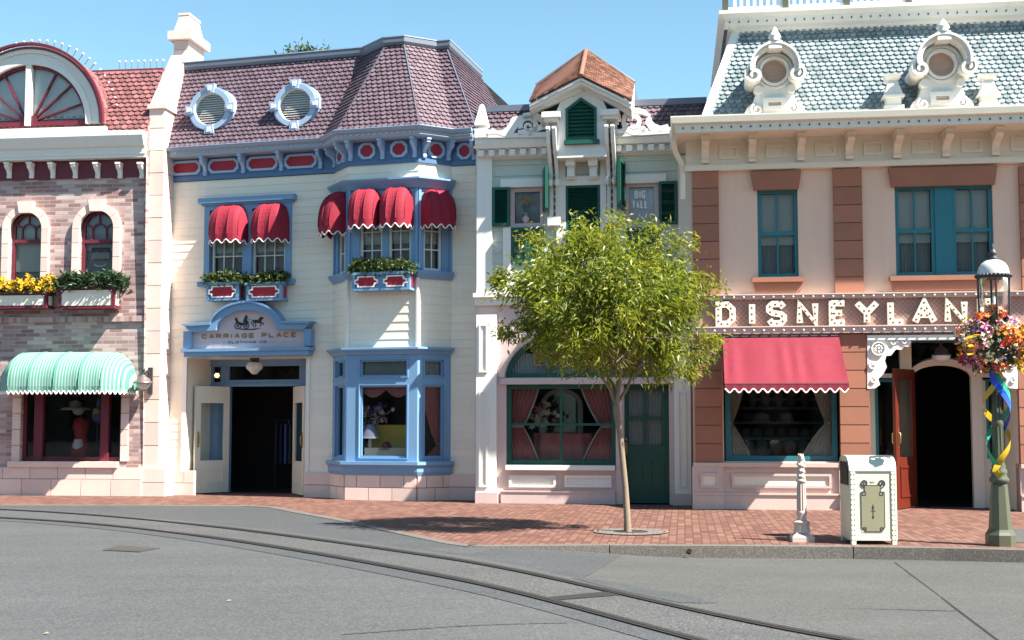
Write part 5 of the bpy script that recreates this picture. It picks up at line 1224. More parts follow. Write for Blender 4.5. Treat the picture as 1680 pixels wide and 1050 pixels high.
mb.build('dormer_wall', bM)
def louvre(rect, w_, n, m='green', nm='louvre', frame=.06, parent=bM, top=None, F_=None):
    u0, u1, v0, v1 = rect; mb = MB(m); mb.quad((u0, v0, w_ - .07), (u1, v0, w_ - .07), (u1, v1, w_ - .07), (u0, v1, w_ - .07), 'black' if nm == 'louvre' else m)
    if top is not None: mb.prism([(u0, v1), (u1, v1), ((u0 + u1) / 2, top)], w_ - .08, w_ - .07, 'black')
    if top is None: mb.ring([(u0, v0), (u1, v0), (u1, v1), (u0, v1)], [(u0 + frame, v0 + frame), (u1 - frame, v0 + frame), (u1 - frame, v1 - frame), (u0 + frame, v1 - frame)], w_ - .06, w_, None, True)
    else: mb.ring([(u0, v0), (u1, v0), (u1, v1), ((u0 + u1) / 2, top), (u0, v1)], [(u0 + frame, v0 + frame), (u1 - frame, v0 + frame), (u1 - frame, v1 - frame * .4), ((u0 + u1) / 2, top - frame * 1.2), (u0 + frame, v1 - frame * .4)], w_ - .06, w_ + .02, None, True)
    vt_ = (top if top is not None else v1) - frame; h = (vt_ - v0 - frame) / n
    for i in range(n):
        y = v0 + frame + h * i; a, b = u0 + frame, u1 - frame
        if top is not None and y + h > v1: f = min(1, (y + h * .5 - v1) / (top - v1)); a += (u1 - u0) / 2 * f; b -= (u1 - u0) / 2 * f
        if b - a < .04: continue
        mb.add([(a, y + h * .95, w_ - .055), (b, y + h * .95, w_ - .055), (b, y + h * .1, w_ - .012), (a, y + h * .1, w_ - .012), (a, y + h * .85, w_ - .06), (b, y + h * .85, w_ - .06), (b, y, w_ - .02), (a, y, w_ - .02)], [(0, 1, 2, 3), (4, 5, 6, 7), (2, 3, 7, 6)])
    return mb.build(nm, parent, frame=F_)
louvre((lv[0], lv[1], lv[2], lv[3]), wd, 10, top=lt, nm='louvre', frame=.05)
trim('louvre_sill', [(925, 229, 983, 235.5, wd - .05, wd + .09)], 'green')
for x in (935.5, 972.5):
    mb = MB('white'); r = M.R(x - 7.5, 254.5, x + 7.5, 288, .30); mb.box(r[0], r[1], (r[2] + r[3]) / 2, r[3], 0, .32); mb.box(r[0] + .015, r[1] - .015, r[2], (r[2] + r[3]) / 2, 0, .22); mb.box(r[0] + .005, r[1] - .005, r[2] - .03, r[2] + .02, 0, .17); mb.build('corbel', bM)
# barge boards and shingled roof
mb = MB('white'); W0, W1 = wd + .05, wd + .22
for a, b in ((gl, ap), (ap, gr)):
    mb.prism([a, b, (b[0], b[1] - .11), (a[0], a[1] - .11)], W0, W1); mb.prism([a, b, (b[0], b[1] - .045), (a[0], a[1] - .045)], W1, W1 + .05)
    mb.prism([(a[0], a[1] - .11), (b[0], b[1] - .11), (b[0], b[1] - .20), (a[0], a[1] - .13)], wd - .05, W0 + .02)
mb.build('barge_board', bM)
wb = -.9; bl_, br_, bp_ = M.q(880, 143, wb), M.q(1041, 138, wb), M.q(961, 83, wb)
mb = MB('wood_shingle'); e = .03; wf = W1 + .08
A3 = lambda p, w_: (p[0], p[1] + e, w_)
tiles(mb, A3(gl, wf), A3(ap, wf), A3(bl_, wb), A3(bp_, wb), .10, .075, 'wood_shingle', 'flat', .014)
tiles(mb, A3(ap, wf), A3(gr, wf), A3(bp_, wb), A3(br_, wb), .10, .075, 'wood_shingle', 'flat', .014)
mb.tube([(ap[0], ap[1] + .02, wf), (bp_[0], bp_[1] - .0, wb)], .05, 6, 'wood_shingle'); mb.tube([A3(bl_, wb), (bp_[0], bp_[1] + e, wb), A3(br_, wb)], .045, 6, 'slate_metal')
mb.prism([(bl_[0], bl_[1]), (bp_[0], bp_[1]), (br_[0], br_[1]), (br_[0], v0), (bl_[0], v0)], wb - 2, wb - .05, 'slate_metal')
for p, q_ in ((gl, bl_), (gr, br_)): mb.quad((p[0], p[1], W1), (p[0], p[1] - .3, W1 - .2), (q_[0], q_[1] - .4, wb), (q_[0], q_[1], wb), 'white')
mb.add([(gl[0], gl[1] - .08, W1 - .01), (ap[0], ap[1] - .08, W1 - .01), (gr[0], gr[1] - .08, W1 - .01), (br_[0], br_[1] - .35, wb), (bl_[0], bl_[1] - .35, wb)], [(0, 1, 2, 3, 4)], 'white')
mb.build('dormer_roof', bM)
# slim carved brackets at both sides of the dormer
for x0, x1 in ((899, 913), (994, 1009)):
    w_ = .40; r = M.R(x0, 211, x1, 360, w_); c = (r[0] + r[1]) / 2; mb = MB('white')
    yy = [M.v(906, y, w_) for y in (187, 196, 211, 215, 262, 288, 294, 302, 352, 366)]
    mb.box(c - .17, c + .17, yy[1], yy[0], .05, .60); mb.box(c - .13, c + .13, yy[1] - .06, yy[1], .05, .54); mb.box(c - .10, c + .10, yy[2], yy[1] - .06, .05, .30)
    for s_ in (-1, 1):
        a, b = sorted((c + s_ * .022, c + s_ * .088))
        pr = [(.0, yy[5]), (.14, yy[5]), (.18, (yy[4] + yy[5]) / 2), (.30, yy[4]), (.52, (yy[3] + yy[4]) / 2), (.62, yy[3]), (.58, yy[2]), (0, yy[2])]; k = len(pr)
        mb.add([(a, q, p) for p, q in pr] + [(b, q, p) for p, q in pr], [tuple(range(k)), tuple(range(2 * k - 1, k - 1, -1))] + [(i, i + k, (i + 1) % k + k, (i + 1) % k) for i in range(k)])
        mb.box(a, b, yy[8], yy[7], 0, .10); mb.ball(c + s_ * .06, yy[6] - .02, .20, .055, .08, .08)
    mb.box(c - .05, c + .05, yy[8], yy[2], 0, .05, 'sand_trim'); 
    for i in range(12): mb.ball(c, yy[8] + (yy[2] - yy[8]) * (i + .5) / 12, .06, .018, .05, .02, 6, 'bark')
    mb.box(c - .12, c + .12, yy[9], yy[8], 0, .16); mb.build('carved_bracket', bM)
# upstairs windows
window(M, bM, wl_, -.02, 1, 1, 'mauve_paint', .07, .02, lace='lace', lace_to=1.0, room=.6)
o = window(M, bM, wr_, -.02, 1, 1, 'mauve_paint', .07, .02, blind='lilac', blind_to=0.0, room=.6)
g = MB('gold'); a = M.R(1041, 313, 1059, 326, -.04); word(g, 'BIG', a[0], a[1], a[2], a[3], .026, -.024, -.020, 'trim_white'); a = M.R(1037, 329, 1063, 342, -.04); word(g, 'TALL', a[0], a[1], a[2], a[3], .026, -.024, -.020, 'trim_white'); a = M.R(1036, 352, 1066, 358, -.04); g.box(a[0], a[1], a[2], a[2] + .012, -.043, -.040, 'lace'); g.build('lettering', o)
mb = MB('lace'); vx, vz = M.u(863, 350, -.10), -.10; vb_ = wl_[2] + .075
t = thing('flower_vase', 'pink vase of small orange flowers behind the left upstairs window', 'vase', M, (vx, vb_, vz)); mb = MB('mauve_paint'); mb.lathe([(.05, 0), (.075, .04), (.085, .09), (.045, .15), (.04, .18), (.055, .20)], vx, vz, 16, v=vb_); mb.build('vase', t, (vx, vb_, vz))
mb = MB('green'); 
for i in range(6): mb.tube([(vx, vb_ + .18, vz), (vx + random.uniform(-.10, .10), vb_ + .38, vz)], .012, 5)
blossoms(mb, [(vx + random.gauss(0, .10), vb_ + .41 + random.gauss(0, .035), vz + .01) for _ in range(26)], .045, ['petal_yellow', 'petal_orange']); mb.build('flowers', t, (vx, vb_, vz))
def shutter(x0, y0, x1, y1, w_, u_h=None, ang=0, lab=None, m='green', n=20):
    r = M.R(x0, y0, x1, y1, w_)
    if ang == 0: louvre(r, w_, n, m, 'shutter', .05)
    else:
        c_, s_ = math.cos(rad(ang)), math.sin(rad(ang)); S_ = M.sub(u_h + .5 * c_, .04 + .5 * s_, -c_, -s_); louvre((0, .5, r[2], r[3]), .03, n, m, 'shutter', .05, F_=S_)
shutter(807.5, 307, 836, 370, .10)
shutter(0, 309, 10, 372, .05, wl_[1] + .02, 78)
shutter(0, 301, 10, 372, .05, wr_[0] - .02, 97)
shutter(1081, 297, 1111, 367, .08)
shutter(838, 373, 865, 432, .05, n=16); shutter(866, 373, 892, 432, .05, n=16); shutter(1026, 373, 1053, 432, .05, n=16); shutter(1054, 373, 1080, 432, .05, n=16)
louvre(wc_, .03, 26, 'green', 'louvre', .05)
# shopfront
vfa = vled - .16; shop = M.R(830, 630, 1010, 763); dr = M.R(1024, 630, 1098, 830)
ax0, ax1 = M.u(828, 600), M.u(1097, 600); av = M.v(960, 619); ar = (ax1 - ax0) / 2; ac = (ax0 + ax1) / 2; arh = M.v(960, 536) - av; n = 30
mb = MB('mauve_paint'); flat_wall(mb, uml, umr, 0, av, [(*shop, .22), (dr[0], dr[1], 0, dr[3], .35)], .0, .2)
ar_pts = arc(ac, av, ar, arh, 180, 0, n)
mb.add([(uml, av, 0)] + [(p[0], p[1], 0) for p in ar_pts[:n // 2 + 1]] + [(ac, vfa, 0), (uml, vfa, 0)], [tuple(range(n // 2 + 4))])
mb.add([(umr, av, 0)] + [(p[0], p[1], 0) for p in ar_pts[::-1][:n // 2 + 1]] + [(ac, vfa, 0), (umr, vfa, 0)], [tuple(range(n // 2 + 4))])
mb.ring(ar_pts, arc(ac, av, ar - .002, arh - .002, 180, 0, n), -.25, 0); mb.ring(arc(ac, av, ar + .10, arh + .10, 180, 0, n), arc(ac, av, ar, arh, 180, 0, n), .002, .05)
mb.build('shopfront', bM)
f = MB('green'); f.ring(arc(ac, av, ar - .002, arh - .002, 180, 0, n), arc(ac, av, ar - .09, arh - .09, 180, 0, n), -.18, -.08); f.box(ax0, ax1, av, av + .08, -.18, -.07)
for k_ in (-.45, 0, .45): f.box(ac + ar * k_ - .02, ac + ar * k_ + .02, av, av + arh * math.sqrt(1 - k_ * k_) - .02, -.16, -.09)
o = f.build('fanlight', bM); g = MB('glass'); g.add([(p[0], p[1], -.12) for p in ar_pts], [tuple(range(n + 1))]); g.build('pane', o)
d = drape(ax0, ax1, av + .06, av + .45, -.22, 'lace'); d.build('lace_curtain', o); d2 = MB('room_shade'); d2.box(ax0 - .1, ax1 + .1, av - .02, vfa, -1.0, -.9); d2.build('backing', o)
l = MB('maroon'); a = M.R(877, 572, 1043, 599, -.10); word(l, 'EMPORIUM', a[0], a[1], a[2], a[3], .085, -.118, -.114, 'gold_paint', True, .34); word(l, 'EMPORIUM', a[0] + .012, a[1] - .012, a[2] + .014, a[3] - .014, .05, -.112, -.108, 'maroon', True, .36); l.build('lettering', o)
trim('pilaster', [(781, 516, 814, 826, 0, .10)], 'white'); trim('pilaster', [(1106, 516, 1133, 826, 0, .10)], 'white')
for x0, x1 in ((786, 800), (1112, 1126)):
    for y0, y1 in ((532, 611), (642, 799)):
        mb = MB('white'); r = M.R(x0, y0, x1, y1, .1); k = .03; mb.ring([(r[0], r[2]), (r[1], r[2]), (r[1], r[3]), (r[0], r[3])], [(r[0] + k, r[2] + k), (r[1] - k, r[2] + k), (r[1] - k, r[3] - k), (r[0] + k, r[3] - k)], .102, .125, None, True); mb.build('pilaster_panel', bM)
trim('pilaster_base', [(779.5, 808, 816, 826.5, -.02, .14)], 'mauve_paint'); trim('pilaster_base', [(1104, 810, 1135, 830, -.02, .14)], 'mauve_paint')
trim('transom_rail', [(820, 620, 1104, 630, -.02, .06)], 'mauve_paint'); trim('mullion_post', [(1010.5, 630, 1021, 827, -.02, .05)], 'mauve_paint')
trim('shop_sill', [(829, 763.5, 1009, 771.5, -.02, .10)], 'white'); trim('base_rail', [(822, 807, 1010, 827, -.02, .06), (822, 805.5, 1010, 808, 0, .075)], 'mauve_paint')
for x0, x1 in ((835, 912), (926, 1003)):
    mb = MB('white'); r = M.R(x0, 780, x1, 799.5, .03); k = .045; mb.ring([(r[0], r[2]), (r[1], r[2]), (r[1], r[3]), (r[0], r[3])], [(r[0] + k, r[2] + k), (r[1] - k, r[2] + k), (r[1] - k, r[3] - k), (r[0] + k, r[3] - k)], .002, .045, None, True); mb.box(r[0] + k, r[1] - k, r[2] + k, r[3] - k, .002, .012); mb.build('base_panel', bM)
o = window(M, bM, shop, -.10, 2, 2, 'green', .085, .045, room=0, name='shop_window', fd=.08)
rm = MB('room_shade'); z = -2.2
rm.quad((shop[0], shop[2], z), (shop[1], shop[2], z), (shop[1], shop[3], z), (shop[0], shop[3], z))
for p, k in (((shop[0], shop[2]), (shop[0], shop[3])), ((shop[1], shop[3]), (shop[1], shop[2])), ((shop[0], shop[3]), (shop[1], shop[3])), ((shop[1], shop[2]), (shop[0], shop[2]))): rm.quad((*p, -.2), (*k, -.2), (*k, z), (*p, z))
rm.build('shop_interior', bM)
tie = M.v(860, 700, -.3); uo = [M.u(x, 700, -.3) for x in (835, 885, 1006, 953)]
tied_curtain(M, uo[0], uo[1], shop[2] + .08, shop[3] - .05, tie, -.30, 'rose_cloth', 'rose pink curtain tied back at the left of the green-framed shop window', .45, 'rose curtains', 'cream_cloth', uo[0] + .55)
tied_curtain(M, uo[2], uo[3], shop[2] + .08, shop[3] - .05, tie, -.30, 'rose_cloth', 'rose pink curtain tied back at the right of the green-framed shop window', .35, 'rose curtains', 'cream_cloth', uo[2] - .55)
tu = M.u(925, 740, -.8); t = thing('display_table', 'table draped in pink cloth behind the green-framed shop window', 'table', M, (tu, shop[2], -.8)); th_ = M.v(925, 711, -.8) - shop[2]
mb = MB('rose_cloth'); K = 72; mb.add([(tu + (.62 + .04 * math.sin(i * 1.3) * (1 - q)) * math.cos(2 * math.pi * i / K) * (1.06 - .06 * q), shop[2] + .004 + th_ * q, -.8 + (.4 + .04 * math.sin(i * 1.3) * (1 - q)) * math.sin(2 * math.pi * i / K)) for q in (0, 1) for i in range(K)], [(i, (i + 1) % K, K + (i + 1) % K, K + i) for i in range(K)], None, True); mb.add([(tu + .62 * math.cos(2 * math.pi * i / K), shop[2] + .004 + th_, -.8 + .4 * math.sin(2 * math.pi * i / K)) for i in range(K)], [tuple(range(K))]); mb.build('cloth', t, (tu, shop[2], -.8))
bu, bv_ = M.u(890, 690, -.9), shop[2] + th_ + .006; mb = MB('toy_white'); mb.lathe([(.06, 0), (.09, .10), (.05, .22)], bu, -.9, 14, 'toy_white', v=bv_); blossoms(mb, [(bu + random.gauss(0, .13), bv_ + .34 + random.gauss(0, .12), -.85 + random.gauss(0, .06)) for _ in range(44)], .075, ['petal_cream', 'petal_pink', 'petal_cream']); leaves(mb, [(bu + random.gauss(0, .14), bv_ + .3 + random.gauss(0, .12), -.9) for _ in range(60)], .12, ['leaf_dark'])
solo('bouquet', mb, 'bouquet of cream and pink blooms on the pink draped table', 'flowers', M, (bu, bv_, -.9))
mu, mv = M.u(921, 668, -1.5), M.v(921, 668, -1.5); t = thing('mirror', 'arched white framed mirror standing behind the pink draped table', 'mirror', M, (mu, shop[2], -1.5)); mb = MB('toy_white'); h0 = shop[2]
mb.ring([(mu - .42, h0)] + arc(mu, mv, .42, .36, 180, 0, 20) + [(mu + .42, h0)], [(mu - .34, h0)] + arc(mu, mv, .34, .28, 180, 0, 20) + [(mu + .34, h0)], -1.55, -1.48); mb.build('frame', t, (mu, h0, -1.5))
mm, nt, p_, oc = start('mirror_face'); p_.inputs['Metallic'].default_value = 1; p_.inputs['Roughness'].default_value = .05; p_.inputs['Base Color'].default_value = (.6, .65, .62, 1)
mb = MB('mirror_face'); mb.add([(x, y, -1.52) for x, y in [(mu - .35, h0), (mu + .35, h0)] + arc(mu, mv, .35, .29, 0, 180, 20)], [tuple(range(23))]); mb.build('glass', t, (mu, h0, -1.5))
# green door
S = -.22; du0, du1, dv0, dv1 = dr[0], dr[1], 0.0, dr[3]; d = MB('green'); gx = M.R(1031, 640, 1087, 731, S)
flat_wall(d, du0, du1, .015, dv1, [(*gx, .05)], S, .05); d.ring([(du0, .015), (du1, .015), (du1, dv1), (du0, dv1)], [(du0 + .04, .02), (du1 - .04, .02), (du1 - .04, dv1 - .04), (du0 + .04, dv1 - .04)], S, S + .05, None, True)
mid = (gx[0] + gx[1]) / 2; d.box(mid - .02, mid + .02, gx[2], gx[3], S - .05, S + .005); vm = (gx[2] + gx[3]) / 2; d.box(gx[0], gx[1], vm - .02, vm + .02, S - .05, S + .004)
for a, b in ((gx[0] - .02, mid - .06), (mid + .06, gx[1] + .02)): d.ring([(a, .22), (b, .22), (b, gx[2] - .22), (a, gx[2] - .22)], [(a + .04, .26), (b - .04, .26), (b - .04, gx[2] - .26), (a + .04, gx[2] - .26)], S, S + .02, None, True)
o = d.build('door', bM); g = MB('glass'); g.quad((gx[0], gx[2], S - .03), (gx[1], gx[2], S - .03), (gx[1], gx[3], S - .03), (gx[0], gx[3], S - .03)); g.build('pane', o); drape(gx[0], gx[1], gx[2], gx[3], S - .10, 'lace', amp=.012).build('lace_curtain', o)
bk = MB('room_shade'); bk.box(gx[0] - .1, gx[1] + .1, gx[2] - .1, gx[3] + .1, S - .3, S - .25); bk.build('backing', o)
h = MB('brass'); hu = M.u(1027.5, 720, S); hv = M.v(1027, 735, S); h.box(hu - .02, hu + .02, hv - .12, hv + .1, S + .05, S + .06); h.ball(hu, hv + .16, S + .09, .03); h.tube([(hu, hv - .1, S + .06), (hu, hv - .08, S + .11), (hu, hv + .05, S + .11), (hu, hv + .07, S + .06)], .012, 6); h.build('handle', o)

# ---------------------------------------------------------------- stucco corner building with the lettered sign
D = base_frame(1138, 834.3, 7.5)
bD = thing('stucco_building', 'peach stucco shop with terracotta pilasters and teal fish-scale mansard roof', 'building', D)
udl, udr = D.u(1136.5, 500), D.u(1850, 500); vsg = D.v(1400, 481); vfb = D.v(1300, 273.5)
dw1 = D.R(1243, 311, 1309.5, 454); dw2 = D.R(1469, 304, 1630, 451)
mb = MB('stucco'); flat_wall(mb, udl, udr, vsg - .3, vfb + .1, [(*dw1, .16), (*dw2, .16)], 0, .16)
mb.quad((udl, 0, 0), (udl, vfb + 1, 0), (udl, vfb + 1, -7), (udl, 0, -7)); mb.quad((udr, 0, 0), (udr, vfb + 1, 0), (udr, vfb + 1, -7), (udr, 0, -7)); mb.quad((udl, 0, -7), (udr, 0, -7), (udr, vfb + 1, -7), (udl, vfb + 1, -7)); mb.build('wall', bD)
def pil(x0, x1, y0, y1, w1, rows, name='pilaster'):
    r = D.R(x0, y0, x1, y1, w1); mb = MB('terracotta'); blocks(mb, r[0], r[1], r[2], r[3], 0.0, w1, rows, 1, 'terracotta', gap=.016); return mb.build(name, bD)
pil(1136.5, 1180, 280, 484, .07, 7); pil(1368.6, 1415.6, 277, 484, .07, 7); pil(1675, 1722, 272, 484, .07, 7)
for (x0, y0, x1, y1) in ((1232, 281, 1315, 310.5), (1458, 273.5, 1637, 304)):
    r = D.R(x0, y0, x1, y1, .09); mb = MB('terracotta'); mb.prism([(r[0] + .05, r[2]), (r[1] - .05, r[2]), (r[1], r[3]), (r[0], r[3])], 0, .09); mb.build('lintel', bD)
for (x0, x1, y0, y1) in ((1234, 1319, 455, 478), (1460, 1642, 452, 476)):
    r = D.R(x0, y0, x1, y1, .08); mb = MB('terracotta'); mb.box(r[0], r[1], r[3] - .08, r[3], 0, .13); mb.prism([(r[0] + .06, r[2]), (r[1] - .06, r[2]), (r[1] - .02, r[3] - .08), (r[0] + .02, r[3] - .08)], 0, .08); mb.build('sill', bD)
window(D, bD, dw1, -.05, 2, 2, 'teal_frame', .06, .03, blind='blind', blind_to=.36, lace='lace', lace_to=.40, rail=1)
cp_ = D.R(1534, 306, 1562, 449, -.05); mb = MB('teal_frame'); mb.box(cp_[0], cp_[1], dw2[2], dw2[3], -.12, -.03); mb.build('window_panel', bD)
window(D, bD, (dw2[0], cp_[0] - .002, dw2[2], dw2[3]), -.05, 2, 2, 'teal_frame', .06, .03, blind='blind', blind_to=.36, lace='lace', lace_to=.38, rail=1)
window(D, bD, (cp_[1] + .002, dw2[1], dw2[2], dw2[3]), -.05, 2, 2, 'teal_frame', .06, .03, blind='blind', blind_to=.36, lace='lace', lace_to=.38, rail=1)
# frieze, brackets, eave
ved = D.v(1300, 210, .84); vet = D.v(1300, 186, .84)
ufl, uel = D.u(1125, 250), D.u(1101, 205, .66)
fpth = [(ufl, -3), (ufl, .05), (udr, .05)]
mb = MB('sand_trim'); mb.box(ufl, udr, vfb - .01, ved + .12, -.1, .05); mb.box(ufl - .03, udr, vfb - .05, vfb + .04, -.1, .12); mb.box(ufl - .02, udr, vfb + .04, vfb + .075, -.1, .08); mb.build('frieze', bD)
eo_ = .84; uee = D.u(1100, 203, .92) + .92; ep_ = [(uee, -4), (uee, .0), (udr, .0)]
mb = MB('sand_trim'); mb.sweep(ep_, [(-.05, ved + .02), (eo_ - .05, ved + .02), (eo_ - .05, ved - .02), (eo_, ved - .02), (eo_, ved + .10), (eo_ + .06, ved + .13), (eo_ + .08, vet - .02), (eo_ + .08, vet), (-.05, vet + .02)]); mb.build('eave', bD)
bulbs(bD, [(uee - eo_ + .05, ved + .05, eo_ + .01), (udr, ved + .05, eo_ + .01)], 46, .014, 'iron')
bx_ = [1157, 1234, 1314, 1394, 1473, 1554, 1635, 1716]
for x in bx_: mb = MB('sand_trim'); u = D.u(x, 245, .2); bracket(mb, u, vfb + .08, ved + .015, .05, .42, .12); mb.build('bracket', bD)
for a, b in zip(bx_[:-1], bx_[1:]):
    u0, u1 = D.u(a, 245, .1) + .24, D.u(b, 245, .1) - .22; c, e = vfb + .15, vfb + .15 + (ved - vfb) * .5
    mb = MB('sand_trim'); mb.ring([(u0, c), (u1, c), (u1, e), (u0, e)], [(u0 + .05, c + .05), (u1 - .05, c + .05), (u1 - .05, e - .05), (u0 + .05, e - .05)], .05, .075, None, True); mb.build('frieze_panel', bD)
pw = D.u(1112, 250, .1); mb = MB('sand_trim'); mb.tube([(D.u(1104, 222, .3), ved - .02, .35), (D.u(1108, 236, .3), ved - .22, .25), (D.u(1120, 250, .05), ved - .42, .03), (D.u(1120, 250, .05), ved - 1.0, .0)], .05, 8); mb.build('downpipe', bD)
# teal mansard
wA, wB = .44, -.55; vr0 = vet - .01; vr1 = D.v(1300, 46, wB)
ul0, ul1 = D.u(1163, 188, wA), D.u(1216, 58, wB)
mb = MB('teal_tile'); tiles(mb, (ul0, vr0, wA), (udr, vr0, wA), (ul1, vr1, wB), (udr, vr1, wB), .112, .098, 'teal_tile')
tiles(mb, (ul0 - .55, vr0, -5), (ul0 - .12, vr0, wA), (ul1 - .2, vr1, -5), (ul1 - .1, vr1, wB), .112, .098, 'teal_tile')
h0, h1 = (ul0, vr0, wA), (ul1, vr1, wB); wh = D.u(1147, 188, wA) - ul0
mb.add([(ul0 + wh, vr0, wA + .03), (ul0 + .02, vr0, wA + .03), (ul1 + .02, vr1, wB + .03), (ul1 + wh * .9, vr1, wB + .03), (ul0 + wh, vr0, wA - .10), (ul0 + .02, vr0, wA - .1), (ul1 + .02, vr1, wB - .1), (ul1 + wh * .9, vr1, wB - .1)], [(0, 1, 2, 3), (0, 3, 7, 4), (1, 2, 6, 5)], 'white')
mb.quad((ul1 - .3, vr1 + .02, wB), (udr, vr1 + .02, wB), (udr, vr1 + .02, -7), (ul1 - .3, vr1 + .02, -7), 'slate_metal'); mb.build('roof', bD)
lp = [(D.u(1212, 40, wB), -5), (D.u(1212, 40, wB), wB), (udr, wB)]; vl = [D.v(1300, y, wB + .3) for y in (44, 38, 22, 14)]
mb = MB('white'); mb.sweep(lp, [(-.1, vl[0] - .02), (.05, vl[0] - .02), (.10, vl[1]), (.20, vl[1] + .03), (.24, vl[2] - .02), (.36, vl[2] + .03), (.36, vl[3]), (-.1, vl[3])]); mb.build('roof_cornice', bD)
bulbs(bD, [(lp[0][0] - .25, (vl[1] + vl[2]) / 2, wB + .23), (udr, (vl[1] + vl[2]) / 2, wB + .23)], 40, .014, 'iron')
rl = MB('white'); u0 = D.u(1190, 8, wB + .25); y0 = vl[3]
rl.box(u0, udr, y0 + .05, y0 + .09, wB + .18, wB + .24); rl.box(u0, udr, y0 + .62, y0 + .68, wB + .17, wB + .25)
x = u0 + .14
while x < udr: rl.box(x, x + .055, y0 + .09, y0 + .62, wB + .19, wB + .23); x += .115
for k in range(8): xx = u0 + k * 1.05; rl.box(xx - .05, xx + .05, y0 - .01, y0 + .80, wB + .15, wB + .27, 'lamp_green'); rl.ball(xx, y0 + .86, wB + .21, .06, m='lamp_green')
rl.build('roof_railing', bD)
# round dormers
def oculus(cx, cy, rl_, rh, bx0, bx1, by, ftop):
    w = wA + .12; u, v = D.q(cx, cy, w); r = D.u(cx + rl_, cy, w) - u; R_ = (D.u(cx + rh, cy, w) - u) * .95; b0, b1, vb = D.u(bx0, by, w), D.u(bx1, by, w), vet + .0
    q = R_ * .74; hb = v - vb
    outl = [(b0 - .04, vb), (b0 - .04, vb + .14 * hb), (b0 + .0, vb + .24 * hb), (b0 + .09, vb + .34 * hb), (u - R_ * .80, vb + .5 * hb), (u - R_ * .72, vb + .64 * hb), (u - R_ * .80, v - R_ * .28)]
    outr = [(2 * u - p[0], p[1]) for p in outl[::-1]]
    top = arc(u, v, R_ * .84, R_ * .84, 200, -20, 30); poly = outl + top + outr
    mb = MB('white'); hole = arc(u, v, r, r, 0, 360, 40)[:-1]
    lh = [q_ for q_ in outl] + [q_ for q_ in top if q_[0] <= u + 1e-6] + arc(u, v, r, r, 90, 270, 20) + [(u, vb)]
    for s_ in (1, -1):
        h_ = [(u + s_ * (q_[0] - u), q_[1]) for q_ in lh]; mb.prism(h_, -.7, w)
    mb.ring(arc(u, v, r * 1.22, r * 1.22, 0, 360, 40), arc(u, v, r, r, 0, 360, 40), w, w + .05); mb.ring(arc(u, v, r * 1.45, r * 1.45, 0, 360, 40), arc(u, v, r * 1.30, r * 1.30, 0, 360, 40), w, w + .03)
    mb.build('dormer', bD)
    hd = MB('white'); hd.ring(arc(u, v + .02, R_, R_, 192, -12, 34), arc(u, v + .02, R_ * .84, R_ * .84, 192, -12, 34), -.6, w + .26); hd.ring(arc(u, v + .02, R_ * 1.06, R_ * 1.06, 190, -10, 34), arc(u, v + .02, R_ * .97, R_ * .97, 190, -10, 34), w + .18, w + .31)
    for s_ in (-1, 1):
        c = (u + s_ * R_ * .90, v - R_ * .28); hd.stroke([(c[0] + s_ * (x - c[0]), y) for x, y in spiral(c[0], c[1], .15, .03, 100, -420, 26)], .05, w, w + .28); hd.prism(arc(c[0], c[1], .13, .13, 0, 360, 16)[:-1], -.2, w + .2)
        c2 = (u + s_ * (u - b0 - .16), vb + .19 * hb); hd.stroke([(c2[0] + s_ * (x - c2[0]), y) for x, y in spiral(c2[0], c2[1], .10, .02, 60, -420, 20)], .035, w, w + .05)
        c3 = (u + s_ * R_ * .70, vb + .60 * hb); hd.prism(arc(c3[0], c3[1], .07, .07, 0, 360, 12)[:-1], w - .1, w + .08)
    ft = D.v(cx, ftop, w); k0 = v + R_ * .8; hd.box(u - .11, u + .11, k0, v + R_ * 1.12, w, w + .30); hd.lathe([(.10, v + R_ * 1.12), (.13, v + R_ * 1.16), (.05, v + R_ * 1.2), (.11, v + R_ * 1.34), (.09, v + R_ * 1.44), (.02, ft)], u, w + .2, 14); hd.build('dormer_hood', bD)
    lo = MB('stucco'); lo.disc(u, v, w - .07, r * 1.02, 'stucco'); n = 14
    for i in range(n):
        y = -1 + 2 * (i + .5) / n; hx = r * math.sqrt(max(.02, 1 - y * y)); yy = v + y * r; lo.quad((u - hx, yy + r / n, w - .055), (u + hx, yy + r / n, w - .055), (u + hx, yy - r / n * .8, w - .035), (u - hx, yy - r / n * .8, w - .035))
    lo.build('louvre', bD)
    pn = MB('white'); py0, py1 = vb + .16 * hb, vb + .42 * hb; hw = .19
    pn.ring([(u - hw, py0), (u + hw, py0), (u + hw, py1), (u - hw, py1)], [(u - hw * .55, py0 + .07), (u + hw * .55, py0 + .07), (u + hw * .55, py1 - .07), (u - hw * .55, py1 - .07)], w, w + .06, None, True); pn.box(u - hw * .5, u + hw * .5, py0 + .08, py1 - .08, w, w + .01, 'stucco'); pn.build('dormer_panel', bD)
    mb = MB('white'); mb.box(b0 - .05, b1 + .05, vb - .01, vb + .06, -.1, w + .06); mb.build('dormer_base', bD)
oculus(1270, 117.5, 20.5, 41, 1226, 1318, 184, 51); oculus(1544, 106, 21.5, 45, 1498, 1596, 172, 38)
w = wA + .12; mb = MB('white'); r = D.R(1453, 168, 1644, 178, w); mb.box(r[0], r[1], vet - .02, vet + .055, -.1, w + .03); mb.build('parapet_base', bD)
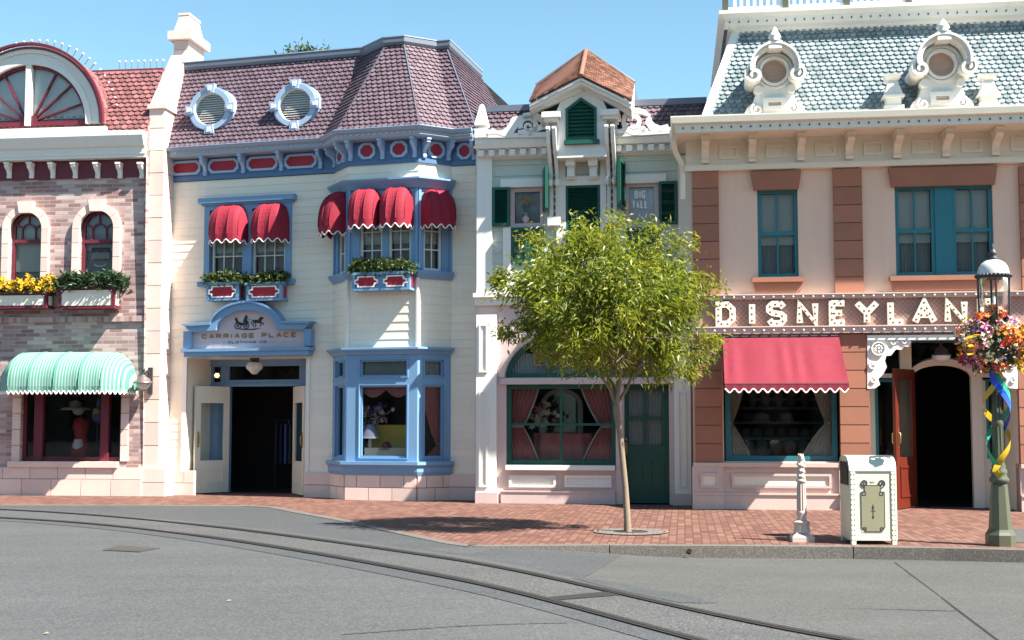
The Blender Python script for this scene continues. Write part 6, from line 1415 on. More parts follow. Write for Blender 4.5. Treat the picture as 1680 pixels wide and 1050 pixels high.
for x in (1467, 1624):
    u = D.u(x, 160, w); h = D.v(x, 120, w) - vet; mb = MB('white')
    mb.box(u - .16, u + .16, vet + .05, vet + .05 + h * .16, w - .3, w); mb.box(u - .12, u + .12, vet + h * .2, vet + h * .42, w - .27, w - .02); mb.box(u - .17, u + .17, vet + h * .42, vet + h * .48, w - .31, w + .02)
    mb.lathe([(.21, vet + h * .48), (.19, vet + h * .54), (.10, vet + h * .86), (.17, vet + h * .90), (.19, vet + h)], u, w - .14, 4, None, False, rad(45)); mb.build('parapet_urn', bD)
# ground floor
vgb = D.v(1250, 759); pil(1140, 1185, 548, 758, .10, 7); pil(1378, 1426.5, 548, 757, .10, 7); pil(1672, 1720, 548, 760, .10, 7)
sw = D.R(1187, 560, 1377, 757, -.02); REC2 = .85; eu0, eu1 = D.u(1428, 700), D.u(1670, 700)
vhd = D.v(1500, 549)
mb = MB('stucco'); flat_wall(mb, udl, udr, vgb, vsg - .29, [(*sw, .2), (eu0, eu1, 0, vhd, 0)], -.002, .2, 'stucco', 'maroon'); mb.build('shop_wall', bD)
vs1 = D.v(1250, 812, .1)
for a, b in ((udl, eu0), (eu1, udr)):
    mb = MB('rose_base'); a2 = a - (.02 if a == udl else 0)
    mb.box(a, b, 0, vgb - .07, -.2, .06); mb.box(a2, b, 0, vs1, -.2, .10); mb.box(a2, b, vgb - .07, vgb, -.2, .13); mb.box(a, b, vs1, vs1 + .03, -.2, .12); mb.build('base_wall', bD)
for x0, x1 in ((1136, 1187), (1377, 1428)):
    mb = MB('rose_base'); r = D.R(x0, 760, x1, 836, .1); mb.box(r[0], r[1], 0, vgb - .072, -.1, .115); mb.box(r[0], r[1], 0, vs1 - .002, -.1, .15); mb.box(r[0], r[1], vs1 - .002, vs1 + .034, -.1, .17); mb.build('pilaster_base', bD)
for (x0, y0, x1, y1, w_) in ((1149, 776, 1180, 800, .115), (1200, 777, 1364, 800.5, .06), (1386, 777, 1418, 800, .115), (1684, 778, 1716, 802, .06)):
    r = D.R(x0, y0, x1, y1, w_); k = .04; mb = MB('rose_base'); mb.ring([(r[0], r[2]), (r[1], r[2]), (r[1], r[3]), (r[0], r[3])], [(r[0] + k, r[2] + k), (r[1] - k, r[2] + k), (r[1] - k, r[3] - k), (r[0] + k, r[3] - k)], w_ + .001, w_ + .035, None, True); mb.box(r[0] + k, r[1] - k, r[2] + k, r[3] - k, w_ + .001, w_ + .008, 'sand_trim'); mb.build('base_panel', bD)
o = window(D, bD, (sw[0] + .03, sw[1] - .03, sw[2], sw[3]), -.10, 1, 1, 'teal_frame', .09, .03, room=0, name='shop_window', fd=.08)
rm = MB('room_shade'); z = -1.6
rm.quad((sw[0], sw[2], z), (sw[1], sw[2], z), (sw[1], sw[3], z), (sw[0], sw[3], z))
for p, k in (((sw[0], sw[2]), (sw[0], sw[3])), ((sw[1], sw[3]), (sw[1], sw[2])), ((sw[0], sw[3]), (sw[1], sw[3])), ((sw[1], sw[2]), (sw[0], sw[2]))): rm.quad((*p, -.19), (*k, -.19), (*k, z), (*p, z))
rm.build('shop_interior', bD)
cz = -.28; c_ = [D.u(x, 700, cz) for x in (1191, 1238, 1373, 1316)]; ti_ = D.v(1280, 694, cz)
tied_curtain(D, c_[0], c_[1], sw[2] + .09, sw[3] - .1, ti_, cz, 'cream_cloth', 'cream curtain tied back at the left of the hat shop window', .22, 'cream curtains', None, c_[0] + .42)
tied_curtain(D, c_[2], c_[3], sw[2] + .09, sw[3] - .1, ti_, cz, 'cream_cloth', 'cream curtain tied back at the right of the hat shop window', .30, 'cream curtains', None, c_[2] - .6)
sh = []
for y, z_ in ((739 + 16, -.55), (718, -.8), (692, -1.0), (668, -1.2), (653, -1.35)): sh.append((D.v(1280, y, z_), z_))
t = thing('display_shelf', 'tiered dark shelves holding rows of hats behind the hat shop window', 'shelf', D, (D.u(1280, 720, -.9), sw[2] + .001, -.9)); of = (D.u(1280, 720, -.9), sw[2] + .001, -.9)
ua, ub = D.u(1205, 720, -.6), D.u(1362, 720, -.6)
for i, (v_, z_) in enumerate(sh): m_ = MB('green' if i == 1 else 'iron'); m_.box(ua, ub, max(v_ - .04, sw[2] + .003), max(v_, sw[2] + .04), z_ - .13, z_ + .13); m_.build('shelf', t, of)
for k in (0, 1):
    m_ = MB('iron'); xx = (ua, ub - .03)[k]; m_.add([(xx + q, y, zz) for q in (0, .03) for y, zz in ((sw[2] + .003, -.42), (sw[2] + .003, -1.5), (sh[-1][0], -1.5), (sh[-1][0], -1.2))], [(0, 1, 2, 3), (4, 5, 6, 7), (0, 1, 5, 4), (1, 2, 6, 5), (2, 3, 7, 6), (3, 0, 4, 7)]); m_.build('side_panel', t, of)
def hat(u, v, z, m, brim, r, lab, kind):
    v += .002; mb = MB(m)
    if kind == 'bust': mb.lathe([(.06, 0), (.055, .05), (.09, .10), (r, .2), (r * .9, .27), (.03, .32)], u, z, 16, v=v)
    else: mb.lathe([(brim, 0), (brim, .015), (r, .02), (r * .98, .10), (r * .7, .16), (.01, .18)], u, z, 20, v=v)
    return solo('hat', mb, lab, 'hat', D, (u, v, z), 'hats in the shop window')
names_ = ('bottom', 'second', 'third', 'fourth', 'top'); cn = {'hat_olive': 'dull olive', 'hat_dark': 'black', 'hat_navy': 'navy', 'hat_grey': 'pale grey'}
for i, (v_, z_) in enumerate(sh):
    vv = max(v_, sw[2] + .04)
    if i == 0:
        for k in range(6): hat(ua + .22 + k * (ub - ua - .44) / 5, vv, z_, 'hat_olive', .1, .12, 'dull olive rounded hat on the bottom shelf, one of a row of six', 'bust')
    elif i == 2:
        for k, (m_, s_) in enumerate((('hat_navy', .13), ('hat_grey', .17), ('hat_grey', .13))): hat(D.u((1225, 1248, 1290)[k], 690, z_), vv, z_, m_, s_ * 1.3, s_, ('navy brimmed hat left on the middle shelf of the hat window', 'large pale grey brimmed hat on the middle shelf of the hat window', 'smaller pale grey brimmed hat on the middle shelf, right of the large one')[k], 'brim')
    elif i == 1:
        for k in range(7): hat(ua + .2 + k * (ub - ua - .4) / 6, vv, z_, 'hat_dark', .12, .09, 'small black brimmed hat on the second lowest shelf of the hat window', 'brim')
    else:
        for k in range(5): hat(ua + .35 + k * (ub - ua - .7) / 4, vv, z_, 'hat_olive', .1, .085, f'small dull hat in the row of five on the {"highest" if i == 4 else "second highest"} shelf', 'bust')
# maroon shed awning
wt_, wb_ = .14, .95; a0, a1 = D.u(1186, 552, wt_), D.u(1376, 552, wt_); vA1 = D.v(1280, 552, wt_); b0, b1 = D.u(1189, 630, wb_), D.u(1393, 630, wb_); vA0 = D.v(1290, 629, wb_)
off = ((a0 + a1) / 2, vA1, 0); t = thing('window_awning', 'large rose red sloping awning with scalloped edge over the hat shop window', 'awning', D, off)
mb = MB('rose_canvas'); N, K = 40, 10; vs = []
for i in range(N + 1):
    f = i / N
    for k in range(K + 1):
        g = k / K; sag = .03 * math.sin(g * math.pi) + .022 * math.sin(f * 37 + 2 * math.sin(f * 11)) * g * (1.1 - g) * 2 + .010 * math.sin(f * 9 + 1) * math.sin(g * math.pi)
        vs.append((a0 + (a1 - a0) * f + ((b0 + (b1 - b0) * f) - (a0 + (a1 - a0) * f)) * g, vA1 + (vA0 - vA1) * g - sag, wt_ + (wb_ - wt_) * g))
mb.add(vs, [(i * (K + 1) + k, (i + 1) * (K + 1) + k, (i + 1) * (K + 1) + k + 1, i * (K + 1) + k + 1) for i in range(N) for k in range(K)], None, True)
for i in (0, N): e = vs[i * (K + 1):(i + 1) * (K + 1)]; mb.add([(p[0], p[1] - .002, p[2]) for p in e] + [(e[-1][0], e[-1][1], wt_)], [tuple(range(K + 2))])
mb.build('canopy', t, off)
vb = MB('rose_canvas'); Mn = 13 * 8; pth = [(b0, .14 + .2), (b0, wb_), (b1, wb_), (b1, .34)]
tp = []; bt = []
for i in range(Mn + 1): f = i / Mn; tp.append((b0 + (b1 - b0) * f, vA0 + .005, wb_)); bt.append((b0 + (b1 - b0) * f, vA0 - .12 + .032 * math.cos(2 * math.pi * 13 * f), wb_ + .01))
vb.add(tp + bt, [(i, i + 1, Mn + 2 + i, Mn + 1 + i) for i in range(Mn)], None, True); vb.tube(bt, .013, 5, 'trim_white'); vb.build('valance', t, off)
mb = MB('iron'); mb.tube([(a0, vA1, wt_), (a1, vA1, wt_)], .025, 8); mb.tube([(b0, vA0 - .01, wb_ - .01), (b1, vA0 - .01, wb_ - .01)], .015, 8)
for x in (b0 + .02, b1 - .02): mb.tube([(x, vA0 - .01, wb_ - .02), (x, vA0 - .03, .1)], .014, 6)
mb.build('awning_frame', t, off)
# lettered sign band
s0 = D.R(1146, 481, 1780, 547, .12); vq = [D.v(1400, y, .14) for y in (546, 534, 489, 481)]; off = (s0[0], vq[0], 0)
t = thing('shop_sign', 'long pink sign band with large bulb-studded white letters over the hat shop', 'sign', D, off)
mb = MB('sign_mesh'); mb.box(s0[0], s0[1], vq[1] - .01, vq[2] + .01, .0, .10); mb.build('panel', t, off)
mb = MB('wire'); h = vq[2] - vq[1]; x = s0[0] + .1; st = .085
while x < s0[1] - h:
    mb.add([(x, vq[1], .112), (x + .010, vq[1], .112), (x + h + .010, vq[2], .112), (x + h, vq[2], .112)], [(0, 1, 2, 3)]); mb.add([(x + h, vq[1], .116), (x + h + .010, vq[1], .116), (x + .010, vq[2], .116), (x, vq[2], .116)], [(0, 1, 2, 3)]); x += st
mb.build('lattice', t, off)
for a, b, c_ in ((vq[0], vq[1], .2), (vq[2], vq[3], .22)):
    mb = MB('rose_base'); mb.box(s0[0] - .03, s0[1], a, b - .02, .0, c_ - .03); mb.box(s0[0] - .05, s0[1], b - .02, b, 0, c_); x = s0[0] + .1
    while x < s0[1]: mb.ball(x, (a + b) / 2 - .01, c_ - .02, .022, m='warm_white', seg=8); x += .165
    mb.build('bulb_rail', t, off)
for ch, x0, x1 in (('D', 1174, 1207), ('I', 1228, 1240), ('S', 1257, 1291), ('N', 1307, 1343), ('E', 1360, 1391), ('Y', 1401, 1444), ('L', 1456, 1487), ('A', 1496, 1538), ('N', 1550, 1588), ('D', 1604, 1638)):
    u0, u1 = D.u(x0, 513, .19), D.u(x1, 513, .19); c, e = D.v(1400, 534, .19), D.v(1400, 492, .19); mb = MB('white'); tk = .105
    letter(mb, ch, u0, u1, c, e, tk, .12, .19, 'warm_white'); bb = mb
    for stt in GL[ch]:
        P_ = [(u0 + tk / 2 + x * (u1 - u0 - tk), c + tk / 2 + y * (e - c - tk)) for x, y in stt]; L = [math.dist(a, b) for a, b in zip(P_[:-1], P_[1:])]; tot = sum(L); n = max(2, int(tot / .10))
        for i in range(n):
            d_ = tot * (i + .5) / n; j = 0
            while d_ > L[j] and j < len(L) - 1: d_ -= L[j]; j += 1
            f = d_ / L[j]; bb.ball(P_[j][0] + (P_[j + 1][0] - P_[j][0]) * f, P_[j][1] + (P_[j + 1][1] - P_[j][1]) * f, .190, .020, .020, .010, 8, 'brass')
    mb.build('letter', t, off)
# entrance
zR = -REC2; lin = MB('sand_trim')
lin.quad((eu0, 0, 0), (eu0, vhd, 0), (eu0, vhd, zR), (eu0, 0, zR)); lin.quad((eu1, 0, 0), (eu1, vhd, 0), (eu1, vhd, zR), (eu1, 0, zR)); lin.quad((eu0, vhd, 0), (eu1, vhd, 0), (eu1, vhd, zR), (eu0, vhd, zR)); lin.build('entrance_lining', bD)
jx = [D.u(x, 700, zR) for x in (1478, 1497, 1594, 1612)]; va = D.v(1545, 607, zR); vap = D.v(1545, 594, zR); va2 = D.v(1545, 620, zR)
mb = MB('sand_trim'); mc = (jx[1] + jx[2]) / 2; hw = (jx[2] - jx[1]) / 2
ssl = D.R(1436, 622, 1474, 752, zR); ssr = D.R(1618, 622, 1664, 752, zR)
mb.box(jx[0], jx[1], 0, vhd, zR - .06, zR + .05); mb.box(jx[2], jx[3], 0, vhd, zR - .06, zR + .05)
mb.ring(arc(mc, va2, hw + .07, vap - va2 + .06, 180, 0, 24), arc(mc, va2, hw - .0, vap - va2 - .06, 180, 0, 24), zR - .06, zR + .06)
flat_wall(mb, eu0, jx[0], 0, D.v(1450, 625, zR), [(ssl[0], ssl[1], ssl[2], ssl[3] + 1, .05)], zR, .05); flat_wall(mb, jx[3], eu1 + .3, 0, D.v(1450, 625, zR), [(ssr[0], ssr[1], ssr[2], ssr[3] + 1, .05)], zR, .05)
mb.box(eu0, jx[0], D.v(1450, 620, zR), D.v(1450, 613, zR), zR - .05, zR + .05); mb.box(jx[3], eu1 + .3, D.v(1450, 620, zR), D.v(1450, 613, zR), zR - .05, zR + .05)
mb.build('door_surround', bD)
mb = MB('teal_frame'); ut0 = D.v(1545, 562, zR)
mb.box(eu0, eu1, ut0, vhd, zR - .06, zR + .03)
for s_ in (ssl, ssr): mb.ring([(s_[0], s_[2]), (s_[1], s_[2]), (s_[1], s_[3]), (s_[0], s_[3])], [(s_[0] + .05, s_[2] + .05), (s_[1] - .05, s_[2] + .05), (s_[1] - .05, s_[3] - .05), (s_[0] + .05, s_[3] - .05)], zR - .05, zR + .01, None, True)
mb.ring(arc(mc, va2, hw + .02, vap - va2 + .10, 180, 0, 24), arc(mc, va2, hw + .02, vap - va2 + .04, 180, 0, 24), zR - .05, zR + .04)
o = mb.build('entrance_frame', bD)
for s_ in (ssl, ssr, (jx[1], jx[2], vap, ut0), (eu0, jx[0], D.v(1450, 613, zR), ut0), (jx[3], eu1 + .3, D.v(1450, 613, zR), ut0)):
    g = MB('glass'); g.quad((s_[0], s_[2], zR - .03), (s_[1], s_[2], zR - .03), (s_[1], s_[3], zR - .03), (s_[0], s_[3], zR - .03)); g.build('pane', o)
rm = MB('room_shade'); z = -4.2; q0, q1 = eu0 - .2, eu1 + .6
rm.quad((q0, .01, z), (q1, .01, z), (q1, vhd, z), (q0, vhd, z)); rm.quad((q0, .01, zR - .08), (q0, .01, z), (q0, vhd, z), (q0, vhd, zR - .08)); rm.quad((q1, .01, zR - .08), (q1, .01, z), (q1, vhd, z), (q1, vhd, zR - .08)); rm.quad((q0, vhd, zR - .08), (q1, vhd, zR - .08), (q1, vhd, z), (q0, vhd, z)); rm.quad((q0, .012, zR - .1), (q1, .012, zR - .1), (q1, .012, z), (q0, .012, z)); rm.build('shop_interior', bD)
vmid = D.v(1490, 752, -.5); hinge = (jx[1] + .02, zR + .08)
fu_ = D.u(1468, 720, -.12)
door_leaf(bD, D, 'door', hinge[0], hinge[1], fu_, -.12, .02, D.v(1475, 605, -.3), 'door_red', (vmid + .02, D.v(1475, 622, -.3)))
# white fretwork brackets under the header
trim('entrance_header', [(1423, 549, 1674, 557, -.1, .14)], 'white', D, bD)
def fret(mx):
    mb = MB('white'); w0, w1 = .02, .11; X = (lambda x: x) if not mx else (lambda x: 2 * 1546.5 - x)
    pts = [(1423, 556), (1494, 556), (1495, 563), (1490, 569), (1483, 568), (1479, 574), (1470, 573), (1462, 583), (1454, 584), (1452, 592), (1455, 602), (1449, 614), (1441, 622), (1444, 631), (1436, 637), (1423, 638)]
    P_ = [D.q(X(x), y, w1) for x, y in pts]; mb.prism(P_, w0, w1)
    c = D.q(X(1441), 572, w1); r = D.u(1453, 572, w1) - D.u(1441, 572, w1); mb.ring(arc(c[0], c[1], r, r, 0, 360, 24), arc(c[0], c[1], r * .82, r * .82, 0, 360, 24), w1 + .001, w1 + .03)
    for k in range(8): a = k * .785; mb.ball(c[0] + r * .45 * math.cos(a), c[1] + r * .45 * math.sin(a), w1 + .01, r * .2, r * .2, .025, 8)
    mb.ball(c[0], c[1], w1 + .015, r * .2, r * .2, .03, 8)
    for cx, cy, r0, a0, a1 in ((1466, 562, 6, 0, 420), (1483, 561, 4.5, 180, -240), (1432, 600, 7, 90, 480), (1432, 624, 5, 90, -300)):
        q = D.q(X(cx), cy, w1); rr = r0 / 100; mb.stroke(spiral(q[0], q[1], rr, rr * .25, a0, a1, 20), .022, w1 + .001, w1 + .02)
    mb.build('fretwork', bD)
fret(False); fret(True)
gu, gv = D.q(1544, 580, -.35); off = (gu, gv, -.35); t = thing('pendant_lamp', 'dark hooded pendant lamp with milky bowl in the arched entrance', 'lamp', D, off)
mb = MB('iron'); mb.lathe([(.08, vhd - gv - .001), (.08, vhd - gv - .03), (.025, vhd - gv - .05), (.025, .12), (.09, .08), (.12, .0), (.17, -.02), (.17, -.035)], gu, -.35, 20, v=gv); mb.build('hood', t, off)
mb = MB('milk_glass'); mb.lathe([(.155, -.036), (.15, -.07), (.11, -.12), (.05, -.15), (.01, -.155)], gu, -.35, 20, v=gv); mb.build('globe', t, off)
# ---------------------------------------------------------------- street tree and its grate
T = Frame(on_z(1030, 873, 0), 0.0)
def leaf_cloud(mb, cen, nrm, n, size, m, sp):
    """n lance-shaped folded leaves about each clump centre (vectorised)"""
    for (c, s) in zip(cen, sp):
        P_ = np.random.normal(0, 1, (n, 3)) * (np.array([s, s * .8, s]) * .52) + np.array(c)
        out = np.array(c) - nrm; out = out / (np.linalg.norm(out) + 1e-6)
        d = np.random.normal(0, .75, (n, 3)) + out * .55 + np.array([0, -.25, 0]); d /= np.linalg.norm(d, axis=1)[:, None]
        r = np.random.normal(0, 1, (n, 3)); r[:, 1] *= .5; sd = np.cross(d, r); sd /= np.linalg.norm(sd, axis=1)[:, None]; nn = np.cross(d, sd)
        L = size * np.random.uniform(.65, 1.35, (n, 1)); W = L * .15
        a, b, t, e = P_, P_ + d * L * .45 + sd * W + nn * W * .35, P_ + d * L + np.array([0, -.02, 0]), P_ + d * L * .45 - sd * W + nn * W * .35
        vs = np.stack([a, b, t, e], 1).reshape(-1, 3); base = len(mb.V); k = mb.mi(m)
        mb.V += [(p[0], -p[2], p[1]) for p in vs.tolist()]
        tn = np.clip(np.random.normal(random.uniform(.25, .85), .22, n), 0, 1)
        for i in range(n):
            q = base + 4 * i; mb.F += [(q, q + 1, q + 2), (q, q + 2, q + 3)]; mb.M += [k, k]; mb.S += [False, False]; mb.T += [float(tn[i])] * 2
def tp(x, y, w=0.0): u, v = T.q(x, y, w); return (u, v, w)
tree = thing('street_tree', 'young round-crowned green tree growing from the brick pavement', 'tree', T)
mb = MB('bark'); fork = tp(1011, 664)
mb.tube([(0, -.05, 0), tp(1029, 850), tp(1026, 800), tp(1021, 750), tp(1017, 710), tp(1013, 680), fork], [.055, .047, .042, .041, .042, .050, .045], 10)
tips = []
def branch(p0, p1, r0, depth):
    p0, p1 = Vector(p0), Vector(p1); mid = p0.lerp(p1, .5) + Vector([random.gauss(0, .04) for _ in range(3)])
    mb.tube([tuple(p0), tuple(mid), tuple(p1)], [r0, r0 * .8, r0 * .6], 7); tips.append(p1)
    if depth <= 0: return
    for _ in range(3 if depth > 1 else 2):
        d = (p1 - p0).normalized() + Vector((random.gauss(0, .6), random.gauss(.15, .4), random.gauss(0, .6))); L = (p1 - p0).length * random.uniform(.55, .85)
        branch(p1, p1 + d.normalized() * L, r0 * .55, depth - 1)
for q, w_ in (((982, 612), .1), ((1002, 590), -.15), ((1012, 570), .12), ((1038, 612), -.05), ((1020, 600), .35), ((995, 600), -.4)): branch(fork, tp(*q, w_), .028, 3)
mb.build('trunk', tree)
cc = np.array(tp(997, 498)); ctr = cc + np.array([0, -.15, 0]); cr = np.array([1.29, .98, 1.22]); cen = []; sp = []; lowu, lowv, _ = tp(955, 568)
while len(cen) < 160:
    d = np.random.normal(0, 1, 3); d /= np.linalg.norm(d); r = np.random.uniform(.35, 1) ** .45
    p = cc + d * cr * r * np.random.uniform(.86, 1.03)
    if p[1] < cc[1] - .52 and abs(p[0] - cc[0] - .1) < .42 and abs(p[2]) < .8 and random.random() < .6: continue
    if p[1] < lowv and -1.3 < p[0] - lowu < .72 and random.random() < .85: continue
    cen.append(p); sp.append(random.uniform(.15, .33))
for x, y, w_, s in ((1150, 588, .1, .17), (1130, 610, .2, .14), (1165, 560, .0, .16), (832, 545, .2, .16), (1160, 470, 0, .24), (828, 470, .1, .22), (880, 395, .2, .22), (1070, 375, .1, .22), (950, 372, 0, .2), (1012, 366, .2, .2), (1118, 400, -.2, .22), (1080, 610, .2, .2), (822, 455, 0, .12), (1100, 590, .3, .2), (1085, 560, .3, .2)):
    cen.append(np.array(tp(x, y, w_))); sp.append(s)
mb = MB('leaf_tree'); leaf_cloud(mb, cen, ctr, 165, .088, 'leaf_tree', sp)
pts = np.random.normal(0, 1, (1400, 3)); pts /= np.linalg.norm(pts, axis=1)[:, None]; pts = cc + pts * cr * (np.random.uniform(.3, 1.12, (1400, 1)) ** .6)
leaf_cloud(mb, list(pts), ctr, 2, .11, 'leaf_tree', [.07] * len(pts)); mb.build('crown', tree)
gx, gz = 0.04, 0.02; mb = MB('grey_stone'); mb.ring([(0, 0)] * 2, [(0, 0)] * 2, 0, 0) if False else None
def flat_ring(mb, r0, r1, y, m, n=40): mb.add([(gx + r * math.cos(2 * math.pi * i / n), y, gz + r * math.sin(2 * math.pi * i / n)) for r in (r0, r1) for i in range(n)], [(i, (i + 1) % n, n + (i + 1) % n, n + i) for i in range(n)], m)
flat_ring(mb, .24, .44, .012, 'grey_stone'); flat_ring(mb, .44, .465, .010, 'groove'); flat_ring(mb, .465, .50, .014, 'grey_stone'); flat_ring(mb, .20, .24, .011, 'groove'); flat_ring(mb, .015, .20, .008, 'soil')
for i in range(24):
    a = 2 * math.pi * i / 24; mb.add([(gx + r * math.cos(a + s_), .0135, gz + r * math.sin(a + s_)) for r, s_ in ((.27, -.02), (.27, .02), (.41, .014), (.41, -.014))], [(0, 1, 2, 3)], 'groove')
solo('tree_grate', mb, 'round grey iron grate in the bricks around the tree trunk', 'grate', T, (0, 0.002, 0))
# distant tree over the roof
B_ = Frame((-(840 - 500) / 2000 * 46, 46, 0), 0.0); bt = thing('background_tree', 'distant green tree top peeping over the purple slate roof', 'tree', B_)
mb = MB('bark'); h = B_.v(500, 78); mb.tube([(0, 0, 0), (.1, h * .5, 0), (0, h - 1.6, 0)], [.3, .22, .1], 8)
cen = []
for i in range(70):
    d = np.random.normal(0, 1, 3); d /= np.linalg.norm(d); cen.append(np.array([0, h - 1.9, 0]) + d * np.array([1.5, 1.45, 1.5]) * random.uniform(.4, 1))
for x, y in ((480, 86), (497, 81), (527, 86), (470, 94), (533, 92), (505, 90)): u, v = B_.q(x, y); cen.append(np.array([u, v, 0]))
for c in cen[::3]: mb.tube([(0, h - 3.2, 0), tuple(c)], [.05, .02], 5)
mb.build('trunk', bt); mb = MB('leaf_far'); leaf_cloud(mb, cen, np.array([0, h - 2.2, 0]), 60, .22, 'leaf_far', [.32] * len(cen)); mb.build('crown', bt)

# ---------------------------------------------------------------- street furniture
K = Frame(on_z(1432, 893.5, 0), rad(2.0)); kb = thing('litter_bin', 'cream riveted litter bin with rounded top and olive scroll panel at the kerb', 'bin', K)
u0, u1 = K.u(1396, 830), K.u(1470, 830); vt = K.v(1432, 748); vf = K.v(1432, 772); dp = .55
mb = MB('bin_cream'); pr = [(-dp, .05), (0, .05), (0, vf)] + [(-.20 + .20 * math.cos(rad(a)), vf + (vt - vf) * math.sin(rad(a))) for a in range(10, 91, 10)] + [(-dp + .18 - .18 * math.sin(rad(a)), vf + (vt - vf) * math.cos(rad(a))) for a in range(0, 91, 10)]
n = len(pr); mb.add([(u0, v, w) for w, v in pr] + [(u1, v, w) for w, v in pr], [tuple(range(n)), tuple(range(2 * n - 1, n - 1, -1))], 'bin_cream')
mb.add([(u0, v, w) for w, v in pr] + [(u1, v, w) for w, v in pr], [(i, i + n, (i + 1) % n + n, (i + 1) % n) for i in range(n)], 'bin_cream')
for x in (u0, u1 - .055): mb.box(x, x + .055, .0, vf, .0, .012); mb.box(x, x + .05, 0, .06, -.06, -.001); mb.box(x, x + .05, 0, .06, -dp, -dp + .06)
mb.box(u0 + .055, u1 - .055, .05, .06, 0, .008); mb.box(u0, u1, vf - .006, vf + .004, 0.0, .014)
for x in (u0 - .012, u1):
    a = [(w_, v_) for w_, v_ in pr[1:]]; 
    for p, q in zip(a[:-1], a[1:]): mb.add([(x, p[1], p[0]), (x + .012, p[1], p[0]), (x + .012, q[1], q[0]), (x, q[1], q[0]), (x, p[1] - (0 if p[0] == 0 and p[1] <= vf else .035), p[0] - .035), (x + .012, p[1] - (0 if p[0] == 0 and p[1] <= vf else .035), p[0] - .035), (x + .012, q[1] - .035, q[0] - .035), (x, q[1] - .035, q[0] - .035)], [(0, 1, 2, 3), (4, 5, 6, 7), (0, 3, 7, 4), (1, 2, 6, 5)])
for x in (u0 + .012, u0 + .044, u1 - .044, u1 - .012):
    for i in range(14): mb.ball(x, .06 + i * (vf - .1) / 13, .012, .009, .009, .007, 8)
mb.build('body', kb)
mb = MB('black'); mb.box(u0 - .016, u0 - .002, vf - .18, vf + .10, -dp + .08, -.08); mb.build('flap', kb); mb = MB('black'); mb.box(u1 + .002, u1 + .016, vf - .18, vf + .10, -dp + .08, -.08); mb.build('flap', kb)
mb = MB('bin_panel'); a = K.R(1413, 807, 1451.5, 872, 0); nk = K.R(1425.5, 796, 1446.5, 807, 0); cu = (a[0] + a[1]) / 2; k = .045
oc_ = [(a[0] + k, a[2]), (a[1] - k, a[2]), (a[1] - k, a[2] + k * .6), (a[1], a[2] + k), (a[1], a[3]), (a[1] - .045, a[3]), (a[1] - .045, nk[3]), (a[0] + .045, nk[3]), (a[0] + .045, a[3]), (a[0], a[3]), (a[0], a[2] + k), (a[0] + k, a[2] + k * .6)]
mb.prism(oc_, .002, .006); mb.stroke(oc_, .007, .006, .008, 'iron', True)
for s_ in (-1, 1):
    for v_ in (a[2] + .012, a[3] - .035): c = cu + s_ * (a[1] - a[0]) * .37; mb.ring([(c - .022, v_ - .005), (c + .022, v_ - .005), (c + .022, v_ + .04), (c - .022, v_ + .04)], [(c - .017, v_), (c + .017, v_), (c + .017, v_ + .035), (c - .017, v_ + .035)], .008, .010, 'iron', True)
    c = K.q(1418.4 if s_ < 0 else 1445.8, 793, 0); mb.stroke([(c[0] + s_ * (x - c[0]), y) for x, y in spiral(c[0], c[1], .047, .010, -80, 420, 34)], .014, .003, .009, 'iron')
v_ = (a[2] + a[3]) / 2
mb.prism([(cu, v_ + .09), (cu + .015, v_ + .045), (cu + .005, v_ + .03), (cu + .004, v_ - .05), (cu - .004, v_ - .05), (cu - .005, v_ + .03), (cu - .015, v_ + .045)], .006, .009, 'iron'); mb.prism(arc(cu, v_ - .065, .013, .016, 0, 360, 10)[:-1], .006, .0092, 'iron'); mb.stroke([(cu - .03, v_ + .005), (cu, v_ + .015), (cu + .03, v_ + .005)], .005, .006, .0085, 'iron')
for d in (-.018, 0, .018): mb.prism([(cu + d - .006, nk[3] + .03), (cu + d + .006, nk[3] + .03), (cu + d * 1.5, nk[3] + .055)], .002, .005, 'copper')
mb.build('scroll_panel', kb)

Q = Frame(on_z(1316, 888, 0), rad(5)); qb = thing('hitching_post', 'short cream ornate hitching post with a carved top on the kerb', 'post', Q)
pr = lambda y: Q.v(1316, y); rr = lambda a, b: (Q.u(b, 850) - Q.u(a, 850)) / 2
mb = MB('bollard_pink'); mb.lathe([(.0, 0), (.19, 0), (.19, .06), (.17, .075), (.115, .105), (.11, .12)], 0, 0, 4, None, False, rad(45)); mb.lathe([(.105, .11), (.095, pr(862)), (.10, pr(858)), (.112, pr(856)), (.06, pr(853))], 0, 0, 8, None, False, rad(22)); mb.build('base', qb)
mb = MB('bollard_pink'); mb.lathe([(.055, pr(855)), (.062, pr(851)), (.05, pr(848)), (.062, pr(843)), (.066, pr(839)), (.045, pr(836))], 0, 0, 16); mb.lathe([(.052, pr(837)), (.045, pr(792))], 0, 0, 16)
for i in range(10): t = 2 * math.pi * i / 10; mb.tube([(.050 * math.cos(t), pr(836), .050 * math.sin(t)), (.043 * math.cos(t), pr(793), .043 * math.sin(t))], .012, 6)
mb.build('shaft', qb)
mb = MB('bollard_pink'); mb.lathe([(.045, pr(792)), (.064, pr(790)), (.060, pr(787)), (.04, pr(785)), (.045, pr(775)), (.04, pr(765)), (.035, pr(755)), (.02, pr(750))], 0, 0, 16)
for i in range(26): t = i * .75; v = pr(784) + (pr(757) - pr(784)) * i / 25; mb.ball(.036 * math.cos(t), v, .036 * math.sin(t), .020, .024, .020, 8)
mb.ball(0, pr(752), 0, .045, .05, .045); mb.ball(-.01, pr(748), .03, .025, .03, .03)
for s_ in (-1, 1): mb.tube([(s_ * .02, pr(750), 0), (s_ * .03, pr(744), -.005)], [.014, .004], 6)
mb.build('carved_top', qb)

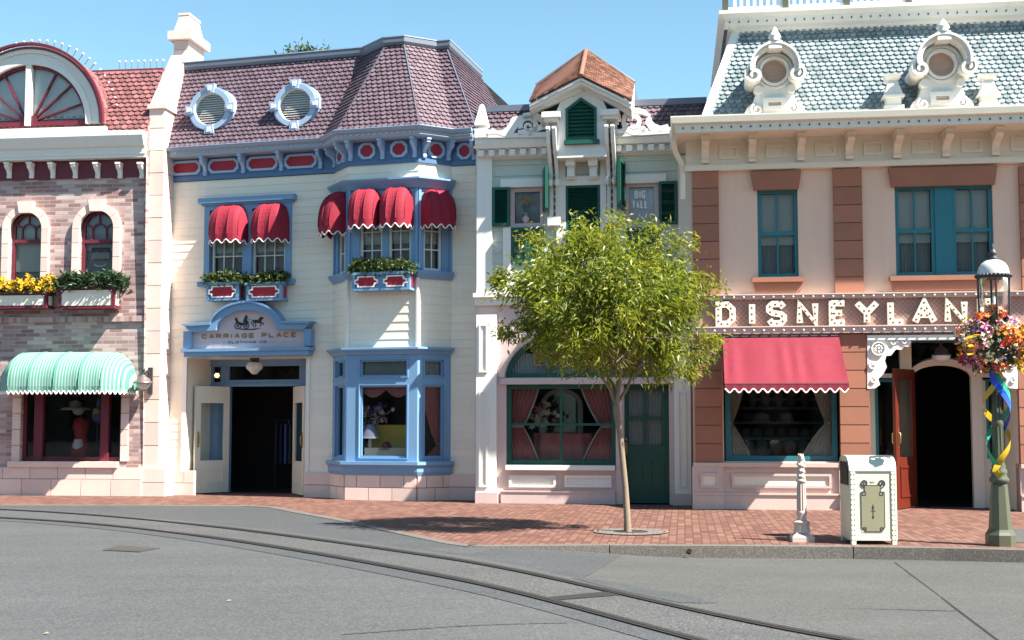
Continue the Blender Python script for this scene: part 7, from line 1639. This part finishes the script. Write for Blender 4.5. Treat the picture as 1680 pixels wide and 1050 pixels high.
Z = Frame(on_z(1642, 895, 0), rad(4)); zl = thing('street_lamp', 'olive green iron street lamp with glass lantern and white dome at the right', 'lamp', Z)
zv = lambda y: Z.v(1640, y); U = 1 / 137.0
mb = MB('lamp_green'); mb.lathe([(.0, 0), (24 * U, 0), (24 * U, zv(877)), (21 * U, zv(872)), (19 * U, zv(868))], 0, 0, 8, None, False, rad(22.5)); mb.lathe([(18.5 * U, zv(869)), (17 * U, zv(850)), (13 * U, zv(796)), (11 * U, zv(792))], 0, 0, 8, None, False, rad(22.5)); mb.build('base', zl)
mb = MB('lamp_green'); mb.lathe([(12 * U, zv(793)), (15.5 * U, zv(790)), (15.5 * U, zv(785)), (12 * U, zv(781)), (13 * U, zv(777)), (13 * U, zv(772)), (10 * U, zv(768)), (11 * U, zv(764)), (9 * U, zv(760)), (8 * U, zv(700)), (9.5 * U, zv(697)), (9.5 * U, zv(690)), (7.5 * U, zv(687)), (6.5 * U, zv(620)), (6 * U, zv(545)), (8 * U, zv(541)), (5 * U, zv(536)), (5 * U, zv(508)), (8 * U, zv(505)), (3 * U, zv(503))], 0, 0, 20)
for i in range(10): t = 2 * math.pi * i / 10; mb.tube([(8.6 * U * math.cos(t), zv(759), 8.6 * U * math.sin(t)), (6.6 * U * math.cos(t), zv(622), 6.6 * U * math.sin(t))], .010, 6)
mb.build('post', zl)
mb = MB('iron'); Rl = 26 * U
for i in range(4):
    t = math.pi / 2 * i + .15; c, s = math.cos(t), math.sin(t)
    mb.tube([(6 * U * c, zv(534), 6 * U * s), (16 * U * c, zv(530), 16 * U * s), (23 * U * c, zv(521), 23 * U * s), (24 * U * c, zv(508), 24 * U * s), (25 * U * c, zv(455), 25 * U * s)], .014, 6)
mb.lathe([(25 * U, zv(457)), (28 * U, zv(454)), (28 * U, zv(451)), (25 * U, zv(450))], 0, 0, 28)
for i in range(28): t = 2 * math.pi * i / 28; mb.ball(27.5 * U * math.cos(t), zv(453), 27.5 * U * math.sin(t), .022, .022, .022, 6)
mb.lathe([(9 * U, zv(427)), (10 * U, zv(424)), (6 * U, zv(421)), (7 * U, zv(418)), (8 * U, zv(415)), (4 * U, zv(411)), (2.5 * U, zv(408)), (3 * U, zv(405)), (.5 * U, zv(400))], 0, 0, 16); mb.build('lantern_cage', zl)
mb = MB('milk_glass'); mb.lathe([(25.5 * U, zv(451)), (25 * U, zv(445)), (23 * U, zv(438)), (19 * U, zv(432)), (13 * U, zv(428)), (7 * U, zv(426))], 0, 0, 28); mb.build('lantern_dome', zl)
mb = MB('lantern_glass'); mb.lathe([(14 * U, zv(506)), (22 * U, zv(500)), (23 * U, zv(455))], 0, 0, 28); mb.build('lantern_glass', zl)
mb = MB('toy_white'); mb.lathe([(3 * U, zv(505)), (4 * U, zv(498)), (2 * U, zv(495)), (3 * U, zv(488)), (1 * U, zv(484))], 0, 0, 10); mb.lathe([(9 * U, zv(505)), (11 * U, zv(500))], 0, 0, 12, 'brass'); mb.build('burner', zl)
# bouquet and ribbons tied to the lamp
bc = (Z.u(1632, 560, .05), zv(562), .05); bq = thing('flower_bouquet', 'big mixed bouquet of orange purple cream and red flowers tied to the street lamp', 'flowers', Z, bc)
mb = MB('leaf_dark'); pts = []
for _ in range(420):
    d = Vector((random.gauss(0, 1), random.gauss(0, 1), random.gauss(0, 1))).normalized() * random.uniform(.3, 1.05); pts.append((bc[0] + d.x * .40, bc[1] + d.y * .33, bc[2] + d.z * .36))
leaves(mb, pts, .13, ['leaf_dark', 'leaf_mid'], 0, .35); mb.build('foliage', bq, bc)
mb = MB('petal_orange'); lp_ = ['petal_orange', 'petal_purple', 'petal_cream', 'petal_red', 'petal_orange', 'petal_pink', 'petal_yellow', 'petal_red', 'petal_orange']
for _ in range(88):
    d = Vector((random.gauss(0, 1), random.gauss(0, 1), random.gauss(0, 1))).normalized(); m = random.choice(lp_); c = (bc[0] + d.x * .42, bc[1] + d.y * .34, bc[2] + d.z * .38); big = random.random() < .3
    blossoms(mb, [(c[0] + random.gauss(0, .045), c[1] + random.gauss(0, .045), c[2] + random.gauss(0, .04)) for _ in range(6 if big else 11)], .055 if big else .030, [m], (d.x, d.y, d.z))
mb.build('blossoms', bq, bc)
def ribbon(mb, pts, wid, m, wdir=None):
    P_ = [Vector(p) for p in pts]; n = len(P_); vs = []
    for i in range(n):
        r = Vector((P_[i].x, 0, P_[i].z)); r = r.normalized() if r.length > 1e-4 else Vector((0, 0, 1)); d = (P_[min(i + 1, n - 1)] - P_[max(i - 1, 0)]).normalized(); s = d.cross(r).normalized() * wid / 2; vs += [tuple(P_[i] + s), tuple(P_[i] - s)]
    mb.add(vs, [(2 * i, 2 * i + 1, 2 * i + 3, 2 * i + 2) for i in range(n - 1)], m, True)
def helix(v0, v1, a0, turns, r0, r1, n=40): return [((r0 + (r1 - r0) * math.sin(math.pi * i / n)) * math.cos(rad(a0) + 2 * math.pi * turns * i / n), v0 + (v1 - v0) * i / n, (r0 + (r1 - r0) * math.sin(math.pi * i / n)) * math.sin(rad(a0) + 2 * math.pi * turns * i / n)) for i in range(n + 1)]
for m, lab, pts in (('ribbon_yellow', 'yellow ribbon winding around the lamp post and ending in a loose tail', helix(zv(612), zv(762), 60, 1.15, .075, .17)), ('ribbon_blue', 'blue ribbon winding around the lamp post', helix(zv(608), zv(712), 150, -.55, .075, .16)), ('ribbon_green', 'green ribbon winding around the lamp post', helix(zv(606), zv(764), 130, -1.0, .075, .17))):
    mb = MB(m); ribbon(mb, pts, .075, m)
    if m == 'ribbon_yellow': e = pts[-1]; ribbon(mb, [e, (e[0] - .05, e[1] - .07, e[2] + .05), (e[0] + .02, e[1] - .14, e[2] + .04)], .075, m)
    solo('ribbon', mb, lab, 'ribbon', Z, (0, zv(690), 0), 'ribbons on the lamp post')
mb = MB('ribbon_yellow'); c = Z.q(1588, 566, .42); cvs = [(c[0] + .30, c[1] + .11, .30), (c[0] + .15, c[1] + .14, .36), (c[0], c[1] + .10, .40), (c[0] - .07, c[1], .43), (c[0] - .02, c[1] - .10, .44), (c[0] + .07, c[1] - .08, .42), (c[0] + .06, c[1] + .01, .41), (c[0] + .0, c[1] + .0, .42)]
vs = []
for p in cvs: vs += [(p[0], p[1], p[2] - .03), (p[0], p[1] - .025, p[2] + .04)]
mb.add(vs, [(2 * i, 2 * i + 1, 2 * i + 3, 2 * i + 2) for i in range(len(cvs) - 1)], None, True); solo('ribbon', mb, 'yellow ribbon curl sticking out of the left of the bouquet', 'ribbon', Z, (c[0], c[1], .4), 'ribbons on the lamp post')
mb = MB('concrete'); P_ = [on_z(x, y, 0) for x, y in ((1652, 868), (1760, 868), (1760, 893), (1668, 890))]; mb.add([(p.x, .004, -p.y) for p in P_], [(0, 1, 2, 3)]); tag(mb.build('paving_slab'), kind='structure')

# ---------------------------------------------------------------- row added behind the camera to cut sky fill and darken pane reflections
E_ = Frame((6, -34, 0), math.pi)
ob = thing('added_opposite_building', 'long brown building added out of view to block sky and darken reflections', 'building', E_)
mb = MB('brick_wall'); wins = [(-46 + 3.2 * i, -44.6 + 3.2 * i, v, v + 2.2, .2) for i in range(54) for v in (1.0, 5.2, 8.8)]
flat_wall(mb, -48, 130, 0, 12.5, wins, 0, .2, 'bark'); mb.box(-48, 130, 12.2, 12.9, -.3, .6, 'sand_trim'); mb.box(-48, 130, 0, 12.2, -10, -.25, 'room_shade'); mb.build('wall', ob)
mb = MB('purple_tile'); mb.add([(-48, 12.9, .3), (130, 12.9, .3), (128, 16, -3), (-46, 16, -3), (128, 16, -10), (-46, 16, -10)], [(0, 1, 2, 3), (3, 2, 4, 5)]); mb.build('roof', ob)
